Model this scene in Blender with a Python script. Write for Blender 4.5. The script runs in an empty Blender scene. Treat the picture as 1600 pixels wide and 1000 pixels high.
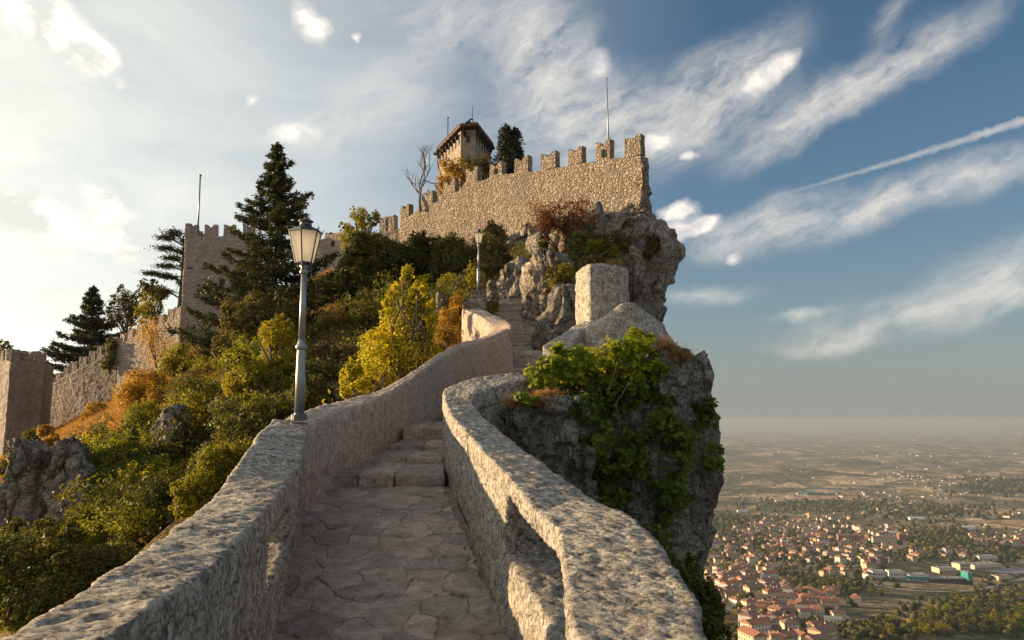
import bpy, bmesh, math, random
import numpy as np
from mathutils import Vector, Matrix

random.seed(7)
RNG = np.random.default_rng(11)
S = bpy.context.scene
COL = S.collection
R = math.radians
F, CX, CY, PITCH = 1220.0, 800.0, 500.0, R(7.33)

# ------------------------------------------------------------------ camera
cam_d = bpy.data.cameras.new('camera')
cam = bpy.data.objects.new('camera', cam_d)
COL.objects.link(cam)
cam.rotation_euler = (R(90) + PITCH, 0, 0)
cam_d.sensor_width = 36
cam_d.lens = F / 1600 * 36
cam_d.clip_start = 0.05
cam_d.clip_end = 200000
S.camera = cam

# ------------------------------------------------------------------ view
S.view_settings.view_transform = 'Standard'
S.view_settings.look = 'None'
S.view_settings.gamma = 1
S.view_settings.use_curve_mapping = False
S.view_settings.exposure = 1.28
S.render.engine = 'CYCLES'
S.cycles.max_bounces = 6
S.cycles.transparent_max_bounces = 8
S.cycles.volume_bounces = 0
S.cycles.use_denoising = True

# ------------------------------------------------------------------ sun
SUN_AZ, SUN_EL = R(-73), R(9.5)          # azimuth from +Y towards +X
sun_dir = Vector((math.sin(SUN_AZ) * math.cos(SUN_EL), math.cos(SUN_AZ) * math.cos(SUN_EL), math.sin(SUN_EL)))
sd = bpy.data.lights.new('sun', 'SUN')
sd.energy = 4.35
sd.angle = R(0.6)
sd.color = (1.0, 0.71, 0.39)
sun = bpy.data.objects.new('sun', sd)
sun.rotation_euler = sun_dir.to_track_quat('Z', 'Y').to_euler()
COL.objects.link(sun)

# ------------------------------------------------------------------ node helpers
class NT:
    def __init__(s, tree):
        s.t = tree
    def n(s, typ, props=None, **ins):
        nd = s.t.nodes.new('ShaderNode' + typ)
        for k, v in (props or {}).items():
            setattr(nd, k, v)
        for k, v in ins.items():
            key = int(k[1:]) if k[0] == 'i' and k[1:].isdigit() else k.replace('_', ' ')
            s.set(nd.inputs[key], v)
        return nd
    def set(s, inp, v):
        if isinstance(v, bpy.types.NodeSocket):
            s.t.links.new(v, inp)
        elif isinstance(v, (tuple, list)) and len(v) == 3 and inp.type == 'RGBA':
            inp.default_value = (*v, 1)
        else:
            inp.default_value = v
    def math(s, op, a, b=0.0, c=None, clamp=False):
        nd = s.t.nodes.new('ShaderNodeMath'); nd.operation = op; nd.use_clamp = clamp
        s.set(nd.inputs[0], a); s.set(nd.inputs[1], b)
        if c is not None: s.set(nd.inputs[2], c)
        return nd.outputs[0]
    def mix(s, f, a, b, bt='MIX'):
        nd = s.t.nodes.new('ShaderNodeMix'); nd.data_type = 'RGBA'; nd.blend_type = bt
        s.set(nd.inputs[0], f); s.set(nd.inputs[6], a); s.set(nd.inputs[7], b)
        return nd.outputs[2]
    def ramp(s, f, stops, interp='LINEAR'):
        nd = s.t.nodes.new('ShaderNodeValToRGB'); nd.color_ramp.interpolation = interp
        el = nd.color_ramp.elements
        while len(el) < len(stops): el.new(0.5)
        for e, (p, c) in zip(el, stops):
            e.position = p
            e.color = (c, c, c, 1) if isinstance(c, (int, float)) else (*c, 1)
        s.set(nd.inputs[0], f)
        return nd.outputs[0]
    def noise(s, vec, scale, detail=4, rough=0.55, dist=0.0):
        return s.n('TexNoise', None, Vector=vec, Scale=scale, Detail=detail, Roughness=rough, Distortion=dist).outputs[0]
    def vscale(s, vec, sc, loc=(0, 0, 0), rot=(0, 0, 0)):
        nd = s.t.nodes.new('ShaderNodeMapping'); s.set(nd.inputs[0], vec)
        nd.inputs['Location'].default_value = loc; nd.inputs['Rotation'].default_value = rot; nd.inputs['Scale'].default_value = sc
        return nd.outputs[0]

def px_azel(px, py):
    d = ray(px, py)
    return math.atan2(d[0], d[1]), math.atan2(d[2], math.hypot(d[0], d[1]))

def ray(px, py):
    c, s_ = math.cos(PITCH), math.sin(PITCH)
    u = CY - py
    return np.array([px - CX, F * c - u * s_, F * s_ + u * c])

def P(px, py, Y):
    d = ray(px, py)
    return d * (Y / d[1])

def PZ(px, py, z):
    d = ray(px, py)
    return d * (z / d[2])

def hit(px, py, A, B):
    """the ray's crossing with the upright plane through A and B"""
    t = np.array([B[0] - A[0], B[1] - A[1]]); n = np.array([-t[1], t[0]])
    d = ray(px, py)
    k = (n @ np.array([A[0], A[1]])) / (n @ d[:2])
    return d * k

# ------------------------------------------------------------------ world: Nishita sky + clouds far above
W = bpy.data.worlds.new('World'); S.world = W; W.use_nodes = True
W.node_tree.nodes.clear()
w = NT(W.node_tree)
sky = w.n('TexSky', dict(sky_type='NISHITA', sun_disc=False, sun_elevation=SUN_EL, sun_rotation=SUN_AZ, altitude=700,
                         air_density=1.0, dust_density=1.6, ozone_density=2.6)).outputs[0]
gen = w.n('TexCoord').outputs['Generated']
sep = w.n('SeparateXYZ', None, Vector=gen)
az = w.math('ARCTAN2', sep.outputs[0], sep.outputs[1])
el = w.math('ARCSINE', sep.outputs[2])
ae = w.n('CombineXYZ', None, X=az, Y=el, Z=0.0).outputs[0]
# turbulence shared by all the clouds
warp = w.n('TexNoise', None, Vector=ae, Scale=7.0, Detail=5.0, Roughness=0.6).outputs[1]
warp = w.n('VectorMath', dict(operation='SUBTRACT'), i0=warp, i1=(0.5, 0.5, 0.5)).outputs[0]
warp = w.n('VectorMath', dict(operation='MULTIPLY'), i0=warp, i1=(0.085, 0.06, 0)).outputs[0]
aw = w.n('VectorMath', dict(operation='ADD'), i0=ae, i1=warp).outputs[0]

def blob(px, py, rx, ry, ang, amp, vec=None):
    """soft elliptical patch of cloud; radii in photo pixels, angle in degrees, counter-clockwise"""
    a, e = px_azel(px, py)
    m = w.t.nodes.new('ShaderNodeMapping'); m.vector_type = 'TEXTURE'
    w.set(m.inputs[0], vec or aw)
    m.inputs['Location'].default_value = (a, e, 0)
    m.inputs['Rotation'].default_value = (0, 0, R(ang))
    m.inputs['Scale'].default_value = (rx / F, ry / F, 1)
    g = w.t.nodes.new('ShaderNodeTexGradient'); g.gradient_type = 'QUADRATIC_SPHERE'
    w.set(g.inputs[0], m.outputs[0])
    return w.math('MULTIPLY', g.outputs[1], amp)

def total(vals):
    s_ = vals[0]
    for v in vals[1:]: s_ = w.math('ADD', s_, v)
    return s_

# streaky high cloud
cirr = total([
    blob(850, 100, 190, 130, -55, 2.7), blob(990, 190, 350, 110, 4, 2.8), blob(1120, 140, 210, 75, 30, 2.4),
    blob(1320, 145, 230, 48, 24, 2.8), blob(1440, 95, 190, 36, 26, 1.6), blob(1230, 215, 150, 40, 20, 1.6),
    blob(1190, 355, 170, 52, 12, 3.0), blob(1385, 318, 250, 38, 17, 2.2), blob(1550, 268, 190, 40, 16, 1.7),
    blob(1400, 500, 230, 44, 8, 1.7), blob(1570, 430, 150, 62, 22, 1.9), blob(1100, 462, 110, 24, 3, 1.3),
    blob(1250, 492, 70, 10, 4, 1.6), blob(1300, 535, 130, 20, 4, 1.1), blob(700, 20, 190, 80, 0, 1.0), blob(1590, 470, 80, 26, 20, 1.6),
    blob(560, 190, 330, 90, 20, 0.9), blob(640, 90, 220, 60, 30, 0.6), blob(1400, 20, 90, 30, 40, 0.8),
])
# small bright heaps
cum = total([
    blob(85, 40, 130, 58, -32, 3.0), blob(150, 88, 45, 28, -60, 2.6), blob(492, 28, 75, 34, -35, 2.2), blob(562, 58, 20, 12, -30, 1.7),
    blob(460, 208, 80, 42, 15, 1.7), blob(390, 150, 24, 17, 40, 1.4), blob(190, 130, 18, 14, 0, 1.2),
    blob(40, 335, 130, 50, -8, 2.0), blob(170, 318, 95, 40, -30, 2.0), blob(190, 375, 110, 40, -10, 1.7),
    blob(1055, 325, 62, 24, 10, 3.2), blob(1100, 345, 62, 24, 15, 3.2), blob(1040, 362, 66, 28, 5, 3.0), blob(1195, 118, 78, 36, 30, 2.4),
    blob(1035, 210, 50, 22, 15, 2.4), blob(1080, 235, 24, 14, 0, 2.0), blob(1150, 402, 30, 16, 20, 1.2),
    blob(930, 100, 60, 40, 30, 1.2), blob(700, 245, 90, 26, 20, 0.8),
])
fibre_v = w.vscale(aw, (1, 1, 1), rot=(0, 0, R(-26)))
fibre = w.math('MULTIPLY_ADD', w.noise(w.vscale(fibre_v, (3.4, 11, 1)), 3.0, 11, 0.72, 0.15), 0.62, w.math('MULTIPLY', w.noise(w.vscale(aw, (1, 1.6, 1)), 17, 8, 0.62), 0.38))
puff = w.noise(w.vscale(ae, (1, 1.35, 1)), 15, 10, 0.6, 0.3)
cir_m = w.math('MULTIPLY', w.ramp(w.math('MULTIPLY', cirr, 0.62), [(0.0, 0.0), (0.25, 0.42), (1.0, 1.0)]), w.ramp(fibre, [(0.33, 0.0), (0.50, 0.55), (0.68, 1.0)]), clamp=True)
cir_m = w.math('POWER', cir_m, 1.05)
cum_m = w.ramp(w.math('MULTIPLY', cum, w.math('ADD', w.math('MULTIPLY', puff, 1.6), -0.25)), [(0.12, 0.0), (0.62, 1.0)])
# vapour trail, crossing to the right
ta, te = px_azel(1600, 187); tb, tf = px_azel(1190, 312)
tang = math.atan2(te - tf, ta - tb); tl = math.hypot(te - tf, ta - tb)
tv = w.t.nodes.new('ShaderNodeMapping'); tv.vector_type = 'TEXTURE'
tw = w.n('VectorMath', dict(operation='MULTIPLY_ADD'), i0=warp, i1=(0.07, 0.07, 0), i2=ae).outputs[0]
w.set(tv.inputs[0], tw)
tv.inputs['Location'].default_value = (tb, tf, 0); tv.inputs['Rotation'].default_value = (0, 0, tang)
ts = w.n('SeparateXYZ', None, Vector=tv.outputs[0])
tooth = w.noise(w.vscale(tv.outputs[0], (95, 14, 1)), 1.0, 3, 0.6)
half = w.math('MULTIPLY_ADD', ts.outputs[0], 0.013, 0.0018)
tlow = w.math('MULTIPLY', half, w.math('MULTIPLY_ADD', tooth, 2.2, -0.1))
up = w.math('SUBTRACT', 1.0, w.math('DIVIDE', w.math('ABSOLUTE', ts.outputs[1]), w.math('MAXIMUM', tlow, 0.001)), clamp=True)
trail = w.math('MULTIPLY', w.math('POWER', up, 0.6), w.ramp(ts.outputs[0], [(0.0, 0.0), (0.12, 0.45), (0.3, 0.75)]))
trail = w.math('MULTIPLY', trail, w.math('MULTIPLY_ADD', w.noise(ae, 60, 4), 0.9, 0.25), clamp=True)
# thin veil, thicker towards the sun and lower in the sky
sdv = w.n('VectorMath', dict(operation='DOT_PRODUCT'), i0=gen, i1=tuple(sun_dir)).outputs['Value']
veil_n = w.noise(w.vscale(aw, (1.0, 2.6, 1), rot=(0, 0, R(-18))), 2.6, 7, 0.55, 0.4)
veil = w.math('MULTIPLY', w.ramp(sdv, [(0.10, 0.0), (0.32, 0.20), (0.50, 0.66), (0.68, 0.94), (1.0, 1.0)]), w.ramp(veil_n, [(0.25, 0.5), (0.62, 1.0)]))
back = w.math('MULTIPLY', w.ramp(w.math('MULTIPLY', sep.outputs[1], -1.0), [(0.0, 0.0), (0.35, 1.0)]), w.ramp(w.noise(w.vscale(gen, (1.2, 1.2, 3.0)), 2.6, 8, 0.6, 0.3), [(0.40, 0.0), (0.58, 1.0)]))  # cloud cover added behind the camera, out of view, for neutral ambient light
ci = w.math('MAXIMUM', w.math('MULTIPLY', cir_m, 0.95), w.math('MULTIPLY', back, 0.75))
cm = w.math('MULTIPLY', cum_m, 0.92)
# the light each layer sends down: stronger round the sun
gl = w.ramp(sdv, [(0.15, 0.0), (0.58, 0.30), (0.85, 0.75), (1.0, 1.0)])
CB = 0.92
veil_c = w.mix(gl, (3.5*CB, 3.75*CB, 3.8*CB), w.mix(w.ramp(el, [(0.05, 0.0), (0.62, 1.0)]), (9.0*CB, 8.6*CB, 7.3*CB), (5.6*CB, 5.5*CB, 4.75*CB)))
shade_n = w.noise(w.vscale(ae, (1, 1.3, 1), loc=(0.013, 0.016, 0)), 15, 8, 0.6, 0.3)
cir_c = w.mix(gl, (4.9*CB, 4.6*CB, 4.15*CB), (7.6*CB, 7.3*CB, 6.5*CB))
cum_hi = w.mix(gl, (6.6*CB, 6.0*CB, 5.3*CB), (8.6*CB, 8.15*CB, 7.0*CB))
cum_lo = w.mix(gl, (4.0*CB, 3.95*CB, 3.95*CB), (5.2*CB, 5.2*CB, 4.7*CB))
cum_c = w.mix(w.ramp(shade_n, [(0.43, 0.0), (0.57, 1.0)]), cum_hi, cum_lo)
mist = w.ramp(el, [(0.0, 0.92), (0.05, 0.72), (0.13, 0.36), (0.26, 0.08), (0.4, 0.0)])
sky = w.mix(1.0, sky, (0.66, 0.70, 0.67), 'MULTIPLY')
c = w.mix(mist, sky, w.mix(gl, (1.68, 1.72, 1.68), (8.7, 8.3, 7.0)))
c = w.mix(veil, c, veil_c)
c = w.mix(ci, c, cir_c)
c = w.mix(trail, c, cir_c)
c = w.mix(cm, c, cum_c)
bg = w.n('Background', None, Color=c, Strength=0.082)
out = w.n('OutputWorld'); W.node_tree.links.new(bg.outputs[0], out.inputs[0])
W.cycles.sampling_method = 'MANUAL'
W.cycles.sample_map_resolution = 512

# ------------------------------------------------------------------ object helpers
def mesh_np(name, V, faces_flat, counts=None, k=4):
    """mesh from numpy: V (n,3); faces_flat (m,k) or flat list with counts"""
    me = bpy.data.meshes.new(name)
    V = np.asarray(V, dtype=np.float32)
    me.vertices.add(len(V)); me.vertices.foreach_set('co', V.ravel())
    if counts is None:
        Fa = np.asarray(faces_flat, dtype=np.int32); m, k = Fa.shape
        starts = np.arange(m, dtype=np.int32) * k; tot = np.full(m, k, dtype=np.int32); flat = Fa.ravel()
    else:
        flat = np.asarray(faces_flat, dtype=np.int32); tot = np.asarray(counts, dtype=np.int32)
        starts = np.concatenate([[0], np.cumsum(tot)[:-1]]).astype(np.int32)
    me.loops.add(len(flat)); me.loops.foreach_set('vertex_index', flat)
    me.polygons.add(len(tot)); me.polygons.foreach_set('loop_start', starts); me.polygons.foreach_set('loop_total', tot)
    me.update(calc_edges=True); me.validate()
    return me

def link(name, me, mat=None, parent=None, smooth=False, **props):
    o = bpy.data.objects.new(name, me)
    COL.objects.link(o)
    if mat is not None and not me.materials: me.materials.append(mat)
    if smooth and len(me.polygons): me.polygons.foreach_set('use_smooth', np.ones(len(me.polygons), dtype=bool))
    if parent is not None:
        o.parent = parent
        o.matrix_parent_inverse = parent_inv(parent)
    for k, v in props.items(): o[k] = v
    return o

def parent_inv(p):
    return world_of(p).inverted()

def world_of(o):
    m = Matrix.LocRotScale(o.location, o.rotation_euler, o.scale)
    return m if o.parent is None else world_of(o.parent) @ o.matrix_parent_inverse @ m

def thing(name, label, cat, loc=(0, 0, 0), group=None):
    o = bpy.data.objects.new(name, None); COL.objects.link(o)
    o.location = loc; o.empty_display_size = 0.3
    o['label'] = label; o['category'] = cat
    if group: o['group'] = group
    return o

def copy_tree(src, loc, rotz=0, scale=1.0, label=None):
    r = src.copy(); COL.objects.link(r)
    r.location = loc; r.rotation_euler = (0, 0, rotz)
    r.scale = (scale,) * 3 if isinstance(scale, (int, float)) else scale
    if label: r['label'] = label
    for ch in src.children:
        c_ = ch.copy(); COL.objects.link(c_); c_.parent = r
        for g in ch.children:
            d_ = g.copy(); COL.objects.link(d_); d_.parent = c_
    return r

class MB:
    """collects simple solids into one mesh"""
    def __init__(s): s.v = []; s.f = []
    def add(s, V, Fc):
        b = len(s.v); s.v += [tuple(map(float, p)) for p in V]; s.f += [tuple(i + b for i in f) for f in Fc]
    def box(s, x0, x1, y0, y1, z0, z1, M=None):
        V = [Vector(p) for p in ((x0,y0,z0),(x1,y0,z0),(x1,y1,z0),(x0,y1,z0),(x0,y0,z1),(x1,y0,z1),(x1,y1,z1),(x0,y1,z1))]
        if M is not None: V = [M @ p for p in V]
        s.add(V, [(0,3,2,1),(4,5,6,7),(0,1,5,4),(1,2,6,5),(2,3,7,6),(3,0,4,7)])
    def prism(s, base, top):
        n = len(base)
        s.add(list(base) + list(top), [tuple(range(n))[::-1], tuple(range(n, 2*n))] + [(i, (i+1) % n, n + (i+1) % n, n + i) for i in range(n)])
    def lathe(s, prof, n=16, at=(0, 0, 0), rot=0.0, caps=True):
        V = []
        for r_, z in prof:
            for i in range(n):
                a = rot + 2*math.pi*i/n
                V.append((at[0] + r_*math.cos(a), at[1] + r_*math.sin(a), at[2] + z))
        Fc = []
        for j in range(len(prof)-1):
            for i in range(n):
                i2 = (i+1) % n
                Fc.append((j*n+i, j*n+i2, (j+1)*n+i2, (j+1)*n+i))
        if caps:
            Fc.append(tuple(range(n))[::-1]); Fc.append(tuple((len(prof)-1)*n + i for i in range(n)))
        s.add(V, Fc)
    def tube(s, pts, rad, n=6):
        pts = [np.array(p, float) for p in pts]
        rad = rad if hasattr(rad, '__len__') else [rad]*len(pts)
        V = []; Fc = []
        for j, p in enumerate(pts):
            d = pts[min(j+1, len(pts)-1)] - pts[max(j-1, 0)]
            d = d/(np.linalg.norm(d)+1e-9)
            a = np.cross(d, [0.31, 0.22, 0.92]); 
            if np.linalg.norm(a) < 0.15: a = np.cross(d, [1, 0, 0])
            a /= np.linalg.norm(a); b = np.cross(d, a)
            for i in range(n):
                t = 2*math.pi*i/n
                V.append(p + rad[j]*(math.cos(t)*a + math.sin(t)*b))
            if j:
                for i in range(n):
                    i2 = (i+1) % n
                    Fc.append(((j-1)*n+i, (j-1)*n+i2, j*n+i2, j*n+i))
        Fc.append(tuple(range(n))[::-1]); Fc.append(tuple((len(pts)-1)*n+i for i in range(n)))
        s.add(V, Fc)
    def mesh(s, name):
        me = bpy.data.meshes.new(name); me.from_pydata(s.v, [], s.f); me.update(); return me
    def obj(s, name, mat, parent=None, smooth=False, **props):
        return link(name, s.mesh(name), mat, parent, smooth, **props)

# ------------------------------------------------------------------ numpy noise
_perm = np.random.default_rng(3).permutation(256).astype(np.int64)
_perm = np.concatenate([_perm, _perm, _perm])
_gr = np.random.default_rng(4).normal(size=(256, 3)); _gr /= np.linalg.norm(_gr, axis=1)[:, None]
_rv = np.random.default_rng(5).random((256, 4))

def _h(ix, iy, iz):
    return _perm[_perm[_perm[ix & 255] + (iy & 255)] + (iz & 255)]

def pnoise(p):
    p = np.asarray(p, float); i = np.floor(p).astype(np.int64); f = p - i
    u = f*f*f*(f*(f*6-15)+10); r_ = 0
    for dx in (0, 1):
        for dy in (0, 1):
            for dz in (0, 1):
                g = _gr[_h(i[:, 0]+dx, i[:, 1]+dy, i[:, 2]+dz)]
                d = g[:, 0]*(f[:, 0]-dx) + g[:, 1]*(f[:, 1]-dy) + g[:, 2]*(f[:, 2]-dz)
                wt = (u[:, 0] if dx else 1-u[:, 0])*(u[:, 1] if dy else 1-u[:, 1])*(u[:, 2] if dz else 1-u[:, 2])
                r_ = r_ + wt*d
    return r_*1.5

def fbm(p, oct=4, gain=0.5, lac=2.03):
    p = np.asarray(p, float); a, s_, t = 1.0, 0, 0
    for k in range(oct):
        s_ = s_ + a*pnoise(p + 17.3*k); t += a; a *= gain; p = p*lac
    return s_/t

def ridge(p, oct=4, gain=0.5):
    p = np.asarray(p, float); a, s_, t = 1.0, 0, 0
    for k in range(oct):
        s_ = s_ + a*(1-np.abs(pnoise(p + 9.1*k))*2); t += a; a *= gain; p = p*2.1
    return s_/t

def cells(p):
    """worley: nearest distance, second distance, value of the nearest cell"""
    p = np.asarray(p, float); i = np.floor(p).astype(np.int64)
    d1 = np.full(len(p), 9.0); d2 = np.full(len(p), 9.0); v = np.zeros(len(p))
    for dx in (-1, 0, 1):
        for dy in (-1, 0, 1):
            for dz in (-1, 0, 1):
                c_ = i + np.array([dx, dy, dz]); h = _h(c_[:, 0], c_[:, 1], c_[:, 2])
                q = c_ + _rv[h, :3]; d = np.linalg.norm(p-q, axis=1)
                m = d < d1
                d2 = np.where(m, d1, np.minimum(d2, d)); d1 = np.where(m, d, d1); v = np.where(m, _rv[h, 3], v)
    return d1, d2, v

def facets(p):
    """height of randomly tilted flat facets, one per worley cell"""
    p = np.asarray(p, float); i = np.floor(p).astype(np.int64)
    d1 = np.full(len(p), 9.0); d2 = np.full(len(p), 9.0); h_ = np.zeros(len(p))
    for dx in (-1, 0, 1):
        for dy in (-1, 0, 1):
            for dz in (-1, 0, 1):
                c_ = i + np.array([dx, dy, dz]); h = _h(c_[:, 0], c_[:, 1], c_[:, 2])
                q = c_ + _rv[h, :3]; r_ = p-q; d = np.linalg.norm(r_, axis=1)
                hv = (r_*_gr[(h*7+13) & 255]).sum(1)*0.9 + (_rv[h, 3]-0.5)*0.55
                m = d < d1
                d2 = np.where(m, d1, np.minimum(d2, d)); d1 = np.where(m, d, d1); h_ = np.where(m, hv, h_)
    return h_, np.clip((d2-d1)/0.12, 0, 1)

def weld_displace(name, V, Fc, disp, smooth_it=2, weld=0.002):
    """weld a quad soup, soften its corners, push it along its normals by disp(points)"""
    me = mesh_np(name, V, Fc)
    bm = bmesh.new(); bm.from_mesh(me)
    bmesh.ops.remove_doubles(bm, verts=bm.verts, dist=weld)
    bmesh.ops.recalc_face_normals(bm, faces=bm.faces)
    bm.to_mesh(me); bm.free(); me.update()
    n = len(me.vertices); co = np.empty(n*3, np.float32); me.vertices.foreach_get('co', co); co = co.reshape(-1, 3).astype(float)
    E = np.empty(len(me.edges)*2, np.int32); me.edges.foreach_get('vertices', E); E = E.reshape(-1, 2)
    deg = np.bincount(E.ravel(), minlength=n)[:, None].astype(float)
    for _ in range(smooth_it):
        acc = np.zeros_like(co)
        for ax in range(3):
            acc[:, ax] = np.bincount(E[:, 0], co[E[:, 1], ax], n) + np.bincount(E[:, 1], co[E[:, 0], ax], n)
        co = 0.45*co + 0.55*acc/np.maximum(deg, 1)
    me.vertices.foreach_set('co', co.astype(np.float32).ravel()); me.update()
    nr = np.empty(n*3, np.float32); me.vertices.foreach_get('normal', nr); nr = nr.reshape(-1, 3)
    co = co + nr*disp(co)[:, None]
    me.vertices.foreach_set('co', co.astype(np.float32).ravel()); me.update()
    return me

def spline(K, step):
    """Catmull-Rom through the rows of K (n, m, 3), samples about step apart along the mean line"""
    K = np.asarray(K, float); n = len(K)
    E = np.concatenate([[2*K[0]-K[1]], K, [2*K[-1]-K[-2]]])
    out_ = []
    for i in range(n-1):
        p0, p1, p2, p3 = E[i:i+4]
        L = np.linalg.norm(p2.mean(0)-p1.mean(0)); m = max(2, int(round(L/step)))
        for t in np.arange(m)/m:
            out_.append(0.5*((2*p1)+(-p0+p2)*t+(2*p0-5*p1+4*p2-p3)*t*t+(-p0+3*p1-3*p2+p3)*t**3))
    out_.append(K[-1])
    return np.array(out_)

def sweep(name, K, step, disp, smooth_it=2, sub=None):
    """solid swept through the four-cornered sections K (n,4,3); sub = divisions of each side"""
    Q = spline(K, step); n = len(Q)
    if sub is None:
        m = np.linalg.norm(Q - np.roll(Q, -1, axis=1), axis=2).mean(0)
        sub = [max(2, int(round(x/step))) for x in m]
        sub[2] = sub[0]; sub[3] = sub[1]
    ring = []
    for k in range(4):
        a, b = Q[:, k], Q[:, (k+1) % 4]
        for t in np.arange(sub[k])/sub[k]:
            ring.append(a*(1-t)+b*t)
    ring = np.array(ring).transpose(1, 0, 2); M = ring.shape[1]
    V = ring.reshape(-1, 3)
    i, j = np.meshgrid(np.arange(n-1), np.arange(M), indexing='ij'); j2 = (j+1) % M
    Fc = np.stack([i*M+j, i*M+j2, (i+1)*M+j2, (i+1)*M+j], -1).reshape(-1, 4)
    parts_v, parts_f, off = [V], [Fc], len(V)
    for e in (0, n-1):
        a, b, c_, d_ = Q[e]
        us = np.arange(sub[0]+1)/sub[0]; vs = np.arange(sub[1]+1)/sub[1]
        U, Vv = np.meshgrid(us, vs, indexing='ij'); U = U[..., None]; Vv = Vv[..., None]
        G = (a*(1-U)+b*U)*(1-Vv)+(d_*(1-U)+c_*U)*Vv
        A, B = G.shape[:2]; G = G.reshape(-1, 3)
        ii, jj = np.meshgrid(np.arange(A-1), np.arange(B-1), indexing='ij')
        f = np.stack([ii*B+jj, (ii+1)*B+jj, (ii+1)*B+jj+1, ii*B+jj+1], -1).reshape(-1, 4)
        parts_v.append(G); parts_f.append(f+off); off += len(G)
    return weld_displace(name, np.concatenate(parts_v), np.concatenate(parts_f), disp, smooth_it)

def loft(name, slices, nth, step, disp, smooth_it=1):
    """rock mass from level slices (z, cx, cy, rx, ry, squareness)"""
    K = np.array(slices, float)[:, None, :]; K = K[np.argsort(K[:, 0, 0])]
    zs = K[:, 0, 0]; nz = max(4, int((zs[-1]-zs[0])/step))
    zz = np.linspace(zs[0], zs[-1], nz)
    pr = [np.interp(zz, zs, K[:, 0, c_]) for c_ in range(1, 6)]
    th = np.linspace(0, 2*math.pi, nth, endpoint=False)
    c_, s_ = np.cos(th)[None], np.sin(th)[None]
    ex = (2/pr[4])[:, None]
    X = pr[0][:, None] + pr[2][:, None]*np.sign(c_)*np.abs(c_)**ex
    Y = pr[1][:, None] + pr[3][:, None]*np.sign(s_)*np.abs(s_)**ex
    V = np.stack([X, Y, np.repeat(zz[:, None], nth, 1)], -1).reshape(-1, 3)
    i, j = np.meshgrid(np.arange(nz-1), np.arange(nth), indexing='ij'); j2 = (j+1) % nth
    Fc = np.stack([i*nth+j, i*nth+j2, (i+1)*nth+j2, (i+1)*nth+j], -1).reshape(-1, 4)
    # domed lid in rings
    Vs, Fs, off = [V], [Fc], len(V)
    for row, zc, sg in ((nz-1, zz[-1], 1), (0, zz[0], -1)):
        base = V[row*nth:(row+1)*nth]; cen = base.mean(0)
        rr = max(3, int(np.linalg.norm(base-cen, axis=1).mean()/step))
        ks = np.linspace(1, 0.02, rr+1)
        G = np.array([cen + (base-cen)*k + np.array([0, 0, sg*(1-k*k)*0.12*np.linalg.norm(base-cen, axis=1).mean()]) for k in ks])
        i2, j_ = np.meshgrid(np.arange(rr), np.arange(nth), indexing='ij'); jj = (j_+1) % nth
        f = np.stack([i2*nth+j_, i2*nth+jj, (i2+1)*nth+jj, (i2+1)*nth+j_], -1).reshape(-1, 4)
        Vs.append(G.reshape(-1, 3)); Fs.append(f+off); off += G.size//3
    return weld_displace(name, np.concatenate(Vs), np.concatenate(Fs), disp, smooth_it, weld=0.0005)

def join_np(name, metas, mat):
    """join several meshes into one"""
    bm = bmesh.new()
    for m in metas: bm.from_mesh(m)
    me = bpy.data.meshes.new(name); bm.to_mesh(me); bm.free()
    me.materials.append(mat)
    return me
# ------------------------------------------------------------------ materials
def new_mat(name):
    m = bpy.data.materials.new(name); m.use_nodes = True; m.node_tree.nodes.clear()
    return m, NT(m.node_tree)

def finish(m, t, color, rough=0.9, bump=None, spec=0.25, **kw):
    b = t.n('BsdfPrincipled', None, Base_Color=color, Roughness=rough)
    b.inputs['Specular IOR Level'].default_value = spec
    for k, v in kw.items(): t.set(b.inputs[k.replace('_', ' ')], v)
    if bump is not None: t.t.links.new(bump, b.inputs['Normal'])
    o = t.n('OutputMaterial'); t.t.links.new(b.outputs[0], o.inputs[0])
    return m

def bumpn(t, h, strength, dist):
    return t.n('Bump', None, Height=h, Strength=strength, Distance=dist).outputs[0]

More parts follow.
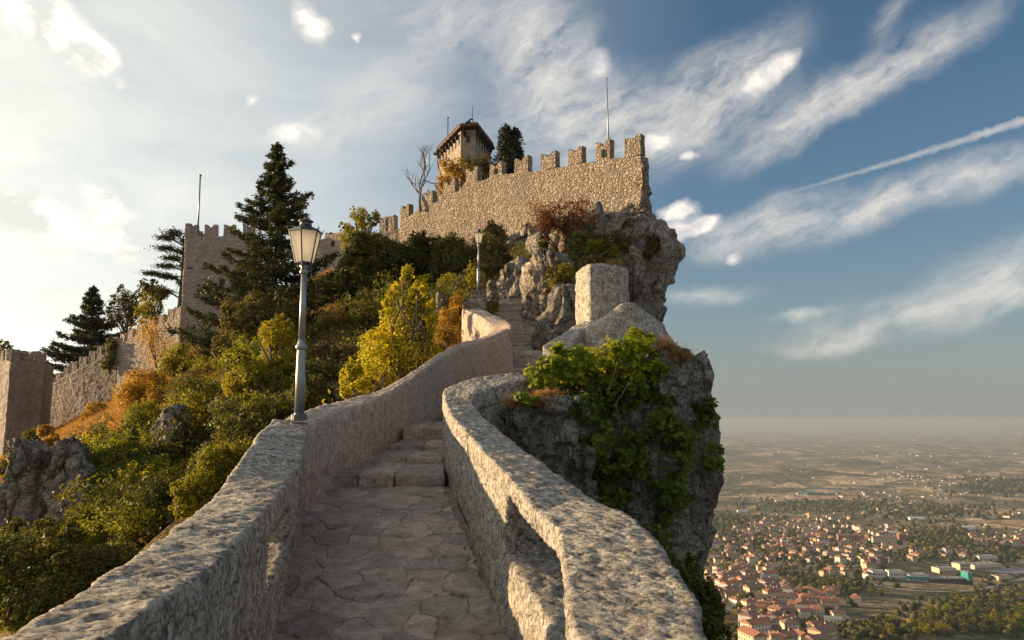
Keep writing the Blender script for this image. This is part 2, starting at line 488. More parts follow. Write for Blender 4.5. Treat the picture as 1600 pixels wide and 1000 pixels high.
def lichen_stone(name, dark, mid, light, tint, sc=1.0, blot=0.5, bs=0.8, cracks=0.0):
    """weathered limestone: mottled, pale lichen crusts, dark pits"""
    m, t = new_mat(name)
    p = t.n('NewGeometry').outputs['Position']
    big = t.noise(p, 0.9*sc, 4, 0.6)
    med = t.noise(p, 8.0*sc, 8, 0.72, 0.3)
    fine = t.noise(p, 34*sc, 7, 0.75)
    col = t.ramp(t.math('MULTIPLY_ADD', fine, 0.55, t.math('MULTIPLY', med, 0.5)), [(0.40, dark), (0.50, mid), (0.61, light)])
    col = t.mix(t.ramp(big, [(0.4, 0.0), (0.65, blot)]), col, tint)
    vor = t.n('TexVoronoi', None, Vector=t.n('VectorMath', dict(operation='MULTIPLY_ADD'), i0=t.n('TexNoise', None, Vector=p, Scale=9.0*sc, Detail=5.0).outputs[1], i1=(0.16/sc,)*3, i2=p).outputs[0], Scale=14*sc)
    crust = t.math('MULTIPLY', t.ramp(vor.outputs[0], [(0.18, 1.0), (0.42, 0.0)]), t.ramp(t.noise(p, 2.3*sc, 4), [(0.46, 0.0), (0.6, 1.0)]))
    col = t.mix(t.math('MULTIPLY', crust, 0.62), col, (light[0]*1.12, light[1]*1.13, light[2]*1.12))
    pit = t.ramp(t.noise(p, 17*sc, 5, 0.6), [(0.34, 1.0), (0.44, 0.0)])
    col = t.mix(t.math('MULTIPLY', pit, 0.42), col, tuple(x*0.45 for x in dark))
    h = t.math('ADD', t.math('MULTIPLY', med, 1.0), t.math('MULTIPLY_ADD', fine, 0.55, t.math('MULTIPLY', crust, 0.12)))
    h = t.math('SUBTRACT', h, t.math('MULTIPLY', pit, 0.3))
    if cracks:
        wv = t.n('VectorMath', dict(operation='MULTIPLY_ADD'), i0=t.n('TexNoise', None, Vector=p, Scale=1.3*cracks, Detail=4.0).outputs[1], i1=(0.9/cracks,)*3, i2=p).outputs[0]
        wv = t.vscale(wv, (1.2, 1.2, 0.55), rot=(0.25, 0.15, 0))
        e1 = t.n('TexVoronoi', dict(feature='DISTANCE_TO_EDGE'), Vector=wv, Scale=0.9*cracks).outputs[0]
        e2 = t.n('TexVoronoi', dict(feature='DISTANCE_TO_EDGE'), Vector=t.vscale(wv, (1, 1, 2.2)), Scale=2.6*cracks).outputs[0]
        f1 = t.n('TexVoronoi', None, Vector=wv, Scale=0.9*cracks)
        tone = t.n('SeparateColor', None, Color=f1.outputs[1]).outputs[1]
        col = t.mix(1.0, col, t.ramp(tone, [(0.0, 0.72), (1.0, 1.28)]), 'MULTIPLY')
        ck = t.math('MAXIMUM', t.ramp(e1, [(0.0, 1.0), (0.045, 0.0)]), t.math('MULTIPLY', t.ramp(e2, [(0.0, 1.0), (0.05, 0.0)]), 0.7))
        col = t.mix(t.math('MULTIPLY', ck, 0.75), col, tuple(x*0.4 for x in dark))
        sl = t.noise(t.vscale(p, (1.0, 1.0, 3.4), rot=(0.2, 0.1, 0)), 1.4*cracks, 7, 0.62, 0.5)
        h2 = t.math('ADD', t.math('MULTIPLY', t.ramp(e1, [(0.0, 0.0), (0.16, 1.0)]), 0.6), t.math('ADD', t.math('MULTIPLY', t.ramp(e2, [(0.0, 0.0), (0.14, 1.0)]), 0.28), t.math('MULTIPLY_ADD', sl, 1.1, t.math('MULTIPLY', tone, 0.5))))
        b1 = t.n('Bump', None, Height=h2, Strength=1.0, Distance=0.22/cracks).outputs[0]
        b2 = t.n('Bump', None, Height=h, Strength=bs, Distance=0.035/sc, Normal=b1).outputs[0]
        return finish(m, t, col, 0.93, b2, 0.15)
    return finish(m, t, col, 0.93, bumpn(t, h, bs, 0.035/sc), 0.15)

M = {}
M['parapet'] = lichen_stone('parapet_stone', (0.070, 0.063, 0.055), (0.29, 0.262, 0.225), (0.64, 0.60, 0.53), (0.34, 0.275, 0.215), 1.1, 0.35, 1.0)
M['parapet_far'] = lichen_stone('pink_parapet_stone', (0.15, 0.115, 0.094), (0.38, 0.31, 0.26), (0.60, 0.52, 0.45), (0.42, 0.315, 0.25), 1.0, 0.7, 0.8)
M['rock'] = lichen_stone('cliff_rock', (0.12, 0.105, 0.088), (0.34, 0.305, 0.26), (0.60, 0.55, 0.48), (0.36, 0.285, 0.21), 0.5, 0.5, 1.0, 0.55)
M['rock_near'] = lichen_stone('mossy_cliff_rock', (0.085, 0.080, 0.066), (0.28, 0.262, 0.225), (0.56, 0.53, 0.47), (0.17, 0.15, 0.095), 0.8, 0.55, 1.0, 0.95)

def paving(name):
    m, t = new_mat(name)
    p = t.n('NewGeometry').outputs['Position']
    info = t.n('ObjectInfo').outputs['Random']
    a = t.noise(p, 5.0, 6, 0.6, 0.6); b = t.noise(p, 38, 5, 0.65)
    col = t.ramp(t.math('MULTIPLY_ADD', b, 0.35, t.math('MULTIPLY', a, 0.65)), [(0.33, (0.21, 0.185, 0.162)), (0.5, (0.41, 0.365, 0.325)), (0.68, (0.62, 0.57, 0.515))])
    tone = t.ramp(info, [(0.0, (0.72, 0.70, 0.72)), (0.5, (1.0, 0.97, 0.95)), (1.0, (1.22, 1.14, 1.07))])
    col = t.mix(1.0, col, tone, 'MULTIPLY')
    col = t.mix(t.ramp(t.noise(p, 0.8, 3), [(0.42, 0.0), (0.66, 0.55)]), col, (0.28, 0.230, 0.19))
    lay = t.math('MULTIPLY_ADD', t.n('TexVoronoi', dict(feature='F2'), Vector=t.n('VectorMath', dict(operation='MULTIPLY_ADD'), i0=t.n('TexNoise', None, Vector=p, Scale=4.0, Detail=4.0).outputs[1], i1=(0.3,)*3, i2=p).outputs[0], Scale=6.0).outputs[0], 0.7, t.noise(t.vscale(p, (5, 9, 5), rot=(0, 0, 0.4)), 1.0, 6, 0.6, 1.5))
    h = t.math('ADD', t.math('MULTIPLY', lay, 1.2), t.math('MULTIPLY_ADD', b, 0.3, t.math('MULTIPLY', a, 0.5)))
    return finish(m, t, col, 0.8, bumpn(t, h, 1.0, 0.055), 0.3)
M['paving'] = paving('paving_stone_surface')

def plain(name, col, rough=0.8, var=0.25, sc=5.0, bump=0.3, metal=0.0, spec=0.3, bd=0.02):
    m, t = new_mat(name)
    p = t.n('TexCoord').outputs['Object']
    a = t.noise(p, sc, 5, 0.6)
    c_ = t.ramp(a, [(0.3, tuple(x*(1-var) for x in col)), (0.7, tuple(min(1, x*(1+var)) for x in col))])
    return finish(m, t, c_, rough, bumpn(t, t.noise(p, sc*4, 5), bump, bd), spec, Metallic=metal)
M['mortar'] = plain('dusty_mortar', (0.20, 0.165, 0.135), 0.95, 0.4, 8, 0.8)
M['tread'] = M['paving']
M['post'] = plain('painted_iron', (0.27, 0.285, 0.30), 0.42, 0.12, 14, 0.05, 0.6, 0.5, 0.002)
M['post_dark'] = plain('dark_iron', (0.10, 0.105, 0.115), 0.45, 0.2, 14, 0.08, 0.6, 0.5, 0.002)
M['rust'] = plain('rusty_iron', (0.075, 0.042, 0.030), 0.7, 0.4, 30, 0.3, 0.4)
M['bark'] = plain('bark', (0.11, 0.085, 0.062), 0.95, 0.4, 12, 0.9)
M['bark_grey'] = plain('grey_bark', (0.17, 0.145, 0.125), 0.95, 0.3, 12, 0.8)
M['wood_dark'] = plain('dark_timber', (0.035, 0.022, 0.016), 0.8)
M['hole'] = plain('painted_recess_shade', (0.05, 0.042, 0.036), 0.95)  # near-black colour stands in for the shade inside openings
M['rooftile'] = plain('old_roof_tile', (0.12, 0.065, 0.045), 0.9, 0.3, 3)

m, t = new_mat('frosted_lamp_glass')
b = t.n('BsdfPrincipled', None, Base_Color=(0.95, 0.93, 0.88), Roughness=0.35)
b.inputs['Transmission Weight'].default_value = 0.0
tr = t.n('BsdfTranslucent', None, Color=(0.99, 0.97, 0.92))
gl_ = t.n('BsdfTransparent', None, Color=(0.95, 0.93, 0.88))
mx = t.n('MixShader', None, Fac=0.72); t.t.links.new(b.outputs[0], mx.inputs[1]); t.t.links.new(tr.outputs[0], mx.inputs[2])
mx2 = t.n('MixShader', None, Fac=0.28); t.t.links.new(mx.outputs[0], mx2.inputs[1]); t.t.links.new(gl_.outputs[0], mx2.inputs[2])
o = t.n('OutputMaterial'); t.t.links.new(mx2.outputs[0], o.inputs[0])
M['lamp_glass'] = m

def masonry(name, stones, mortar, sc, warm=0.5, bs=0.9, flat=0.7, stain=0.5):
    """rubble masonry: irregular stones in lime mortar; sc = stones per metre"""
    m, t = new_mat(name)
    p = t.n('NewGeometry').outputs['Position']
    q = t.n('VectorMath', dict(operation='MULTIPLY_ADD'), i0=t.n('TexNoise', None, Vector=p, Scale=1.8).outputs[1], i1=(0.25,)*3, i2=p).outputs[0]
    q = t.vscale(q, (1.0, 1.0, 1.0/flat))
    v = t.n('TexVoronoi', dict(feature='F1'), Vector=q, Scale=sc)
    ve = t.n('TexVoronoi', dict(feature='DISTANCE_TO_EDGE'), Vector=q, Scale=sc)
    rnd = t.n('SeparateColor', None, Color=v.outputs[1]).outputs[0]
    fine = t.noise(p, 9, 6, 0.65)
    c_ = t.ramp(rnd, [(0.0, stones[0]), (0.5, stones[1]), (1.0, stones[2])])
    c_ = t.mix(1.0, c_, t.ramp(fine, [(0.3, 0.62), (0.7, 1.32)]), 'MULTIPLY')
    edge = t.ramp(ve.outputs[0], [(0.02, 1.0), (0.12, 0.0)])
    c_ = t.mix(t.math('MULTIPLY', edge, 0.75), c_, mortar)
    st = t.ramp(t.noise(t.vscale(p, (0.5, 0.5, 0.16)), 1.0, 5, 0.6), [(0.42, 0.0), (0.66, stain)])
    c_ = t.mix(st, c_, tuple(x*0.55 for x in stones[0]))
    h = t.math('ADD', t.math('MULTIPLY', t.ramp(ve.outputs[0], [(0.0, 0.0), (0.2, 1.0)]), 1.0), t.math('MULTIPLY_ADD', fine, 0.5, t.math('MULTIPLY', rnd, 0.5)))
    return finish(m, t, c_, 0.92, bumpn(t, h, bs, 0.09), 0.15)
M['fort'] = masonry('fort_rubble_masonry', ((0.25, 0.20, 0.155), (0.34, 0.28, 0.22), (0.43, 0.365, 0.29)), (0.26, 0.21, 0.165), 3.4, bs=0.85, stain=0.35)
M['keep'] = masonry('keep_masonry', ((0.29, 0.25, 0.215), (0.37, 0.325, 0.28), (0.45, 0.40, 0.35)), (0.31, 0.27, 0.23), 2.6, bs=0.6)
M['curtain'] = masonry('curtain_wall_masonry', ((0.29, 0.24, 0.195), (0.38, 0.32, 0.265), (0.46, 0.395, 0.33)), (0.31, 0.26, 0.215), 2.4, bs=0.6)
M['belltower'] = masonry('bell_tower_masonry', ((0.26, 0.21, 0.165), (0.33, 0.275, 0.22), (0.40, 0.34, 0.28)), (0.25, 0.21, 0.17), 2.5, bs=0.4, stain=0.2)

def leafmat(name, cols, trans=0.45, rough=0.55, patch=0.6, psc=0.8):
    """cols: dark .. light; every leaf its own tone"""
    m, t = new_mat(name)
    g = t.n('NewGeometry')
    rnd = g.outputs['Random Per Island']
    patchn = t.noise(g.outputs['Position'], psc, 2)
    f = t.math('ADD', t.math('MULTIPLY', rnd, 1-patch), t.math('MULTIPLY', t.ramp(patchn, [(0.32, 0.0), (0.68, 1.0)]), patch))
    n = len(cols)
    c_ = t.ramp(f, [(i/(n-1), cols[i]) for i in range(n)])
    d = t.n('BsdfPrincipled', None, Base_Color=c_, Roughness=rough); d.inputs['Specular IOR Level'].default_value = 0.25
    tc = t.mix(1.0, c_, (1.35, 1.2, 0.55), 'MULTIPLY')
    tr_ = t.n('BsdfTranslucent', None, Color=tc)
    mx_ = t.n('MixShader', None, Fac=trans)
    t.t.links.new(d.outputs[0], mx_.inputs[1]); t.t.links.new(tr_.outputs[0], mx_.inputs[2])
    o_ = t.n('OutputMaterial'); t.t.links.new(mx_.outputs[0], o_.inputs[0])
    return m
L = {}
L['conifer'] = leafmat('dark_conifer_needles', [(0.030, 0.042, 0.017), (0.058, 0.072, 0.026), (0.115, 0.120, 0.038)], 0.2)
L['cypress'] = leafmat('cypress_scales', [(0.014, 0.020, 0.011), (0.030, 0.037, 0.016), (0.055, 0.052, 0.020)], 0.1)
L['green'] = leafmat('green_leaves', [(0.07, 0.095, 0.014), (0.165, 0.185, 0.022), (0.3, 0.29, 0.032)], 0.5)
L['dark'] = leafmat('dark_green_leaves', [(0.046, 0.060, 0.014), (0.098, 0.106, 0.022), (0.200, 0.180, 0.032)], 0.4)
L['olive'] = leafmat('olive_leaves', [(0.075, 0.078, 0.026), (0.15, 0.135, 0.04), (0.25, 0.2, 0.058)], 0.35)
L['yellow'] = leafmat('yellow_autumn_leaves', [(0.19, 0.20, 0.014), (0.40, 0.37, 0.02), (0.60, 0.50, 0.035)], 0.5)
L['yellowgreen'] = leafmat('yellowing_leaves', [(0.11, 0.13, 0.014), (0.25, 0.24, 0.02), (0.44, 0.36, 0.03)], 0.5)
L['fig'] = leafmat('fresh_green_leaves_lit', [(0.1, 0.16, 0.013), (0.27, 0.32, 0.018), (0.48, 0.46, 0.028)], 0.5, psc=1.6)  # lit tone of the broad leaves, sunlight put into the colour
L['figshade'] = leafmat('fresh_green_leaves_shaded', [(0.045, 0.08, 0.013), (0.1, 0.155, 0.018), (0.2, 0.25, 0.025)], 0.5)  # shaded copy of the same leaves, shade put into the colour
L['orange'] = leafmat('orange_dry_leaves', [(0.2, 0.12, 0.022), (0.38, 0.23, 0.035), (0.54, 0.35, 0.05)], 0.45)
L['rust'] = leafmat('rust_leaves', [(0.12, 0.050, 0.028), (0.22, 0.092, 0.045), (0.32, 0.150, 0.070)], 0.35)
L['straw'] = leafmat('dry_straw', [(0.20, 0.115, 0.048), (0.38, 0.22, 0.09), (0.54, 0.34, 0.15)], 0.35)
L['brush'] = leafmat('brown_brush', [(0.075, 0.06, 0.025), (0.135, 0.1, 0.036), (0.23, 0.155, 0.052)], 0.35)

# hillside earth
m, t = new_mat('hillside_earth')
p = t.n('NewGeometry').outputs['Position']
a = t.noise(p, 0.35, 5, 0.6); b_ = t.noise(p, 3.0, 6, 0.65)
c_ = t.ramp(t.math('MULTIPLY_ADD', b_, 0.5, t.math('MULTIPLY', a, 0.5)), [(0.35, (0.055, 0.042, 0.024)), (0.5, (0.13, 0.090, 0.045)), (0.66, (0.24, 0.16, 0.085))])
M['earth'] = finish(m, t, c_, 0.95, bumpn(t, b_, 0.9, 0.15), 0.1)

# valley: fields, hedges, woods far away
m, t = new_mat('valley_fields')
p = t.n('NewGeometry').outputs['Position']
q = t.n('VectorMath', dict(operation='MULTIPLY_ADD'), i0=t.n('TexNoise', None, Vector=p, Scale=0.0013, Detail=3.0).outputs[1], i1=(420, 420, 0), i2=p).outputs[0]
v1 = t.n('TexVoronoi', None, Vector=t.vscale(q, (1.0, 1.35, 1), rot=(0, 0, 0.5)), Scale=0.0036)
v1e = t.n('TexVoronoi', dict(feature='DISTANCE_TO_EDGE'), Vector=t.vscale(q, (1.0, 1.35, 1), rot=(0, 0, 0.5)), Scale=0.0036)
r1 = t.n('SeparateColor', None, Color=v1.outputs[1])
c_ = t.ramp(r1.outputs[0], [(0.0, (0.11, 0.105, 0.052)), (0.22, (0.20, 0.165, 0.088)), (0.42, (0.33, 0.235, 0.135)), (0.62, (0.45, 0.31, 0.185)), (0.82, (0.58, 0.42, 0.26))], 'CONSTANT')
c_ = t.mix(t.ramp(t.noise(p, 0.0022, 6, 0.62), [(0.44, 0.0), (0.62, 1.0)]), c_, (0.095, 0.098, 0.052))
c_ = t.mix(1.0, c_, t.ramp(t.noise(p, 0.018, 6, 0.65), [(0.3, 0.72), (0.7, 1.28)]), 'MULTIPLY')
c_ = t.mix(t.ramp(v1e.outputs[0], [(0.0, 0.8), (0.05, 0.0)]), c_, (0.035, 0.045, 0.020))
c_ = t.mix(t.ramp(t.noise(p, 0.03, 4, 0.7), [(0.56, 0.0), (0.64, 0.9)]), c_, (0.036, 0.046, 0.018))
M['valley'] = finish(m, t, c_, 0.95, bumpn(t, t.noise(p, 0.006, 7, 0.62), 0.7, 60), 0.05)
M['wood_far'] = plain('woodland_canopy', (0.060, 0.062, 0.024), 0.95, 0.45, 0.05, 0.9, bd=3)
M['road'] = plain('pale_asphalt_road', (0.30, 0.28, 0.26), 0.9, 0.1, 0.1, 0.0)
M['lake'] = plain('green_lake_water', (0.03, 0.10, 0.10), 0.5, 0.1, 0.02, 0.02)
def housewall(name, cols):
    m, t = new_mat(name)
    rn = t.n('ObjectInfo').outputs['Random']
    p = t.n('TexCoord').outputs['Object']
    c_ = t.ramp(rn, [(i/len(cols), c) for i, c in enumerate(cols)], 'CONSTANT')
    c_ = t.mix(1.0, c_, t.ramp(t.noise(p, 0.7, 4), [(0.3, 0.85), (0.7, 1.1)]), 'MULTIPLY')
    return finish(m, t, c_, 0.85, None, 0.2)
M['hwall'] = housewall('house_plaster', [(0.60, 0.55, 0.48), (0.55, 0.44, 0.30), (0.68, 0.64, 0.58), (0.48, 0.36, 0.27), (0.62, 0.52, 0.36), (0.50, 0.47, 0.43)])
M['hroof'] = housewall('clay_roof_tiles', [(0.28, 0.125, 0.09), (0.24, 0.12, 0.095), (0.32, 0.155, 0.105), (0.20, 0.11, 0.09), (0.36, 0.16, 0.095), (0.26, 0.15, 0.12)])
m, t = new_mat('mixed_clay_roofs')
M['roofmix'] = finish(m, t, t.ramp(t.n('NewGeometry').outputs['Random Per Island'], [(0.0, (0.26, 0.12, 0.09)), (0.3, (0.34, 0.14, 0.09)), (0.6, (0.42, 0.18, 0.10)), (0.85, (0.30, 0.17, 0.13))], 'CONSTANT'), 0.9)
M['hwhite'] = plain('white_render', (0.66, 0.64, 0.60), 0.8, 0.06, 0.5, 0.0)
M['hcream'] = plain('cream_render', (0.58, 0.50, 0.38), 0.8, 0.06, 0.5, 0.0)
M['teal'] = plain('teal_cladding', (0.02, 0.26, 0.25), 0.6, 0.08, 0.5, 0.0)
M['grey_roof'] = plain('grey_flat_roof', (0.26, 0.26, 0.25), 0.9, 0.15, 0.3, 0.0)
M['glass_dark'] = plain('dark_window_glass', (0.05, 0.055, 0.06), 0.15, 0.1, 1, 0.0)

# ------------------------------------------------------------------ foliage builders
def unit(v):
    return v/(np.linalg.norm(v, axis=-1, keepdims=True)+1e-9)

def leaves_mesh(name, C_, Nn, size, asp=0.55, rng=RNG, fold=0.25, pointy=0.45):
    """one folded leaf (two triangles) at each centre, facing roughly Nn"""
    n = len(C_)
    Nn = unit(Nn)
    a = unit(np.cross(Nn, rng.normal(size=(n, 3)))); b = np.cross(Nn, a)
    s_ = (size*(0.65+0.7*rng.random(n)))[:, None]
    base = C_ - a*s_*0.5; tip = C_ + a*s_*0.5
    mid = C_ + a*s_*(pointy-0.5)*0.6
    l = mid + b*s_*asp*0.5 + Nn*s_*fold*0.4; r_ = mid - b*s_*asp*0.5 + Nn*s_*fold*0.4
    V = np.stack([base, l, tip, r_], 1).reshape(-1, 3)
    k = np.arange(n)*4
    Fc = np.concatenate([np.stack([k, k+2, k+1], 1), np.stack([k, k+3, k+2], 1)])
    return mesh_np(name, V, Fc)

def lump_points(lumps, n, rng, clump=0.28, surf=0.75, gaps=0.0, gsc=1.2):
    """points gathered in small sprays through lumpy volumes; lumps: (centre, (rx,ry,rz))"""
    vol = np.array([np.prod(l[1])**0.66 for l in lumps]); vol /= vol.sum()
    Cs, Ns = [], []
    for (c, r_), w_ in zip(lumps, vol):
        c = np.array(c, float); r_ = np.array(r_, float)
        k = int(n*w_)
        if k < 4: continue
        per = 14
        m = max(2, k//per)
        d = unit(rng.normal(size=(m, 3)))
        rad = np.where(rng.random(m) < surf, 0.78+0.26*rng.random(m), rng.random(m)**0.5*0.85)
        bump = 1 + 0.28*pnoise(d*2.3 + c*0.7)+0.16*pnoise(d*5 + c)
        cen = c + d*r_*(rad*bump)[:, None]
        if gaps > 0:
            keep = pnoise(cen*gsc + 31) > -1 + gaps*1.1
            if keep.sum() > 2: cen = cen[keep]; d = d[keep]
        idx = rng.integers(0, len(cen), k)
        spread = clump*float(np.mean(r_))*np.ones(3)
        pts = cen[idx] + rng.normal(size=(k, 3))*spread*0.42
        Cs.append(pts); Ns.append(unit(d[idx] + 0.7*rng.normal(size=(k, 3)) + np.array([0, 0, 0.5])))
    return np.concatenate(Cs), np.concatenate(Ns)

def pxlump(px, py, Y, rx, ry, depth=0.9):
    c = P(px, py, Y); k = Y/F
    return (c, (rx*k, (rx+ry)*0.5*k*depth, ry*k))

def stems(mb, base, tips, rng, r0=0.05, n=5, wob=0.12):
    base = np.array(base, float)
    for tp in tips:
        tp = np.array(tp, float); L_ = np.linalg.norm(tp-base)
        pts = []
        for i in range(5):
            t_ = i/4
            q_ = base*(1-t_) + tp*t_ + np.array([0, 0, L_*0.12*math.sin(math.pi*t_)])
            if 0 < i < 4: q_ = q_ + rng.normal(size=3)*L_*wob*0.4
            pts.append(q_)
        mb.tube(pts, [r0*(1-0.8*i/4) for i in range(5)], n)

SETTLE = 0
def bush(name, label, cat, lumps, n, leaf, mat, base=None, stem=0.05, clump=0.3, gaps=0.25, surf=0.75, bark='bark', asp=0.55, seed=0, group=None, nstem=9, leafname='foliage', fold=0.25, settle=None, sprays=3):
    rng = np.random.default_rng(1000+seed)
    if settle is None: settle = SETTLE
    if settle and base is not None and not hasattr(lumps[0][0], '__len__'):
        bx_, by_ = to_px(base); yh = surf_y(bx_, by_-settle, 6.0)
        if yh is not None:
            k_ = min(1.35, max(0.72, yh/base[1])); lumps = [(l[0], l[1], l[2]*k_, *l[3:]) for l in lumps]; base = np.array(base)*k_; leaf = leaf*k_**0.5
    lumps = [pxlump(*l) if not hasattr(l[0], '__len__') else l for l in lumps]
    zmin = min(l[0][2]-l[1][2] for l in lumps); cx = np.mean([l[0] for l in lumps], axis=0)
    if sprays:
        extra = []
        for c0, r0_ in lumps:
            c0 = np.array(c0, float); r0_ = np.array(r0_, float)
            for _ in range(sprays):
                d_ = unit(rng.normal(size=3)+np.array([0, -0.2, 0.35])); s0 = 0.16+0.20*rng.random()
                extra.append((c0+d_*r0_*(0.95+0.30*rng.random()), tuple(r0_*s0*np.array([1, 1, 1.0+0.8*rng.random()]))))
        main = [(c_, tuple(np.array(r_)*0.93)) for c_, r_ in lumps]
        lumps = main+extra
    if base is None: base = (cx[0], cx[1], zmin-0.2*abs(lumps[0][1][2]))
    root = thing(name, label, cat, tuple(float(x) for x in base), group)
    Cc, Nn = lump_points(lumps, n, rng, clump, surf, gaps)
    me = leaves_mesh(name+'_leaves', Cc, Nn, leaf, asp, rng, fold)
    link(leafname, me, mat, root, kind='stuff')
    mb = MB()
    tips = []
    for l in (lumps if not sprays else lumps[:len(lumps)//(sprays+1)]):
        for _ in range(max(1, nstem*(1+sprays)//len(lumps))):
            tips.append(l[0] + unit(rng.normal(size=3))*np.array(l[1])*0.75)
    stems(mb, base, tips, rng, stem)
    mb.obj('stem', M[bark], root, True)
    return root

def grow(mb, p, d, L_, r_, depth, rng, tips, spread=0.6, up=0.15, kids=3, shrink=0.68, nseg=3):
    pts = [p.copy()]; q = p.copy(); dd = d.copy()
    for i in range(nseg):
        dd = unit(dd + rng.normal(size=3)*0.16 + np.array([0, 0, up*0.4]))
        q = q + dd*L_/nseg; pts.append(q.copy())
    mb.tube(pts, [r_*(1-0.38*i/nseg) for i in range(nseg+1)], 6 if r_ > 0.03 else 4)
    if depth == 0:
        tips.append(q); return
    for k in range(kids):
        t_ = 0.45+0.55*rng.random() if k else 1.0
        s_ = pts[0]*(1-t_)+pts[-1]*t_ if t_ < 1 else pts[-1]
        nd = unit(dd + rng.normal(size=3)*spread + np.array([0, 0, up]))
        grow(mb, s_, nd, L_*shrink*(0.8+0.4*rng.random()), r_*0.6, depth-1, rng, tips, spread, up, kids, shrink, nseg)
        if depth >= 2: tips.append(s_)

def conifer(name, label, base, H, Rb, seed=0, mat='conifer', leaf=0.16, tiers=20, dens=1.0, bare=0.12, droop=0.12, asym=0.25, group=None, up_tip=0.25, shape=1.0):
    rng = np.random.default_rng(seed)
    root = thing(name, label, 'conifer tree', tuple(float(x) for x in base), group)
    base = np.array(base, float)
    mb = MB(); zt = np.linspace(0, 1, 9)
    mb.tube([base + np.array([0.012*H*math.sin(3*z), 0, H*z]) for z in zt], [0.022*H*(1-0.93*z)+0.01 for z in zt], 8)
    mb.obj('trunk', M['bark'], root, True)
    br = MB(); C_, N_ = [], []
    for ti in range(tiers):
        z = bare + (1-bare)*(ti+0.5*rng.random())/tiers
        Lm = Rb*(1-z)**shape*1.0 + 0.02*H*(1-z) + 0.015*H
        nb = int(5 + 3*rng.random())
        a0 = rng.random()*6.28
        for b_ in range(nb):
            az_ = a0 + 6.28*b_/nb + rng.normal()*0.25
            Lb = Lm*(0.55+0.6*rng.random())*(1+asym*math.sin(az_*2+seed))
            dirv = np.array([math.cos(az_), math.sin(az_), 0])
            zz = base + np.array([0, 0, z*H])
            pts = []
            for s_ in np.linspace(0, 1, 6):
                dz = -droop*Lb*math.sin(math.pi*s_*0.8) + up_tip*Lb*s_**2.2*0.5 + rng.normal()*0.01*Lb
                pts.append(zz + dirv*Lb*s_ + np.array([0, 0, dz]))
            br.tube(pts, [0.010*H*0.5*(1-z*0.8)*(1-0.85*s_)+0.006 for s_ in np.linspace(0, 1, 6)], 4)
            pts = np.array(pts)
            m_ = int(dens*46*(Lb/ (0.25*H))*1.0)+14
            s_ = 0.16+0.84*rng.random(m_)**0.75
            ix = np.clip((s_*5).astype(int), 0, 4); fr = s_*5-ix
            c0 = pts[ix]*(1-fr[:, None]) + pts[ix+1]*fr[:, None]
            side = np.array([-dirv[1], dirv[0], 0])
            wd = Lb*0.26*(1-s_*0.75)
            off = (rng.random(m_)*2-1)*wd
            c0 = c0 + side*off[:, None] + dirv*(-np.abs(off)*0.0)[:, None]
            c0[:, 2] += rng.normal(size=m_)*0.018*H*0.25 - 0.12*np.abs(off)
            for rep in range(3):
                C_.append(c0 + rng.normal(size=c0.shape)*leaf*0.5); N_.append(np.array([0, 0, 1.0]) + 0.55*rng.normal(size=(m_, 3)))
    br.obj('branch', M['bark'], root, True, kind='stuff')
    # the tip
    k = int(60*dens); zt = 1-0.10*rng.random(k)
    C_.append(base + np.stack([rng.normal(size=k)*0.012*H*(1.02-zt)*6, rng.normal(size=k)*0.012*H*(1.02-zt)*6, H*(zt+0.01)], 1)); N_.append(rng.normal(size=(k, 3)))
    Cc = np.concatenate(C_); Nn = np.concatenate(N_)
    me = leaves_mesh(name+'_needles', Cc, Nn, leaf*1.9, 0.30, rng, 0.1)
    link('needles', me, L[mat], root, kind='stuff')
    return root

def blades(name, pts, h, lean, mat, parent=None, seed=0, width=0.012, **props):
    """tufts of narrow grass blades"""
    rng = np.random.default_rng(seed); n = len(pts)
    d = unit(rng.normal(size=(n, 3))*np.array([1, 1, 0.15]))*lean + np.array([0, 0, 1.0]); d = unit(d)
    hh = (h*(0.5+0.8*rng.random(n)))[:, None]
    side = unit(np.cross(d, rng.normal(size=(n, 3))))
    bend = unit(rng.normal(size=(n, 3))*np.array([1, 1, 0]))*hh*0.3
    w_ = width*(0.7+0.6*rng.random(n))[:, None]
    b0 = pts - side*w_; b1 = pts + side*w_; m0 = pts + d*hh*0.55 - side*w_*0.7 + bend*0.25; m1 = m0 + side*w_*1.4; tp = pts + d*hh + bend
    V = np.stack([b0, b1, m1, m0, tp], 1).reshape(-1, 3); k = np.arange(n)*5
    flat = np.concatenate([np.stack([k, k+1, k+2, k+3], 1).ravel(), np.stack([k+3, k+2, k+4], 1).ravel()])
    me = mesh_np(name, V, flat, np.concatenate([np.full(n, 4), np.full(n, 3)]))
    return link(name, me, mat, parent, **props)

ORD = ['first', 'second', 'third', 'fourth', 'fifth', 'sixth', 'seventh', 'eighth', 'ninth', 'tenth', 'eleventh', 'twelfth', 'thirteenth', 'fourteenth', 'fifteenth', 'sixteenth', 'seventeenth', 'eighteenth', 'nineteenth', 'twentieth']
def rank_labels(items, per=8):
    """items (zone, px, py, what, object): say which one by its place in its cluster, row by row from the back"""
    zones = {}
    for it in items: zones.setdefault(it[0], []).append(it)
    for z, its in zones.items():
        its.sort(key=lambda q: q[2]); rows = [its[k:k+per] for k in range(0, len(its), per)]
        for ri_, row in enumerate(rows):
            row.sort(key=lambda q: q[1])
            rn = '' if len(rows) == 1 else (' of the back row' if ri_ == 0 else (' of the front row' if ri_ == len(rows)-1 else f' of the {ORD[ri_]} row'))
            for k, it in enumerate(row):
                it[4]['label'] = f"{it[3]}, {ORD[k]} from left{rn}, {z}"
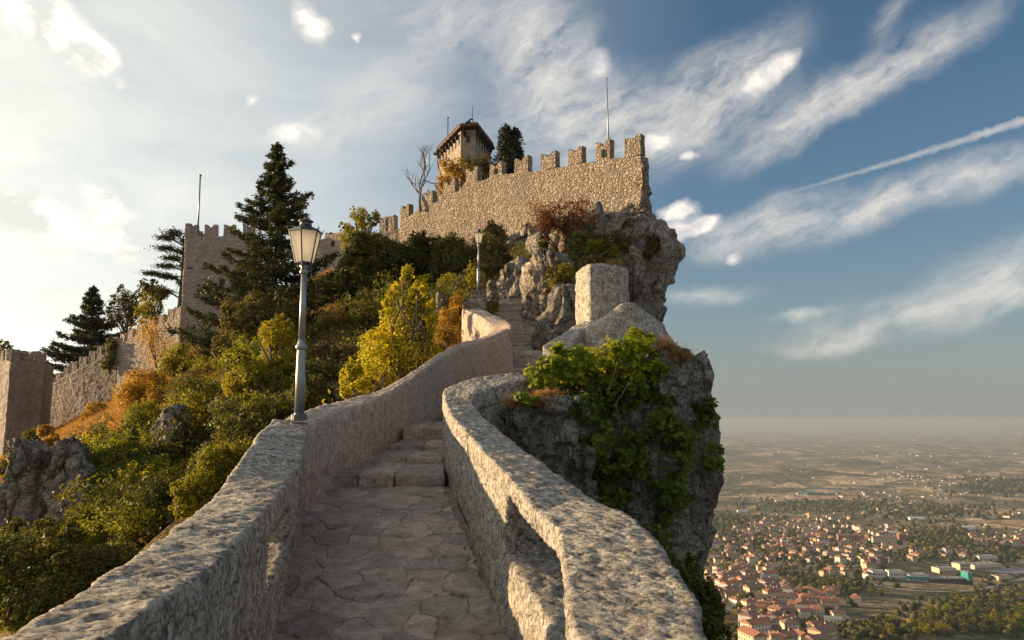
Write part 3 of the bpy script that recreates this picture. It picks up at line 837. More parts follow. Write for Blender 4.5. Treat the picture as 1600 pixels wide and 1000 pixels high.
# ------------------------------------------------------------------ the ridge: path line, hillside
PY_ = [0.5, 1.5, 4.0, 6.35, 7.5, 8.6, 9.3, 11.0]
PZ_ = [-2.22, -2.16, -1.97, -1.70, -1.47, -1.27, -1.13, -0.925]
PL_ = [-0.95, -1.05, -1.46, -1.86, -2.08, -2.32, -2.43, -2.66]
PR_ = [0.22, 0.22, 0.22, 0.02, -0.34, -0.52, -0.70, -0.99]
def zp(y): return float(np.interp(y, PY_, PZ_))

def tps(pts):
    pts = np.array(pts, float); X = pts[:, :2]; n = len(X)
    def U(r2): return np.where(r2 > 0, r2*np.log(np.maximum(r2, 1e-12)), 0)
    K = U(((X[:, None]-X[None])**2).sum(-1)) + np.eye(n)*6.0
    A = np.zeros((n+3, n+3)); A[:n, :n] = K; A[:n, n] = 1; A[:n, n+1:] = X; A[n, :n] = 1; A[n+1:, :n] = X.T
    s_ = np.linalg.solve(A, np.concatenate([pts[:, 2], [0, 0, 0]]))
    def f(x, y):
        q = np.stack([x, y], -1)
        r2 = ((q[:, None]-X[None])**2).sum(-1)
        return U(r2)@s_[:n] + s_[n] + q@s_[n+1:]
    return f
anch = [(0, 2, -2.9), (-0.9, 8, -2.2), (-1.8, 12, -1.5), (-0.9, 18, 0.0), (0.5, 24, 1.0), (0, 32, 4.4), (2.4, 20, 1.6),
        (-4.6, 4, -5.5), (-5.8, 9, -5.8), (-6.5, 13, -5.0), (-12, 8, -10), (-25, 10, -13), (-40, 20, -16), (-60, 45, -12), (-3, -8, -4.5), (-20, -10, -13), (5, -8, -4)]
for a in [(60, 930, 25), (0, 830, 34), (200, 840, 27), (330, 720, 29), (430, 640, 26), (300, 800, 24), (20, 748, 44), (70, 712, 48), (150, 668, 50), (235, 618, 54), (300, 568, 58),
          (130, 760, 33), (200, 690, 37), (300, 640, 38), (400, 580, 35), (400, 530, 50), (520, 510, 46), (560, 580, 30), (620, 520, 34), (700, 470, 36),
          (745, 462, 32), (640, 610, 20), (800, 440, 37), (800, 376, 55), (1000, 372, 50), (640, 372, 66), (690, 345, 82), (800, 352, 78), (950, 350, 66), (500, 440, 68),
          (100, 665, 90), (200, 615, 90), (290, 560, 88), (20, 690, 90), (20, 720, 62), (60, 700, 66)]:
    anch.append(tuple(P(*a)))
hill_f = tps(anch)
def xr(y): return np.interp(y, [-10, 0, 9, 12, 14, 20, 26, 35, 48, 60, 90], [1.0, 0.9, 0.3, 0.1, 0.2, 2.6, 3.4, 5.0, 7.0, 8.5, 7.0])
def hill_z(x, y, rough=True):
    x = np.asarray(x, float); y = np.asarray(y, float)
    z = hill_f(x, y)
    if rough:
        q = np.stack([x, y, np.zeros_like(x)], -1)
        k = np.clip((np.hypot(x+1, 0)-3)/5, 0, 1)*np.clip((-x-1.5)/3, 0, 1)
        z = z + k*np.interp(y, [30, 44], [1.0, 0.3])*(1.3*fbm(q*0.11, 3) + 0.55*fbm(q*0.4, 4))
    z = np.minimum(z, 12.6+0.02*(z-12.6)); dr = np.maximum(0, x-xr(y)); z = z - np.minimum(dr*22, 190) - np.clip((y-95)/3, 0, 40)*2.0
    dl = np.maximum(0, -62-x); z = z - dl*1.2
    db = np.maximum(0, -6-y); z = z - db*2.2
    return np.maximum(z, -215)
gx = np.unique(np.concatenate([np.linspace(-230, -62, 30), np.linspace(-62, -12, 170), np.linspace(-12, 12, 110), np.linspace(12, 48, 30)]))
gy = np.unique(np.concatenate([np.linspace(-110, -6, 24), np.linspace(-6, 40, 190), np.linspace(40, 96, 150), np.linspace(96, 200, 16)]))
GX, GY = np.meshgrid(gx, gy, indexing='ij')
V = np.stack([GX.ravel(), GY.ravel(), np.concatenate([hill_z(GX[i], GY[i]) for i in range(len(gx))])], -1)
nx, ny = GX.shape
i, j = np.meshgrid(np.arange(nx-1), np.arange(ny-1), indexing='ij')
Fc = np.stack([i*ny+j, (i+1)*ny+j, (i+1)*ny+j+1, i*ny+j+1], -1).reshape(-1, 4)
hill = link('hillside', mesh_np('hillside', V, Fc), M['earth'], None, True, kind='structure')

# ------------------------------------------------------------------ the valley far below
def valley_z(x, y):
    x = np.asarray(x, float); y = np.asarray(y, float)
    r_ = np.hypot(x, y)
    z = np.interp(r_, [0, 300, 600, 900, 1400, 2000, 2600, 3300, 4500, 7000, 12000, 30000, 70000], [-160, -170, -190, -215, -262, -310, -345, -372, -395, -420, -460, -520, -620])
    q = np.stack([x, y, np.zeros_like(x)], -1)
    am = np.interp(r_, [400, 1200, 2600, 3600, 6000, 20000, 60000], [5, 14, 45, 100, 150, 170, 100])
    z = z + am*fbm(q/np.array([1700., 1100., 1]), 5, 0.5) + am*0.45*ridge(q/np.array([3800., 1500., 1])+5, 4)-am*0.2
    return z
na, nr = 520, 330
th = np.linspace(R(-50), R(50), na); rr = np.geomspace(260, 75000, nr)
TH, RR = np.meshgrid(th, rr, indexing='ij')
VX, VY = (np.sin(TH)*RR).ravel(), (np.cos(TH)*RR).ravel()
V = np.stack([VX, VY, np.concatenate([valley_z(VX[k:k+20000], VY[k:k+20000]) for k in range(0, len(VX), 20000)])], -1)
VZ = V[:, 2].reshape(na, nr)
i, j = np.meshgrid(np.arange(na-1), np.arange(nr-1), indexing='ij')
Fc = np.stack([i*nr+j, i*nr+j+1, (i+1)*nr+j+1, (i+1)*nr+j], -1).reshape(-1, 4)
link('valley_ground', mesh_np('valley_ground', V, Fc), M['valley'], None, True, kind='structure')
# coarse ground on the remaining sides, so the land goes on all round
th = np.linspace(R(50), R(310), 90); rr = np.geomspace(60, 75000, 60)
TH, RR = np.meshgrid(th, rr, indexing='ij')
V = np.stack([(np.sin(TH)*RR).ravel(), (np.cos(TH)*RR).ravel(), np.interp(RR.ravel(), [0, 300, 1400, 3300, 12000, 70000], [-160, -170, -262, -372, -460, -620])], -1)
i, j = np.meshgrid(np.arange(89), np.arange(59), indexing='ij')
Fc = np.stack([i*60+j, i*60+j+1, (i+1)*60+j+1, (i+1)*60+j], -1).reshape(-1, 4)
link('valley_ground', mesh_np('valley_ground_behind', V, Fc), M['valley'], None, True, kind='structure')

def valley_h(x, y):
    """height of the built valley mesh, read back from its grid"""
    u = (np.arctan2(x, y)-R(-50))/R(100)*(na-1); v_ = np.log(np.hypot(x, y)/260)/math.log(75000/260)*(nr-1)
    u = np.clip(u, 0, na-1.001); v_ = np.clip(v_, 0, nr-1.001); i0 = u.astype(int); j0 = v_.astype(int); fu, fv = u-i0, v_-j0
    return (VZ[i0, j0]*(1-fu)+VZ[i0+1, j0]*fu)*(1-fv)+(VZ[i0, j0+1]*(1-fu)+VZ[i0+1, j0+1]*fu)*fv
KS = np.geomspace(300, 74000, 700)
def on_valley(px, py):
    """where the ray through a photo pixel meets the valley floor"""
    d = ray(px, py); d = d/d[1]
    h = KS*d[2]-valley_h(KS*d[0], KS*d[1]); n_ = int(np.argmax(h <= 0)) if (h <= 0).any() else len(KS)-1
    n_ = max(n_, 1); f = h[n_-1]/(h[n_-1]-h[n_]+1e-9); k = KS[n_-1]+(KS[n_]-KS[n_-1])*min(max(f, 0), 1)
    q = d*k
    return np.array([q[0], q[1], float(valley_h(q[:1], q[1:2])[0])])

# ------------------------------------------------------------------ parapets
def d_wall(a=1.0, sc=1.0):
    def f(c):
        return a*(0.022*fbm(c*1.8*sc, 3) + 0.011*fbm(c*8*sc+3, 3, 0.7) + 0.006*facets(c*7.5*sc)[0] + 0.014*ridge(c*19*sc, 3, 0.65) - 0.006 - 0.007*np.clip(pnoise(c*11*sc+7)*2-0.5, 0, 1))
    return f

lw = thing('parapet_wall', 'long thick pale stone parapet on the left of the path, carrying the near lamp', 'parapet wall', (-2.6, 9.0, -1.3))
LY = [1.3, 2.4, 3.4, 4.5, 6.0, 7.6, 9.0, 10.0]
li = [(-1.0, 1.3, -0.62)] + [tuple(P(*a)) for a in [(200, 972, 2.4), (320, 896, 3.4), (380, 840, 4.5), (432, 780, 6.0), (464, 736, 7.6), (477, 690, 9.0), (482, 659, 10.1)]]
lo = [(-1.44, 1.3, -0.62)] + [tuple(P(*a)) for a in [(52, 972, 2.5), (180, 886, 3.45), (262, 832, 4.6), (330, 780, 6.1), (378, 712, 7.7), (404, 676, 9.1), (432, 650, 10.3)]]
li, lo = np.array(li), np.array(lo)
def at_y(A, y): return np.array([np.interp(y, A[:, 1], A[:, 0]), y, np.interp(y, A[:, 1], A[:, 2])])
def lsec(y, ztop=None, zbot=None, inset=0.0):
    a, b = at_y(lo, y), at_y(li, y)
    e = (b-a)/np.linalg.norm(b-a)*inset
    a, b = a+e, b-e
    zt_a, zt_b = (a[2], b[2]) if ztop is None else (ztop, ztop)
    xi = np.interp(y, PY_, PL_); zb = zp(y)-0.25 if zbot is None else zbot
    return [(a[0], a[1], zt_a), (b[0], b[1], zt_b), ((b[0] if zbot is not None else 0.35*b[0]+0.65*(xi-0.02)), b[1], zb), (a[0]-(0.25 if zbot is None else 0), a[1], zb-(1.5 if zbot is None else 0))]
ys = [1.3, 2.4, 3.4, 4.5, 5.3, 6.0, 6.8, 7.6, 8.3, 9.0, 9.6, 10.1]
def lcap(y):
    a, b = at_y(lo, y), at_y(li, y)
    return [a, b, b-np.array([0.0, 0, 0.22]), a-np.array([0, 0, 0.22])]
me = sweep('coping', [lcap(y) for y in ys], 0.026, d_wall(1.25), 2)
link('coping', me, M['parapet'], lw, True)
def body(y): 
    s_ = lsec(y, inset=0.012); s_[0] = (s_[0][0], s_[0][1], s_[0][2]-0.19); s_[1] = (s_[1][0], s_[1][1], s_[1][2]-0.19); return s_
link('wall_body', sweep('wall_body', [body(y) for y in [1.3, 2.4, 3.4, 4.5, 5.2, 5.75]], 0.03, d_wall(1.2), 2), M['parapet'], lw, True)
link('wall_body', sweep('wall_body', [body(y) for y in [7.15, 7.6, 8.3, 9.0, 9.6, 10.1]], 0.03, d_wall(1.2), 2), M['parapet'], lw, True)
def sill(y):
    s_ = lsec(y, inset=0.012); z = zp(y)+0.50
    return [(s_[0][0], y, z), (s_[1][0], y, z), s_[2], s_[3]]
link('opening_sill', sweep('opening_sill', [sill(y) for y in [5.55, 6.1, 6.7, 7.35]], 0.03, d_wall(1.3), 2), M['parapet'], lw, True)

# the same parapet curving on behind the steps, pinker stone
fi = [P(*a) for a in [(482, 659, 10.1), (526, 645, 11.3), (568, 632, 12.4), (597, 620, 13.6), (635, 597, 15.0), (660, 580, 16.2), (690, 559, 18.0), (720, 544, 19.8), (756, 531, 22.0), (797, 512, 23.8)]]
fo = [P(*a) for a in [(432, 650, 10.3), (490, 636, 11.6), (539, 623, 12.9), (585, 612, 14.1), (628, 590, 15.5), (655, 573, 16.7), (686, 551, 18.5), (718, 536, 20.3), (752, 527, 22.6), (775, 514, 24.4)]]
fz = [-1.2, -1.1, -0.95, -0.7, -0.45, -0.15, 0.2, 0.6, 1.0, 1.35]
fi[0], fo[0], fz[0] = at_y(li, 9.6), at_y(lo, 9.6), -1.3
sec = []
for a, b, z, oo in zip(fo, fi, fz, [0.05, 0.1, 0.18]+[0.26]*7):
    inw = (b-a); inw[2] = 0; inw /= np.linalg.norm(inw)
    sec.append([a, b, b+inw*oo+np.array([0, 0, z-b[2]]), a-inw*0.2+np.array([0, 0, z-1.6-a[2]])])
link('wall_body', sweep('wall_far', sec, 0.05, d_wall(1.3, 0.9), 2), M['parapet_far'], lw, True, label='pinkish far stretch of the parapet curving up behind the steps')

# parapet on the left of the stairway, up to the far lamp
up = thing('parapet_wall', 'short stone parapet stepping up the left of the distant stairway below the far lamp', 'parapet wall', tuple(P(760, 505, 26)))
ui = [P(*a) for a in [(799, 507, 23.6), (790, 500, 24.6), (775, 493, 26.0), (757, 485, 27.6), (750, 483, 28.4)]]
uo = [P(*a) for a in [(768, 512, 24.2), (752, 496, 25.2), (738, 489, 26.4), (724, 483, 28.0), (722, 482, 28.8)]]
sec = [[a, b, b-np.array([0, 0, 1.6]), a-np.array([0, 0, 2.4])] for a, b in zip(uo, ui)]
link('wall_body', sweep('wall_upper', sec, 0.05, d_wall(1.5, 0.8), 3), M['parapet_far'], up, True)
def rock_box(name, corners, z0, z1, step, disp, mat, parent=None, sm=3, **kw):
    """an upright stone block on a four-cornered plan"""
    c = [np.array(q[:2], float) for q in corners]
    K = [[(c[0][0], c[0][1], z1), (c[1][0], c[1][1], z1), (c[1][0], c[1][1], z0), (c[0][0], c[0][1], z0)], [(c[3][0], c[3][1], z1), (c[2][0], c[2][1], z1), (c[2][0], c[2][1], z0), (c[3][0], c[3][1], z0)]]
    m0 = (np.array(K[0])+np.array(K[1]))/2
    return link(name, sweep(name, [K[0], m0, K[1]], step, disp, sm), mat, parent, True, **kw)
a, b = P(723, 466, 28.3), P(760, 466, 28.3)
rock_box('pedestal', [a, b, b+[0, 0.9, 0], a+[0, 0.9, 0]], P(740, 490, 28.3)[2]-0.6, P(740, 465, 28.3)[2], 0.05, d_wall(1.6, 0.8), M['rock'], up)
a, b = P(736, 458, 28.6), P(759, 458, 28.6)
rock_box('pedestal_cap', [a, b, b+[0, 0.6, 0], a+[0, 0.6, 0]], P(740, 467, 28.6)[2]-0.05, P(740, 453, 28.6)[2], 0.05, d_wall(1.4, 0.8), M['rock'], up)

# right-hand parapet
rw = thing('parapet_wall', 'thick sunlit stone parapet on the right of the path with a slot under its coping', 'parapet wall', (0.3, 6.0, -1.7))
ri = np.array([(0.22, 1.4, -0.72)] + [tuple(P(*a)) for a in [(900, 1000, 2.7), (886, 938, 3.3), (878, 868, 4.2), (869, 824, 4.9), (838, 798, 5.5), (794, 745, 6.4), (759, 710, 7.6), (727, 674, 9.6), (704, 648, 11.2), (694, 622, 12.6), (697, 606, 13.3), (740, 590, 13.9), (812, 582, 14.6)]])
ro = np.array([(0.70, 1.4, -0.72)] + [tuple(P(*a)) for a in [(1108, 1000, 2.72), (1090, 938, 3.3), (1054, 886, 3.95), (1023, 842, 4.7), (983, 806, 5.3), (913, 771, 6.1), (847, 723, 7.5), (800, 688, 9.4), (764, 658, 11.0), (742, 636, 12.1), (742, 618, 12.7), (770, 605, 13.2), (825, 592, 13.8)]])
th_c = [0.15, 0.15, 0.15, 0.16, 0.17, 0.16, 0.16, 0.17, 0.24, 0.30, 0.3, 0.3, 0.3, 0.3]
sec = []
for a, b, h in zip(ro, ri, th_c):
    sec.append([a, b, b-np.array([0, 0, h]), a-np.array([0, 0, h])])
link('coping', sweep('coping_right', sec, 0.026, d_wall(1.35), 2), M['parapet'], rw, True)
rb = []
for k in range(6, 14):
    a, b = ro[k].copy(), ri[k].copy(); h = th_c[k]-0.03
    zb = (zp(b[1]) if b[1] < 11 else -0.9+(b[1]-11)*0.15)-0.3
    if k == 6:      # the jamb of the slot
        a = a*0.6+ro[7]*0.4; b = b*0.85+ri[7]*0.15
    inw = (a-b); inw[2] = 0; inw /= np.linalg.norm(inw)
    b = b+inw*0.02; a = a-inw*0.02
    rb.append([a-[0, 0, h], b-[0, 0, h], b+np.array([0, 0, zb-b[2]])-inw*0.03, a+np.array([0, 0, zb-2.8-a[2]])+inw*0.15])
link('wall_body', sweep('wall_right', rb, 0.03, d_wall(1.4), 2), M['parapet'], rw, True)
rl = []
for y in [1.4, 2.7, 3.6, 4.4, 5.2, 6.0, 6.9]:
    a, b = at_y(ro[:8], y), at_y(ri[:8], y)
    zt = zp(y)+0.56; b = b+[0.01, 0, 0]; xi = np.interp(y, PY_, PR_)
    rl.append([(a[0], a[1], zt-0.02), (b[0], b[1], zt), (min(b[0], xi)-0.03, y, zp(y)-0.3), (a[0]+0.2, y, zp(y)-3.0)])
link('slot_ledge', sweep('slot_ledge', rl, 0.03, d_wall(1.5), 2), M['parapet'], rw, True)
pl = []
for y in [1.3, 1.9]:
    a, b = at_y(ro[:8], y), at_y(ri[:8], y); pl.append([(a[0]-.03, y, a[2]-0.1), (b[0]+.03, y, b[2]-0.1), (b[0]+.03, y, -1.9), (a[0]-.03, y, -1.9)])
link('slot_jamb', sweep('slot_jamb', pl, 0.05, d_wall(1.2), 2), M['parapet'], rw, True)

# ------------------------------------------------------------------ path: mortar bed and paving stones
def bed(name, rows, mat, thick=0.35, amp=0.012):
    """strip through rows of (xl, xr, y, z)"""
    Q = spline(np.array([[(a, y, z), (b, y, z)] for a, b, y, z in rows]), 0.09); n = len(Q); m = 26
    t_ = np.linspace(0, 1, m)[None, :, None]
    G = Q[:, None, 0]*(1-t_)+Q[:, None, 1]*t_
    G[..., 2] += amp*fbm(G.reshape(-1, 3)*3, 3).reshape(n, m)*2
    V = G.reshape(-1, 3); i, j = np.meshgrid(np.arange(n-1), np.arange(m-1), indexing='ij')
    Fc = np.stack([i*m+j, i*m+j+1, (i+1)*m+j+1, (i+1)*m+j], -1).reshape(-1, 4)
    return link(name, mesh_np(name, V, Fc), mat, None, True, kind='structure')
path = bed('stone_path', [(l-0.12, r_+0.14, y, z-0.012) for y, z, l, r_ in zip(PY_, PZ_, PL_, PR_)] + [(-2.75, -1.0, 11.25, -0.93)], M['mortar'])

def clip(poly, n, c):
    out_ = []
    for k in range(len(poly)):
        a, b = poly[k], poly[(k+1) % len(poly)]
        da, db = a@n-c, b@n-c
        if da <= 0: out_.append(a)
        if da*db < 0: out_.append(a+(b-a)*(da/(da-db)))
    return out_
def voronoi(seeds, bounds, gap):
    x0, x1, y0, y1 = bounds; polys = []
    S_ = np.array(seeds)
    for i_, s_ in enumerate(S_):
        poly = [np.array(q, float) for q in ((x0, y0), (x1, y0), (x1, y1), (x0, y1))]
        o_ = np.argsort(((S_-s_)**2).sum(1))[1:16]
        for j_ in o_:
            d = S_[j_]-s_; L_ = np.linalg.norm(d); n_ = d/L_
            poly = clip(poly, n_, (S_[j_]+s_)@n_/2-gap/2)
            if len(poly) < 3: break
        if len(poly) >= 3: polys.append(poly)
    return polys
rs = np.random.default_rng(21)
seeds = []
v = 0.0
LEN = 10.2
while v < LEN:
    step = 0.20+0.20*rs.random()
    u = -0.1*rs.random()
    while u < 1.0:
        wu = 0.10+0.26*rs.random()**1.3
        seeds.append((u+wu/2+rs.normal()*0.02, v+rs.normal()*0.09)); u += wu
    v += step
seeds = [(u*1.9, v_) for u, v_ in seeds]
def path_pt(u, v_):
    y = 1.0+v_; t_ = u/1.9
    xl, x_r = np.interp(y, PY_, PL_)-0.04, np.interp(y, PY_, PR_)+0.05
    return np.array([xl+(x_r-xl)*t_, y, zp(y)])
nst = 0
for poly in voronoi(seeds, (0, 1.9, 0, LEN), 0.004):
    cen = np.mean(poly, axis=0)
    # ragged edges: fractal wobble in each side, the same for both neighbours
    ring = []
    for k in range(len(poly)):
        a, b = poly[k], poly[(k+1) % len(poly)]; L_ = np.linalg.norm(b-a)
        if L_ < 0.02: continue
        m_ = 1 if L_ < 0.06 else (3 if L_ < 0.16 else 5)
        for tq in np.arange(m_)/m_: ring.append(a*(1-tq)+b*tq)
    if len(ring) < 4: continue
    rq = np.array(ring); r3 = np.concatenate([rq, np.zeros((len(rq), 1))], 1)
    rq = rq+np.stack([fbm(r3*6, 3), fbm(r3*6+40, 3)], -1)*0.075
    ring = list(rq)
    if len(ring) < 4: continue
    lift = 0.002+0.009*rs.random()**2; tilt = rs.normal(size=2)*0.018
    top, low = [], []
    for q in ring:
        w3 = path_pt(*q); dz = (q-cen)@tilt
        low.append(w3-[0, 0, 0.05])
        qi = q+(cen-q)/max(0.05, np.linalg.norm(cen-q))*0.012; w4 = path_pt(*qi)
        top.append((w3+[0, 0, lift-0.009+dz*0.9], w4+[0, 0, lift+dz+rs.normal()*0.002]))
    c3 = path_pt(*cen)
    n_ = len(ring); Vv = low+[t_[0] for t_ in top]+[t_[1] for t_ in top]+[c3+[0, 0, lift+0.003+rs.normal()*0.002]]
    Ff = []
    for k in range(n_):
        k2 = (k+1) % n_
        Ff += [(k, k2, n_+k2, n_+k), (n_+k, n_+k2, 2*n_+k2, 2*n_+k), (2*n_+k, 2*n_+k2, 3*n_)]
    mb = MB(); mb.add(Vv, Ff); mb.obj('paving_stone', M['paving'], path); nst += 1

# the four worn steps where the path turns
steps = bed('landing', [(-2.75, -1.0, 11.2, -1.0), (-2.5, -1.05, 12.4, -0.80), (-2.3, -1.1, 13.3, -0.65), (-2.1, -1.1, 14.2, -0.5), (-1.8, -0.6, 15.4, -0.10), (-1.5, 0.2, 17.2, 0.0), (-1.0, 0.8, 20, 0.55), (-0.4, 1.1, 22, 1.1), (-0.1, 1.1, 24.4, 1.45)], M['mortar'], amp=0.02)
def slab_row(front, back, zf, zb, h, n, parent, rng):
    """stones side by side making one step; front/back: (left, right) points"""
    fl, fr_ = [np.array(q, float) for q in front]; bl, br_ = [np.array(q, float) for q in back]
    cuts = [0]+sorted(((np.arange(1, n)+rng.normal(size=n-1)*0.18)/n).tolist())+[1]
    for a, b in zip(cuts[:-1], cuts[1:]):
        g = 0.003
        a2, b2 = a+g, b-g
        jut = rng.normal()*0.02; lift = rng.normal()*0.006
        A_, B_ = fl*(1-a2)+fr_*a2, fl*(1-b2)+fr_*b2; C__, D_ = bl*(1-b2)+br_*b2, bl*(1-a2)+br_*a2
        d = np.array([0, jut])
        K0 = [(A_[0], A_[1]+jut, zf+lift), (B_[0], B_[1]+jut, zf+lift), (B_[0], B_[1]+jut, zf-h), (A_[0], A_[1]+jut, zf-h)]
        K1 = [(D_[0], D_[1], zb+lift), (C__[0], C__[1], zb+lift), (C__[0], C__[1], zb-h), (D_[0], D_[1], zb-h)]
        Kc = [K0, (np.array(K0)+np.array(K1))/2, K1]
        link('step_stone', sweep('step_stone', Kc, 0.035, lambda c: 0.035*fbm(c*3.5, 3)+0.018*fbm(c*11, 3)+0.012*facets(c*5)[0]+0.008*ridge(c*np.array([3, 3, 14.]), 2), 1), M['tread'], parent, True)
rs = np.random.default_rng(5)
def xy(px, py, Y): return P(px, py, Y)[:2]
slab_row((xy(503, 744, 10.95), xy(694, 742, 11.15)), (xy(555, 716, 12.6), xy(694, 720, 12.5)), -0.74, -0.66, 0.30, 3, steps, rs)
slab_row((xy(560, 716, 12.3), xy(694, 716, 12.35)), (xy(590, 700, 13.4), xy(694, 700, 13.4)), -0.57, -0.49, 0.28, 2, steps, rs)
slab_row((xy(606, 696, 13.2), xy(694, 693, 13.25)), (xy(632, 684, 14.3), xy(694, 684, 14.3)), -0.40, -0.33, 0.28, 2, steps, rs)
slab_row((xy(630, 666, 14.1), xy(700, 666, 14.1)), (xy(645, 656, 15.6), xy(725, 656, 15.6)), -0.13, -0.02, 0.42, 2, steps, rs)
slab_row(((-1.3, 17.6), (0.5, 17.2)), ((-1.0, 19.0), (0.7, 18.6)), 0.24, 0.34, 0.4, 4, steps, rs)
slab_row(((-1.2, 19.1), (0.8, 18.6)), ((-0.7, 21.3), (1.0, 21.0)), 0.68, 0.85, 0.4, 4, steps, rs)
slab_row(((-0.8, 21.4), (1.1, 21.2)), ((-0.1, 23.9), (1.2, 23.9)), 1.10, 1.25, 0.4, 4, steps, rs)

# the stairway climbing to the far lamp
stair = thing('stairway', 'steep worn stone stairway climbing between rocks to the far lamp', 'stairway', tuple(P(810, 580, 23.8)))
nS = 21
yS = np.linspace(23.8, 32.2, nS+1); zS = np.linspace(float(P(820, 577, 23.8)[2])-0.12, float(P(795, 469, 32.2)[2]), nS+1)
for k in range(nS):
    t0 = k/nS
    xl, x_r = -0.05-0.95*t0, 1.25-0.62*t0
    y0, y1 = yS[k], yS[k+1]+0.12; zt = zS[k+1]
    K0 = [(xl, y0+rs.normal()*0.012, zt), (x_r, y0+rs.normal()*0.012, zt), (x_r, y0, zt-0.32), (xl, y0, zt-0.32)]
    K1 = [(xl, y1, zt), (x_r, y1, zt), (x_r, y1, zt-0.32), (xl, y1, zt-0.32)]
    link('stone_step', sweep('stone_step', [K0, K1], 0.09, lambda c: 0.022*fbm(c*3, 3)+0.012*fbm(c*11, 2), 1), M['tread'], stair, True)

# ------------------------------------------------------------------ rocks
def d_rock(a=1.0, s_=1.0, strat=0.5):
    def f(c):
        q = c/s_
        w_ = q + 0.16*np.stack([fbm(q*1.1, 3), fbm(q*1.1+5, 3), fbm(q*1.1+11, 3)], -1)
        f1, e1 = facets(w_*np.array([0.66, 0.66, 0.30])); f2, e2 = facets(w_*np.array([1.7, 1.7, 0.85])+7); f3, e3 = facets(w_*np.array([3.9, 3.9, 2.6])+3)
        out_ = 0.85*f1 + 0.50*f2 + 0.20*f3 - 0.10*(1-e1) - 0.07*(1-e2) - 0.025*(1-e3)
        out_ = out_ + 0.30*fbm(q*0.5, 3) + 0.07*ridge(q*2.6, 4, 0.55) - 0.03 + strat*(0.42*((((q[:, 2]+0.35*q[:, 0]-0.2*q[:, 1])*1.15+0.5*pnoise(q*0.5)) % 1.0)-0.5)+0.16*((((q[:, 2]+0.35*q[:, 0])*3.7+0.6*pnoise(q*0.8+4)) % 1.0)-0.5))
        return out_*a*s_
    return f
def rock(name, Y0, rows, ry, step, a=0.5, s_=1.0, sq=2.9, mat='rock', parent=None, cy=None, nth=None, zlow=None, **kw):
    """rows: (photo y, left x, right x) of the outline as seen at distance Y0"""
    sl = []
    for py, l, r_ in rows:
        A_, B_ = P(l, py, Y0), P(r_, py, Y0)
        sl.append([A_[2], (A_[0]+B_[0])/2, (cy or Y0), (B_[0]-A_[0])/2, ry, sq])
    if zlow is not None:
        z_, cx_, cy_, rx_, ry_ = zlow; sl.append([z_, cx_, cy_, rx_, ry_, sq])
    per = 2*math.pi*np.sqrt((np.mean([q[3] for q in sl])**2+ry**2)/2)
    nth = nth or int(per/step)
    return link(name, loft(name, sl, nth, step, d_rock(a, s_)), M[mat], parent, True, **kw)

rock('cliff', 17.0, [(562, 985, 1056), (572, 930, 1070), (590, 880, 1084), (620, 850, 1092), (660, 845, 1098), (700, 850, 1102), (740, 860, 1098), (780, 865, 1088), (820, 870, 1080), (860, 880, 1068), (900, 890, 1056), (1000, 880, 1052), (1200, 850, 1050)],
     2.7, 0.05, 0.27, 1.35, 2.6, 'rock_near', kind='structure', zlow=(-45, 4.0, 18, 6, 8))
rock('cliff_ledge', 13.6, [(624, 800, 890), (634, 786, 912), (660, 778, 922), (700, 774, 922), (745, 778, 918), (800, 790, 925), (900, 800, 930)], 1.0, 0.035, 0.34, 0.9, 3.4, 'rock_near', kind='structure', zlow=(-9, 0.9, 14, 1.2, 1.5))
rock('cliff_spur', 20.8, [(486, 955, 992), (500, 930, 1016), (518, 905, 1038), (545, 885, 1056), (575, 875, 1070), (640, 870, 1074), (800, 870, 1076)], 1.5, 0.05, 0.14, 0.9, 2.3, 'parapet', kind='structure', zlow=(-40, 4.5, 21, 4, 5))
rock('upper_cliff', 50.0, [(372, 868, 1004), (380, 850, 1024), (395, 842, 1036), (412, 838, 1046), (430, 835, 1040), (450, 832, 1028), (480, 832, 1022), (510, 835, 1020), (560, 838, 1020), (650, 842, 1010), (800, 850, 1000)],
     6.5, 0.15, 0.36, 3.2, 2.9, 'rock', kind='structure', zlow=(-60, 8, 54, 14, 16))
rock('upper_cliff_face', 56.0, [(378, 785, 905), (388, 762, 930), (400, 750, 930), (460, 745, 930)], 4.0, 0.18, 0.35, 2.6, 2.8, 'rock', kind='structure')
rock('boulder', 29.0, [(406, 842, 872), (414, 826, 892), (430, 821, 900), (455, 820, 905), (490, 820, 905), (530, 822, 900)], 1.6, 0.07, 0.42, 1.0, 2.6, 'rock', label='large pale fissured boulder right of the stairway top below the dry shrub', category='rock')
rock('boulder', 26.5, [(450, 872, 900), (458, 860, 906), (480, 852, 912), (505, 838, 914), (530, 832, 914), (560, 830, 914)], 1.1, 0.06, 0.40, 0.8, 2.6, 'rock', label='smooth pale boulder low beside the stairway, left of the tall stone block', category='rock')
rock('boulder', 33.5, [(415, 795, 822), (425, 783, 828), (445, 778, 830), (470, 774, 830), (490, 774, 830)], 1.3, 0.08, 0.42, 1.0, 2.6, 'rock', label='grey craggy rock behind the top of the stairway, right of the far lamp', category='rock')
rock('boulder', 30.5, [(440, 765, 774), (448, 761, 777), (475, 759, 778)], 0.35, 0.05, 0.35, 0.4, 2.8, 'rock', label='small upright pillar of rock just right of the far lamp base', category='rock')
rock('boulder', 29.0, [(458, 683, 693), (464, 681, 696), (490, 680, 697)], 0.35, 0.05, 0.3, 0.4, 2.8, 'rock', label='small upright stone left of the far lamp, above the yellow tree', category='rock')
rock('boulder', 25.0, [(555, 655, 690), (570, 630, 700), (590, 610, 700), (620, 600, 700)], 0.8, 0.07, 0.4, 0.8, 2.6, 'rock', label='brown rock behind the curving parapet, right of the yellow tree', category='rock')
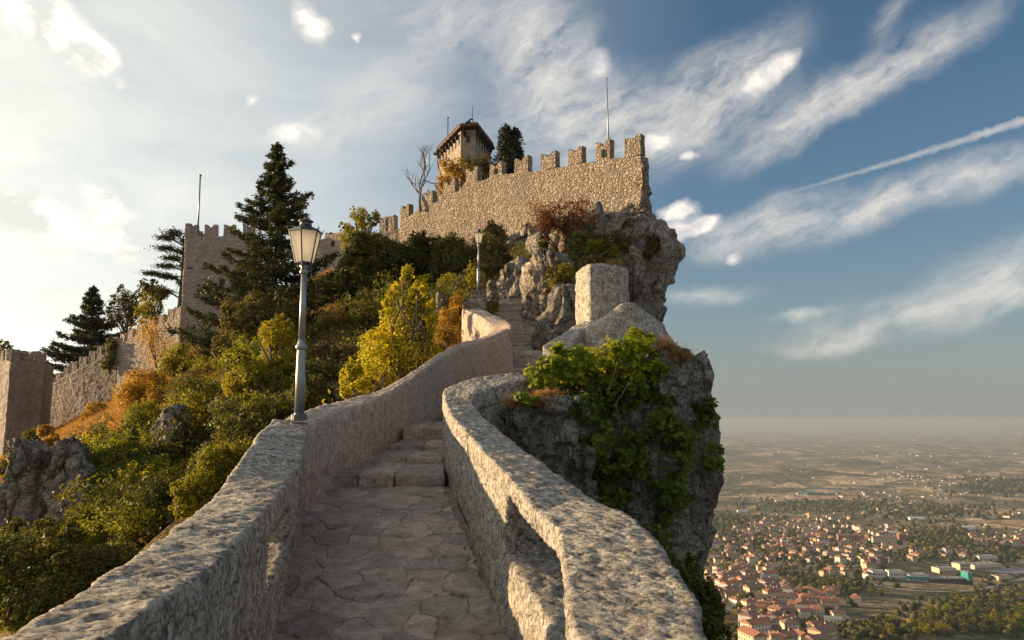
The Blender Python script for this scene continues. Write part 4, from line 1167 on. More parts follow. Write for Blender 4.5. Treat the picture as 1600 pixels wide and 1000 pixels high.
rock('boulder', 30.0, [(636, 258, 285), (652, 244, 294), (675, 236, 294), (695, 236, 288), (715, 236, 284)], 0.8, 0.09, 0.5, 0.9, 2.6, 'rock', label='pale grey rock face among the bushes in the middle of the left slope', category='rock')
rock('boulder', 37.0, [(618, 305, 335), (632, 296, 344), (655, 292, 345), (680, 290, 340)], 0.9, 0.1, 0.5, 0.9, 2.6, 'rock', label='shadowed grey rock below the olive bush on the left slope', category='rock')
rock('rock_outcrop', 29.5, [(708, 62, 76), (724, 50, 90), (750, 36, 98), (780, 16, 106), (815, 0, 112), (850, -15, 118), (900, -40, 120)], 1.8, 0.1, 0.45, 1.6, 2.5, 'rock', label='tall pale rock outcrop under dry grass at the left edge of the slope', category='rock')
rock('rock_outcrop', 28.5, [(690, 108, 118), (710, 100, 135), (760, 96, 142), (820, 90, 150)], 1.0, 0.1, 0.45, 1.2, 2.5, 'rock', label='dark cleft rock right of the pale outcrop on the left slope', category='rock')
rock('boulder', 24.0, [(590, 500, 530), (600, 492, 545), (640, 480, 560), (700, 470, 570)], 0.9, 0.08, 0.45, 0.9, 2.5, 'rock', label='shaded grey rock behind the lamp post, over the left parapet', category='rock')

# the tall block beside the stairway
blk = thing('stone_block', 'tall squared stone block above the leafy bush, right of the stairway', 'stone pier', tuple(P(930, 510, 20.6)))
a, b, c_, d_ = P(922, 460, 20.4)[:2], P(984, 460, 21.0)[:2], P(975, 460, 22.4)[:2], P(896, 460, 21.6)[:2]
zt = P(935, 411, 20.6)[2]
rock_box('block_body', [a, b, c_, d_], P(930, 540, 20.6)[2], zt, 0.05, d_wall(2.6, 0.55), M['parapet'], blk, 24)
sec = []
for (x0, y0, Y0), (x1, y1, Y1), zb in [((847, 541, 18.9), (872, 560, 18.5), 0.6), ((872, 524, 19.6), (895, 535, 19.2), 0.9), ((897, 508, 20.5), (922, 505, 20.2), 1.2), ((910, 500, 21.2), (945, 495, 20.9), 1.2)]:
    a, b = P(x0, y0, Y0), P(x1, y1, Y1)
    sec.append([a, b, (b[0], b[1], zb), (a[0], a[1], zb)])
link('sloping_coping', sweep('sloping_coping', sec, 0.05, d_wall(2.2, 0.6), 4), M['parapet'], blk, True)
mb = MB()
for px0, px1, y0, y1 in [(977, 980, 424, 488), (990, 989, 430, 490)]:
    mb.tube([P(px0, y0, 21.9), P(px1, y1, 21.9)], 0.03, 6)
mb.tube([P(975, 424, 21.9), P(991, 431, 21.9)], 0.03, 6); mb.tube([P(978, 455, 21.9), P(990, 458, 21.9)], 0.018, 6)
mb.tube([P(983, 426, 21.9), P(986, 489, 21.9)], 0.018, 6)
o = mb.obj('iron_railing', M['rust'], None, True); o['label'] = 'short rusty iron railing fixed to the back of the tall stone block'; o['category'] = 'railing'

# ------------------------------------------------------------------ finding the ground under a photo pixel
bpy.context.view_layer.update()
_solid = [o for o in bpy.data.objects if o.type == 'MESH' and o.name.split('.')[0] in ('hillside', 'cliff', 'cliff_ledge', 'cliff_spur', 'upper_cliff', 'upper_cliff_face', 'boulder', 'rock_outcrop')]
def surf_y(px, py, y_min=8.0, names=None):
    """depth at which the line of sight through a photo pixel first meets rock or hillside"""
    d = Vector(ray(px, py)); d /= d[1]; o_ = d*y_min; best = None
    for ob in _solid:
        if names and ob.name.split('.')[0] not in names: continue
        ok, loc, _, _ = ob.ray_cast(o_, d.normalized())
        if ok and (best is None or loc[1] < best): best = loc[1]
    return best
def to_px(q):
    c_, s_ = math.cos(PITCH), math.sin(PITCH); f_ = q[1]*c_+q[2]*s_; u_ = -q[1]*s_+q[2]*c_
    return CX+F*q[0]/f_, CY-F*u_/f_
# ------------------------------------------------------------------ fortifications
def merlon(mb, A, t, n_, w_, h, th, notch, z0):
    """swallow-tail merlon: A = foot of its left end on the outer face, t along the wall, n_ inward"""
    t = np.array([*t, 0.]); n_ = np.array([*n_, 0.]); A = np.array([A[0], A[1], z0])
    prof = [(0, 0), (w_, 0), (w_, h), (w_*0.80, h*0.985), (w_*0.5, h-notch), (w_*0.20, h*0.985), (0, h)]
    f = [A + t*u + np.array([0, 0, v_]) for u, v_ in prof]; b = [q + n_*th for q in f]
    mb.prism(b, f)

def rough_merlon(A, t, n_, w_, h, th, notch, z0, mat, parent, seed):
    rj = np.random.default_rng(seed+900); w_ = w_*(0.96+0.07*rj.random()); h = h*(0.94+0.10*rj.random()); notch = notch*(0.7+0.5*rj.random())
    mb = MB(); merlon(mb, A, t, n_, w_, h, th, notch, z0)
    me = mb.mesh('merlon'); bm = bmesh.new(); bm.from_mesh(me)
    bmesh.ops.triangulate(bm, faces=[f for f in bm.faces if len(f.verts) > 4])
    bmesh.ops.subdivide_edges(bm, edges=bm.edges, cuts=2, use_grid_fill=True)
    rg = np.random.default_rng(seed)
    co = np.array([v_.co[:] for v_ in bm.verts]); dz = 0.045*fbm(co*1.7, 2)[:, None]*unit(rg.normal(size=co.shape)+np.array([0, 0, 1.]))+rg.normal(size=co.shape)*0.012
    for v_, q in zip(bm.verts, co+dz): v_.co = q
    bm.to_mesh(me); bm.free()
    return link('merlon', me, mat, parent)

def panel_wall(name, top, bottom_z, inward, thick, step, amp, mat, parent, sc=3.0):
    """wall whose outer face hangs below the polyline top[(x,y,z)]; face relief from rubble cells"""
    n_ = np.array([*inward, 0.])
    sec = [[np.array(q)+n_*thick, np.array(q), (q[0], q[1], zb), np.array([q[0], q[1], zb])+n_*thick] for q, zb in zip(top, bottom_z)]
    def disp(c):
        d1, d2, v1 = cells(c*sc)
        return amp*(np.clip((d2-d1)*2.2, 0, 1)*0.7+v1*0.6-0.6) + amp*0.8*fbm(c*0.6, 3)
    return link(name, sweep(name, sec, step, disp, 1), mat, parent, True)

# the long rubble wall on the summit
fort = thing('fortress_wall', 'long sunlit rubble wall with swallow-tail merlons crowning the cliff', 'fortress wall', tuple(P(850, 365, 56)))
FA, FB = P(1002, 240, 52.0), P(625, 340, 70.5)
tdir = (FB-FA)[:2]; tdir /= np.linalg.norm(tdir); ninw = np.array([-tdir[1], tdir[0]]);
if ninw[1] < 0: ninw = -ninw
base_line = [(625, 338), (640, 337), (660, 321), (681, 316), (694, 301), (717, 298), (729, 284), (752, 282), (766, 277), (795, 271), (830, 268), (872, 262), (912, 254), (955, 248), (1002, 242)]
top = [hit(px, py, FA, FB) for px, py in base_line]
bot = [hit(px, py, FA, FB)[2] for px, py in [(625, 385), (640, 386), (660, 388), (681, 390), (694, 392), (717, 392), (729, 394), (752, 394), (766, 394), (795, 394), (830, 390), (872, 386), (912, 380), (955, 376), (1002, 366)]]
panel_wall('wall_face', top, bot, ninw, 0.9, 0.07, 0.05, M['fort'], fort, 2.7)
mer = [(625.5, 639, 321, 338), (659, 675, 303, 321), (693, 711, 285, 303), (728, 746, 265, 286), (765, 784, 257, 279), (804, 824, 249, 272), (845, 867, 240, 265), (888, 909, 232, 257), (931, 953, 223, 251), (976, 1001, 215, 245)]
for k, (l, r_, yt, yb) in enumerate(mer):
    A_ = hit(l, yb, FA, FB); B_ = hit(r_, yb, FA, FB); T_ = hit(l, yt, FA, FB)
    tt = (B_-A_)[:2]; w_ = np.linalg.norm(tt)
    rough_merlon(A_, tt/w_, ninw, w_, T_[2]-A_[2]+0.12, 0.55, 0.42 if k < 9 else 0.22, A_[2]-0.12, M['fort'], fort, k)
# slits in two of the merlons
for px, y0, y1 in [(774, 264, 272), (942, 234, 246)]:
    mb = MB(); a = hit(px, y0, FA, FB); b = hit(px, y1, FA, FB)
    m4 = Matrix.Translation((a[0], a[1], 0)) @ Matrix.Rotation(math.atan2(tdir[1], tdir[0]), 4, 'Z')
    mb.box(-0.10, 0.10, -0.05, 0.12, b[2], a[2], m4); mb.obj('arrow_slit', M['hole'], fort)
# broken right-hand end of the wall, bonded into the rock
rock('wall_end_rubble', 52.4, [(262, 999, 1003), (290, 996, 1006), (312, 992, 1011), (335, 978, 1013), (356, 960, 1013), (372, 950, 1015)], 0.9, 0.1, 0.5, 0.9, 2.6, 'fort', parent=fort)
rock('rock_foot', 54.0, [(322, 985, 1008), (340, 955, 1012), (356, 930, 1012), (375, 910, 1010)], 1.6, 0.14, 0.5, 1.4, 2.6, 'rock', parent=fort)

def slab_roof(name, pts, mat, parent): mb = MB(); mb.add(*pts); return mb.obj(name, mat, parent)

# bell tower
bt = thing('bell_tower', 'polygonal stone bell tower with a low tiled roof behind the summit wall', 'tower', tuple(P(725, 300, 76)))
zE = float(P(718, 206, 72)[2]); zB = zE-16
plan = [P(720, 208, 72)[:2], P(743, 208, 71.6)[:2], P(767, 225, 77)[:2], P(755, 225, 83)[:2], P(706, 225, 83.5)[:2], P(686, 230, 78.2)[:2]]
sh = MB(); n6 = len(plan)
sh.add([(x, y, zB) for x, y in plan]+[(x, y, zE+0.1) for x, y in plan], [tuple(range(n6))[::-1]]+[(i_, (i_+1) % n6, n6+(i_+1) % n6, n6+i_) for i_ in range(n6)])
sh.obj('tower_shaft', M['belltower'], bt)
cen = np.mean(plan, axis=0); ov = [cen+(np.array(q)-cen)*1.13 for q in plan]; inn = [cen+(np.array(q)-cen)*0.35 for q in plan]
rf = MB(); zr = zE+0.25
rf.add([(x, y, zr) for x, y in ov]+[(x, y, zr+0.28) for x, y in ov]+[(*cen, zr+1.5)], [tuple(range(n6))[::-1]]+[(i_, (i_+1) % n6, n6+(i_+1) % n6, n6+i_) for i_ in range(n6)]+[(n6+i_, n6+(i_+1) % n6, 2*n6) for i_ in range(n6)])
roof = rf.obj('roof', M['rooftile'], bt)
# tile ridges, laid in rows down each face
tl = MB()
for i_ in range(n6):
    a, b = np.array([*ov[i_], zr+0.28]), np.array([*ov[(i_+1) % n6], zr+0.28]); ap = np.array([*cen, zr+1.5])
    m_ = max(6, int(np.linalg.norm(b-a)/0.28))
    for q in range(1, m_):
        s0 = a+(b-a)*q/m_; s1 = s0+(ap-s0)*(0.96*min(q, m_-q)/(m_/2) if min(q, m_-q) < m_/2 else 0.96)
        tl.tube([s0+[0, 0, 0.03], s1+[0, 0, 0.03]], 0.06, 4)
tl.obj('roof_tiles', M['rooftile'], roof, kind='stuff')
# timber brackets and dark openings under the eaves
for i_ in (5, 0, 1):
    a, b = plan[i_], plan[(i_+1) % n6]; d = b-a; L_ = np.linalg.norm(d); d = d/L_; nn = np.array([d[1], -d[0]])
    if nn@(a-cen) < 0: nn = -nn
    k = max(1, int(L_/0.85))
    for q in range(k):
        c0 = a+d*L_*(q+0.5)/k
        M4 = Matrix(((d[0], nn[0], 0, c0[0]), (d[1], nn[1], 0, c0[1]), (0, 0, 1, 0), (0, 0, 0, 1)))
        mb = MB(); mb.box(-0.19, 0.19, -0.06, 0.012, zE-1.15, zE-0.45, M4); mb.obj('window_opening', M['hole'], bt)
        mb = MB(); mb.box(-0.30-0.09, -0.30+0.09, 0.0, 0.62, zE-0.28, zE-0.02, M4); mb.box(-0.39, -0.21, 0.0, 0.3, zE-0.55, zE-0.28, M4); mb.obj('eaves_bracket', M['wood_dark'], bt)
mb = MB(); q = P(732, 200, 75); mb.box(-0.25, 0.25, -0.2, 0.2, zr+1.1, zr+1.9, Matrix.Translation((q[0], q[1], 0))); mb.tube([(q[0]-.1, q[1], zr+1.9), (q[0]+.25, q[1], zr+2.25), (q[0]+.45, q[1], zr+2.1)], 0.09, 6)
mb.obj('roof_cowl', M['wood_dark'], bt)

def pole(label, foot, tip, r0, r1, mat='post', cat='flagpole', ball=True, name='flagpole'):
    root = thing(name, label, cat, tuple(map(float, foot)))
    mb = MB(); mid = (np.array(foot)+np.array(tip))/2; mb.tube([foot, mid, tip], [r0, (r0+r1)/2, r1], 8); mb.obj('pole', M[mat], root, True)
    if ball:
        mb = MB(); mb.lathe([(0.01, -r1*1.6), (r1*1.8, -r1), (r1*2.2, 0), (r1*1.8, r1), (0.01, r1*1.6)], 8, tuple(tip)); mb.obj('finial', M[mat], root, True)
    return root
pole('tall thin pole behind the right end of the summit wall', P(951.5, 245, 58), P(948, 122, 58), 0.07, 0.035)
pole('flagpole standing on the left castle tower', P(308.5, 372, 82), P(313, 274, 82), 0.11, 0.08)
pole('faint thin pole behind the tall dark conifer', P(406, 380, 92), P(409, 276, 92), 0.09, 0.05)
pole('thin antenna mast left of the bell tower roof', P(699, 236, 79), P(700, 184, 79), 0.07, 0.05, 'post_dark', 'antenna', True, 'antenna_mast')
pole('slender antenna rising behind the bell tower roof', P(738, 205, 80), P(738, 166, 80), 0.05, 0.03, 'post_dark', 'antenna', False, 'antenna_mast')
pole('short faint antenna right of the bell tower ridge', P(746.5, 212, 81), P(746, 193, 81), 0.035, 0.02, 'post_dark', 'antenna', False, 'antenna_mast')

def tower_box(name, label, corners, zt, zb, mat, step, amp, base):
    root = thing(name, label, 'tower', base)
    c = [np.array(q) for q in corners]
    K0 = [(*c[3], zt), (*c[0], zt), (*c[0], zb), (*c[3], zb)]; K1 = [(*c[2], zt), (*c[1], zt), (*c[1], zb), (*c[2], zb)]
    link('tower_shaft', sweep(name, [K0, (np.array(K0)+np.array(K1))/2, K1], step, lambda q: amp*(cells(q*2.4)[2]-0.5)+amp*fbm(q*0.8, 3), 1), mat, root)
    return root
def merlon_row(root, A, B, z0, w_, gap, h, th, notch, mat, inw, seed, first=0.0, n=None):
    A, B = np.array(A[:2]), np.array(B[:2]); L_ = np.linalg.norm(B-A); t_ = (B-A)/L_; u = first; k = 0
    while u+w_ <= L_+0.3 and (n is None or k < n):
        rough_merlon(A+t_*u, t_, inw, w_, h, th, notch, z0-0.1, mat, root, seed+k); u += w_+gap; k += 1

# square castle tower on the left
cY = 80.0
z_t = float(P(300, 369, cY)[2]); z_m = float(P(300, 350, cY)[2])
fl, fr_ = P(289, 369, cY)[:2], P(402, 369, cY)[:2]
fl_b = P(281, 535, cY)[:2]
ct = tower_box('castle_tower', 'square grey stone castle tower with swallow-tail merlons behind the tall conifer', [fl, fr_, fr_+[0, 7.5], fl+[0, 7.5]], z_t, float(P(300, 560, cY)[2]), M['keep'], 0.14, 0.07, (float(fl[0]+3.6), cY+3.5, float(P(300, 545, cY)[2])))
k_ = cY/F
for k, (l, r_) in enumerate([(289.3, 308), (319, 338), (349, 367), (379, 397)]):
    A_ = P(l, 369, cY); rough_merlon(A_, (1, 0), (0, 1), (r_-l)*k_*1.0, z_m-z_t+0.1, 0.6, 0.35, z_t-0.1, M['keep'], ct, 50+k)
merlon_row(ct, fl+[0, 7.5], fl, z_t, 1.2, 0.8, z_m-z_t+0.1, 0.6, 0.35, M['keep'], (1, 0), 60, 0.4)
merlon_row(ct, fl+[0, 7.5], fr_+[0, 7.5], z_t, 1.2, 0.8, z_m-z_t+0.1, 0.6, 0.35, M['keep'], (0, -1), 64, 0.4)
for l, r_, a, b in [(343, 351, 436, 446), (308, 312, 444, 447), (319, 324, 357, 365), (352, 356, 357, 366)]:
    mb = MB(); A_, B_ = P(l, a, cY), P(r_, b, cY)
    if a > 400:
        mb.box(A_[0], B_[0], cY-0.06, cY+0.4, B_[2], A_[2]); o = mb.obj('window_opening', M['hole'], ct)
mb = MB()
for px in (297, 320, 352):
    A_ = P(px, 419, cY); mb.box(A_[0]-0.28, A_[0]+0.28, cY-0.08, cY+0.2, A_[2]-0.08, A_[2]+0.06)
mb.obj('putlog_ledge', M['hole'], ct, kind='stuff')

# curtain wall between the castle tower and the summit wall, mostly behind the trees
cw = thing('curtain_wall', 'tan curtain wall behind the trees between the castle tower and the summit wall', 'fortress wall', tuple(P(540, 470, 72)))
A0, A1 = P(480, 380, 77), P(660, 350, 71)
tl_ = [hit(px, py, A0, A1) for px, py in [(480, 380), (504, 373), (530, 362), (560, 362), (600, 362), (660, 345)]]
t_ = (A1-A0)[:2]/np.linalg.norm((A1-A0)[:2]); n_ = np.array([-t_[1], t_[0]])
panel_wall('wall_face', tl_, [float(hit(px, 520, A0, A1)[2]) for px in (480, 504, 530, 560, 600, 660)], n_, 1.0, 0.14, 0.06, M['curtain'], cw, 2.4)
for l, r_, yt, yb in [(593, 603, 339, 362), (606, 616, 336, 362), (508, 516, 362, 371), (538, 548, 352, 362)]:
    A_ = hit(l, yb, A0, A1); B_ = hit(r_, yb, A0, A1); T_ = hit(l, yt, A0, A1)
    rough_merlon(A_, t_, n_, np.linalg.norm(B_-A_), T_[2]-A_[2], 0.6, 0.2, A_[2]-0.1, M['curtain'], cw, int(l))
mb = MB(); A_ = hit(521, 376, A0, A1); mb.box(-0.2, 0.2, -0.08, 0.3, A_[2]-0.55, A_[2], Matrix.Translation((A_[0], A_[1], 0))); mb.obj('window_opening', M['hole'], cw)
mb = MB(); A_ = hit(519, 400, A0, A1); mb.box(-0.25, 0.25, -0.08, 0.3, A_[2]-0.1, A_[2]+0.1, Matrix.Translation((A_[0], A_[1], 0))); mb.obj('window_opening', M['hole'], cw)

# lower curtain wall running down to the far-left tower
lwall = thing('curtain_wall', 'crenellated wall stepping down from the castle tower to the tower at the left edge', 'fortress wall', tuple(P(180, 600, 76)))
B0, B1, B2 = P(60, 600, 84.5), P(186, 527, 80), P(283, 490, 74.5)
def seg(A_, B_, tops, bots, mers, seed, mh=1.5):
    t_ = (B_-A_)[:2]/np.linalg.norm((B_-A_)[:2]); n_ = np.array([-t_[1], t_[0]])
    tp = [hit(px, py, A_, B_) for px, py in tops]
    panel_wall('wall_face', tp, [float(hit(px, py, A_, B_)[2]) for px, py in bots], n_, 0.9, 0.15, 0.06, M['curtain'], lwall, 2.2)
    for k, (l, r_, yt, yb) in enumerate(mers):
        a = hit(l, yb, A_, B_); b = hit(r_, yb, A_, B_); c_ = hit(l, yt, A_, B_)
        rough_merlon(a, t_, n_, np.linalg.norm((b-a)[:2]), c_[2]-a[2]+0.2, 0.55, 0.15, a[2]-0.2, M['curtain'], lwall, seed+k)
seg(B0, B1, [(58, 611), (100, 588), (140, 567), (165, 552), (186, 545)], [(58, 725), (100, 700), (140, 680), (165, 660), (186, 650)],
    [(72, 79, 590, 604), (86, 93, 582, 596), (99, 106, 573, 588), (109, 120, 565, 582), (123, 135, 556, 575), (138, 148, 548, 566), (151, 158, 541, 559), (162, 169, 536, 553), (174, 182, 528, 548)], 200)
seg(B1, B2, [(186, 540), (205, 528), (240, 512), (283, 494)], [(186, 650), (205, 640), (240, 620), (283, 600)],
    [(187, 194, 521, 540), (199, 207, 514, 531), (213, 222, 508, 526), (230, 239, 499, 518), (247, 255, 492, 510), (261, 270, 482, 503), (272, 282, 480, 498)], 220)
# far-left tower
q0, q1, q2 = P(-60, 562, 72)[:2], P(17, 562, 69.5)[:2], P(72, 562, 73)[:2]
zt = float(P(40, 563, 71)[2]); zm = float(P(40, 547, 71)[2])
lt = tower_box('castle_tower', 'dark stone tower with merlons at the left edge of the photo', [q1, q2, q2+[-3, 6.5], q1+[-5.5, 5]], zt, float(P(40, 740, 70)[2]), M['keep'], 0.15, 0.07, (float(q1[0]), 73.0, float(P(40, 740, 70)[2])))
t_ = (q2-q1)/np.linalg.norm(q2-q1); n_ = np.array([-t_[1], t_[0]])
for l, r_ in [(17, 31), (38, 52.5), (59, 73)]:
    a = hit(l, 563, [*q1, 0], [*q2, 0]); b = hit(r_, 563, [*q1, 0], [*q2, 0])
    rough_merlon(a, t_, n_, np.linalg.norm((b-a)[:2]), zm-zt+0.1, 0.6, 0.3, zt-0.1, M['keep'], lt, int(300+l))
e0 = q1+[-5.5, 5]; t2 = (q1-e0)/np.linalg.norm(q1-e0)
merlon_row(lt, e0, q1, zt, 0.85, 0.5, zm-zt+0.1, 0.6, 0.3, M['keep'], (-t2[1], t2[0]), 320, 0.2, 5)

# ------------------------------------------------------------------ lamps
def lamp(label, foot, H, dz, lean=0.0):
    """cast-iron street lamp: tapered two-stage post and a six-sided lantern"""
    root = thing('street_lamp', label, 'street lamp', tuple(map(float, foot)))
    x, y, z = map(float, foot); u = H/313.0     # one unit = one photo pixel of the near lamp
    def hm(h): return h if h < 240 else (240+(h-240)*51/56 if h < 296 else 291+(h-296)*0.6)
    def part(name, prof, n=20, mat='post', sm=True, rot=0.0, par=None):
        mb = MB(); mb.lathe([(r_*u, hm(h)*u) for r_, h in prof], n, (x, y, z), rot); return mb.obj(name, M[mat], par or root, sm)
    part('base_foot', [(8.2, -8), (8.2, 3), (7.4, 5)], mat='post_dark')
    part('lower_post', [(7.6, 4), (7.4, 60), (6.6, 102), (6.6, 104)])
    part('collar', [(6.4, 101), (8.8, 104), (9.6, 107), (8.0, 110), (6.0, 113), (5.6, 118)])
    part('upper_post', [(5.6, 116), (4.9, 170), (4.5, 226)])
    part('neck_ring', [(4.6, 222), (7.2, 225), (6.2, 228), (5.0, 233), (8.0, 236), (4.5, 238)])
    hb = MB(); hb.box(x+6.9*u, x+7.9*u, y-3.0*u, y+3.0*u, z+38*u, z+60*u); hb.obj('service_hatch', M['post'], root)
    bl = MB()
    for k in range(4):
        a = R(45+90*k); bl.lathe([(1.5*u, 0), (1.5*u, 2.2*u), (0.8*u, 3.0*u)], 6, (x+math.cos(a)*10.5*u, y+math.sin(a)*10.5*u, z+0.5*u))
    bl.lathe([(12.5*u, -7*u), (12.5*u, 1.0*u)], 16, (x, y, z)); bl.obj('base_plate', M['post_dark'], root)
    # cradle: ring and curled brackets under the lantern
    cr = MB(); cr.lathe([(12.2*u, 238*u), (13.4*u, 239.5*u), (12.2*u, 241*u)], 6, (x, y, z), R(30))
    for k in range(6):
        a = R(30+60*k); c_, s_ = math.cos(a), math.sin(a)
        cr.tube([(x+c_*r_*u, y+s_*r_*u, z+h*u) for r_, h in [(4, 231), (8, 230), (12.5, 233.5), (14, 238), (12, 241)]], 1.0*u, 5)
        cr.tube([(x+c_*r_*u, y+s_*r_*u, z+h*u) for r_, h in [(12, 236), (9.5, 238.5), (8, 236.5), (9.3, 234.5)]], 0.7*u, 4)
    cr.obj('bracket', M['post_dark'], root, True)
    b_r, t_r, zb, ztp = 14.2, 25.8, 240, 291
    for k in range(6):
        a0, a1 = R(30+60*k), R(90+60*k)
        pb0, pb1 = [(x+math.cos(a)*b_r*u, y+math.sin(a)*b_r*u) for a in (a0, a1)]; pt0, pt1 = [(x+math.cos(a)*t_r*u, y+math.sin(a)*t_r*u) for a in (a0, a1)]
        def quad(s_, e):     # pane slightly inside the frame
            V_ = []
            for (p_, zz) in ((pb0, zb), (pb1, zb), (pt1, ztp), (pt0, ztp)):
                V_.append((x+(p_[0]-x)*s_, y+(p_[1]-y)*s_, z+zz*u))
            return V_
        mb = MB(); mb.prism(quad(0.93, 0), quad(0.965, 0)); mb.obj('glass_pane', M['lamp_glass'], root)
    fr = MB()
    for k in range(6):
        a = R(30+60*k); c_, s_ = math.cos(a), math.sin(a)
        fr.tube([(x+c_*b_r*u, y+s_*b_r*u, z+zb*u), (x+c_*t_r*u, y+s_*t_r*u, z+ztp*u)], 1.15*u, 5)
        a2 = a+R(60); c2, s2 = math.cos(a2), math.sin(a2)
        for r_, h in ((b_r, zb), (t_r, ztp)):
            fr.tube([(x+c_*r_*u, y+s_*r_*u, z+h*u), (x+c2*r_*u, y+s2*r_*u, z+h*u)], 1.2*u, 5)
    fr.obj('lantern_frame', M['post_dark'], root)
    part('lantern_roof', [(27.5, 295), (28.0, 297.5), (26.5, 299), (21, 303), (14.5, 307.5), (10.5, 311), (10.0, 314)], 6, 'post_dark', False, R(30))
    for k in range(6):
        a = R(30+60*k); c_, s_ = math.cos(a), math.sin(a); mb = MB()
        mb.tube([(x+c_*26.5*u, y+s_*26.5*u, z+292*u), (x+c_*29*u, y+s_*29*u, z+295*u), (x+c_*28*u, y+s_*28*u, z+298*u)], [1.3*u, 1.0*u, 0.3*u], 5); mb.obj('roof_spike', M['post_dark'], root)
    part('chimney', [(10.0, 312), (9.2, 318), (9.0, 322), (12.0, 324), (12.0, 326), (8.5, 329), (3.5, 333), (1.5, 334), (2.2, 336.5), (0.4, 338)], 16, 'post_dark')
    part('bulb_housing', [(3.4, 240), (3.4, 252), (2.0, 256), (1.8, 262), (0.5, 264)], 10, 'hwhite')
    return root
lf = P(467.5, 648, 9.95); lf[2] -= 0.01
Hn = 313*9.95/F
L1 = lamp('grey iron street lamp standing on the near left parapet', lf, Hn, 0)
lf2 = P(747.5, 455, 28.9)
lamp('small pale street lamp on the pedestal by the distant stairway', lf2, 313*28.9/F*0.328*0.98, 0)
lf3 = P(553.5, 505, 45)
lamp('tiny dim street lamp half hidden by dark trees under the curtain wall', lf3, 313*45/F*0.235, 0)
# ------------------------------------------------------------------ trees and bushes on the hill
conifer('conifer_tree', 'tallest dark spruce-like conifer, right behind the near lamp', P(420, 560, 46), P(435, 226, 46)[2]-P(420, 560, 46)[2], 5.9, seed=3, leaf=0.15, tiers=27, dens=2.6, bare=0.06, droop=0.13, asym=0.32, up_tip=0.34, shape=1.0)
b = P(136, 600, 93); conifer('conifer_tree', 'dark pointed conifer behind the lower wall, left of the other trees', b, P(150, 448, 93)[2]-b[2], 5.6, seed=5, leaf=0.26, tiers=20, dens=1.6, bare=0.05, asym=0.3)
# flat-topped pine
def layered_pine(name, label, base, H, layers, seed):
    rng = np.random.default_rng(seed); root = thing(name, label, 'pine tree', tuple(map(float, base))); base = np.array(base)
    mb = MB(); mb.tube([base+np.array([0.03*H*math.sin(2.5*z), 0, H*z]) for z in np.linspace(0, 0.97, 8)], [0.024*H*(1-0.75*z)+0.02 for z in np.linspace(0, 1, 8)], 7)
    mb.obj('trunk', M['bark'], root, True); br = MB(); Cc, Nn = [], []
    for z, dx, Lr, th in layers:
        s0 = base+np.array([0.03*H*math.sin(2.5*(z-0.06)), 0, H*(z-0.06)]); c = base+np.array([dx, rng.normal()*0.5, H*z])
        br.tube([s0, (s0+c)/2+np.array([0, 0, 0.1]), c], [0.010*H, 0.007*H, 0.003*H], 5)
        for _ in range(5):
            e = c+np.array([rng.normal()*Lr*0.6, rng.normal()*Lr*0.5, 0.1]); br.tube([c, e], [0.004*H, 0.001*H], 4)
        k = int(520*Lr); p_ = rng.normal(size=(k, 3))*np.array([Lr*0.5, Lr*0.45, th*0.4]); p_[:, 2] += 0.10*np.abs(p_[:, 0])*0
        Cc.append(c+p_); Nn.append(np.array([0, 0, 1.])+0.6*rng.normal(size=(k, 3)))
    br.obj('branch', M['bark'], root, True, kind='stuff')
    link('needles', leaves_mesh(name+'_n', np.concatenate(Cc), np.concatenate(Nn), 0.30, 0.35, rng), L['conifer'], root, kind='stuff')
b = P(275, 520, 86); Hh = P(270, 364, 86)[2]-b[2]
layered_pine('pine_tree', 'flat-topped dark pine with layered branches beside the square castle tower', b, Hh,
    [(0.98, -0.4, 1.1, 0.5), (0.93, -1.2, 1.2, 0.4), (0.90, 0.9, 0.8, 0.4), (0.84, -1.5, 1.2, 0.4), (0.80, 0.6, 1.0, 0.4), (0.74, -0.9, 1.2, 0.4), (0.68, -1.9, 1.2, 0.35), (0.66, 0.7, 0.8, 0.4), (0.58, -2.6, 1.3, 0.3), (0.55, -1.0, 1.0, 0.35), (0.48, 0.8, 0.9, 0.4), (0.40, -1.2, 1.0, 0.4)], 8)

def cypress(name, label, lumps, base, n, seed):
    return bush(name, label, 'cypress tree', lumps, n, 0.20, L['cypress'], base=base, stem=0.16, clump=0.16, gaps=0.0, surf=0.9, asp=0.4, seed=seed, nstem=6, sprays=0)
cypress('cypress_tree', 'dark columnar double cypress behind the summit wall, right of the bell tower',
    [(787, 262, 66, 13, 40), (789, 225, 66, 12, 32), (791, 208, 66, 7, 15), (802, 255, 66, 14, 42), (806, 228, 66, 11, 30), (805, 212, 66, 7, 14), (814, 255, 66, 6, 24)], P(796, 310, 66), 15000, 4)

def dead_tree(name, label, base, tips_d, H, r0, seed, mat='bark_grey', depth=4, spread=0.55, kids=3, cat='bare tree', shrink=0.66):
    rng = np.random.default_rng(seed); root = thing(name, label, cat, tuple(map(float, base)))
    mb = MB(); tips = []
    grow(mb, np.array(base, float), unit(np.array(tips_d, float)), H, r0, depth, rng, tips, spread, 0.25, kids, shrink)
    mb.obj('trunk', M[mat], root, True)
    return root, tips
b = P(657, 330, 68); dead_tree('bare_tree', 'leafless grey tree standing against the sky left of the bell tower', b, (-0.15, 0, 1), 2.7, 0.14, 12, depth=4, spread=0.5, shrink=0.7)
b = P(690, 275, 70); dead_tree('bare_tree', 'thin leafless twigs in front of the bell tower left corner', b, (-0.25, 0, 1), 1.3, 0.06, 9, depth=3, spread=0.45)

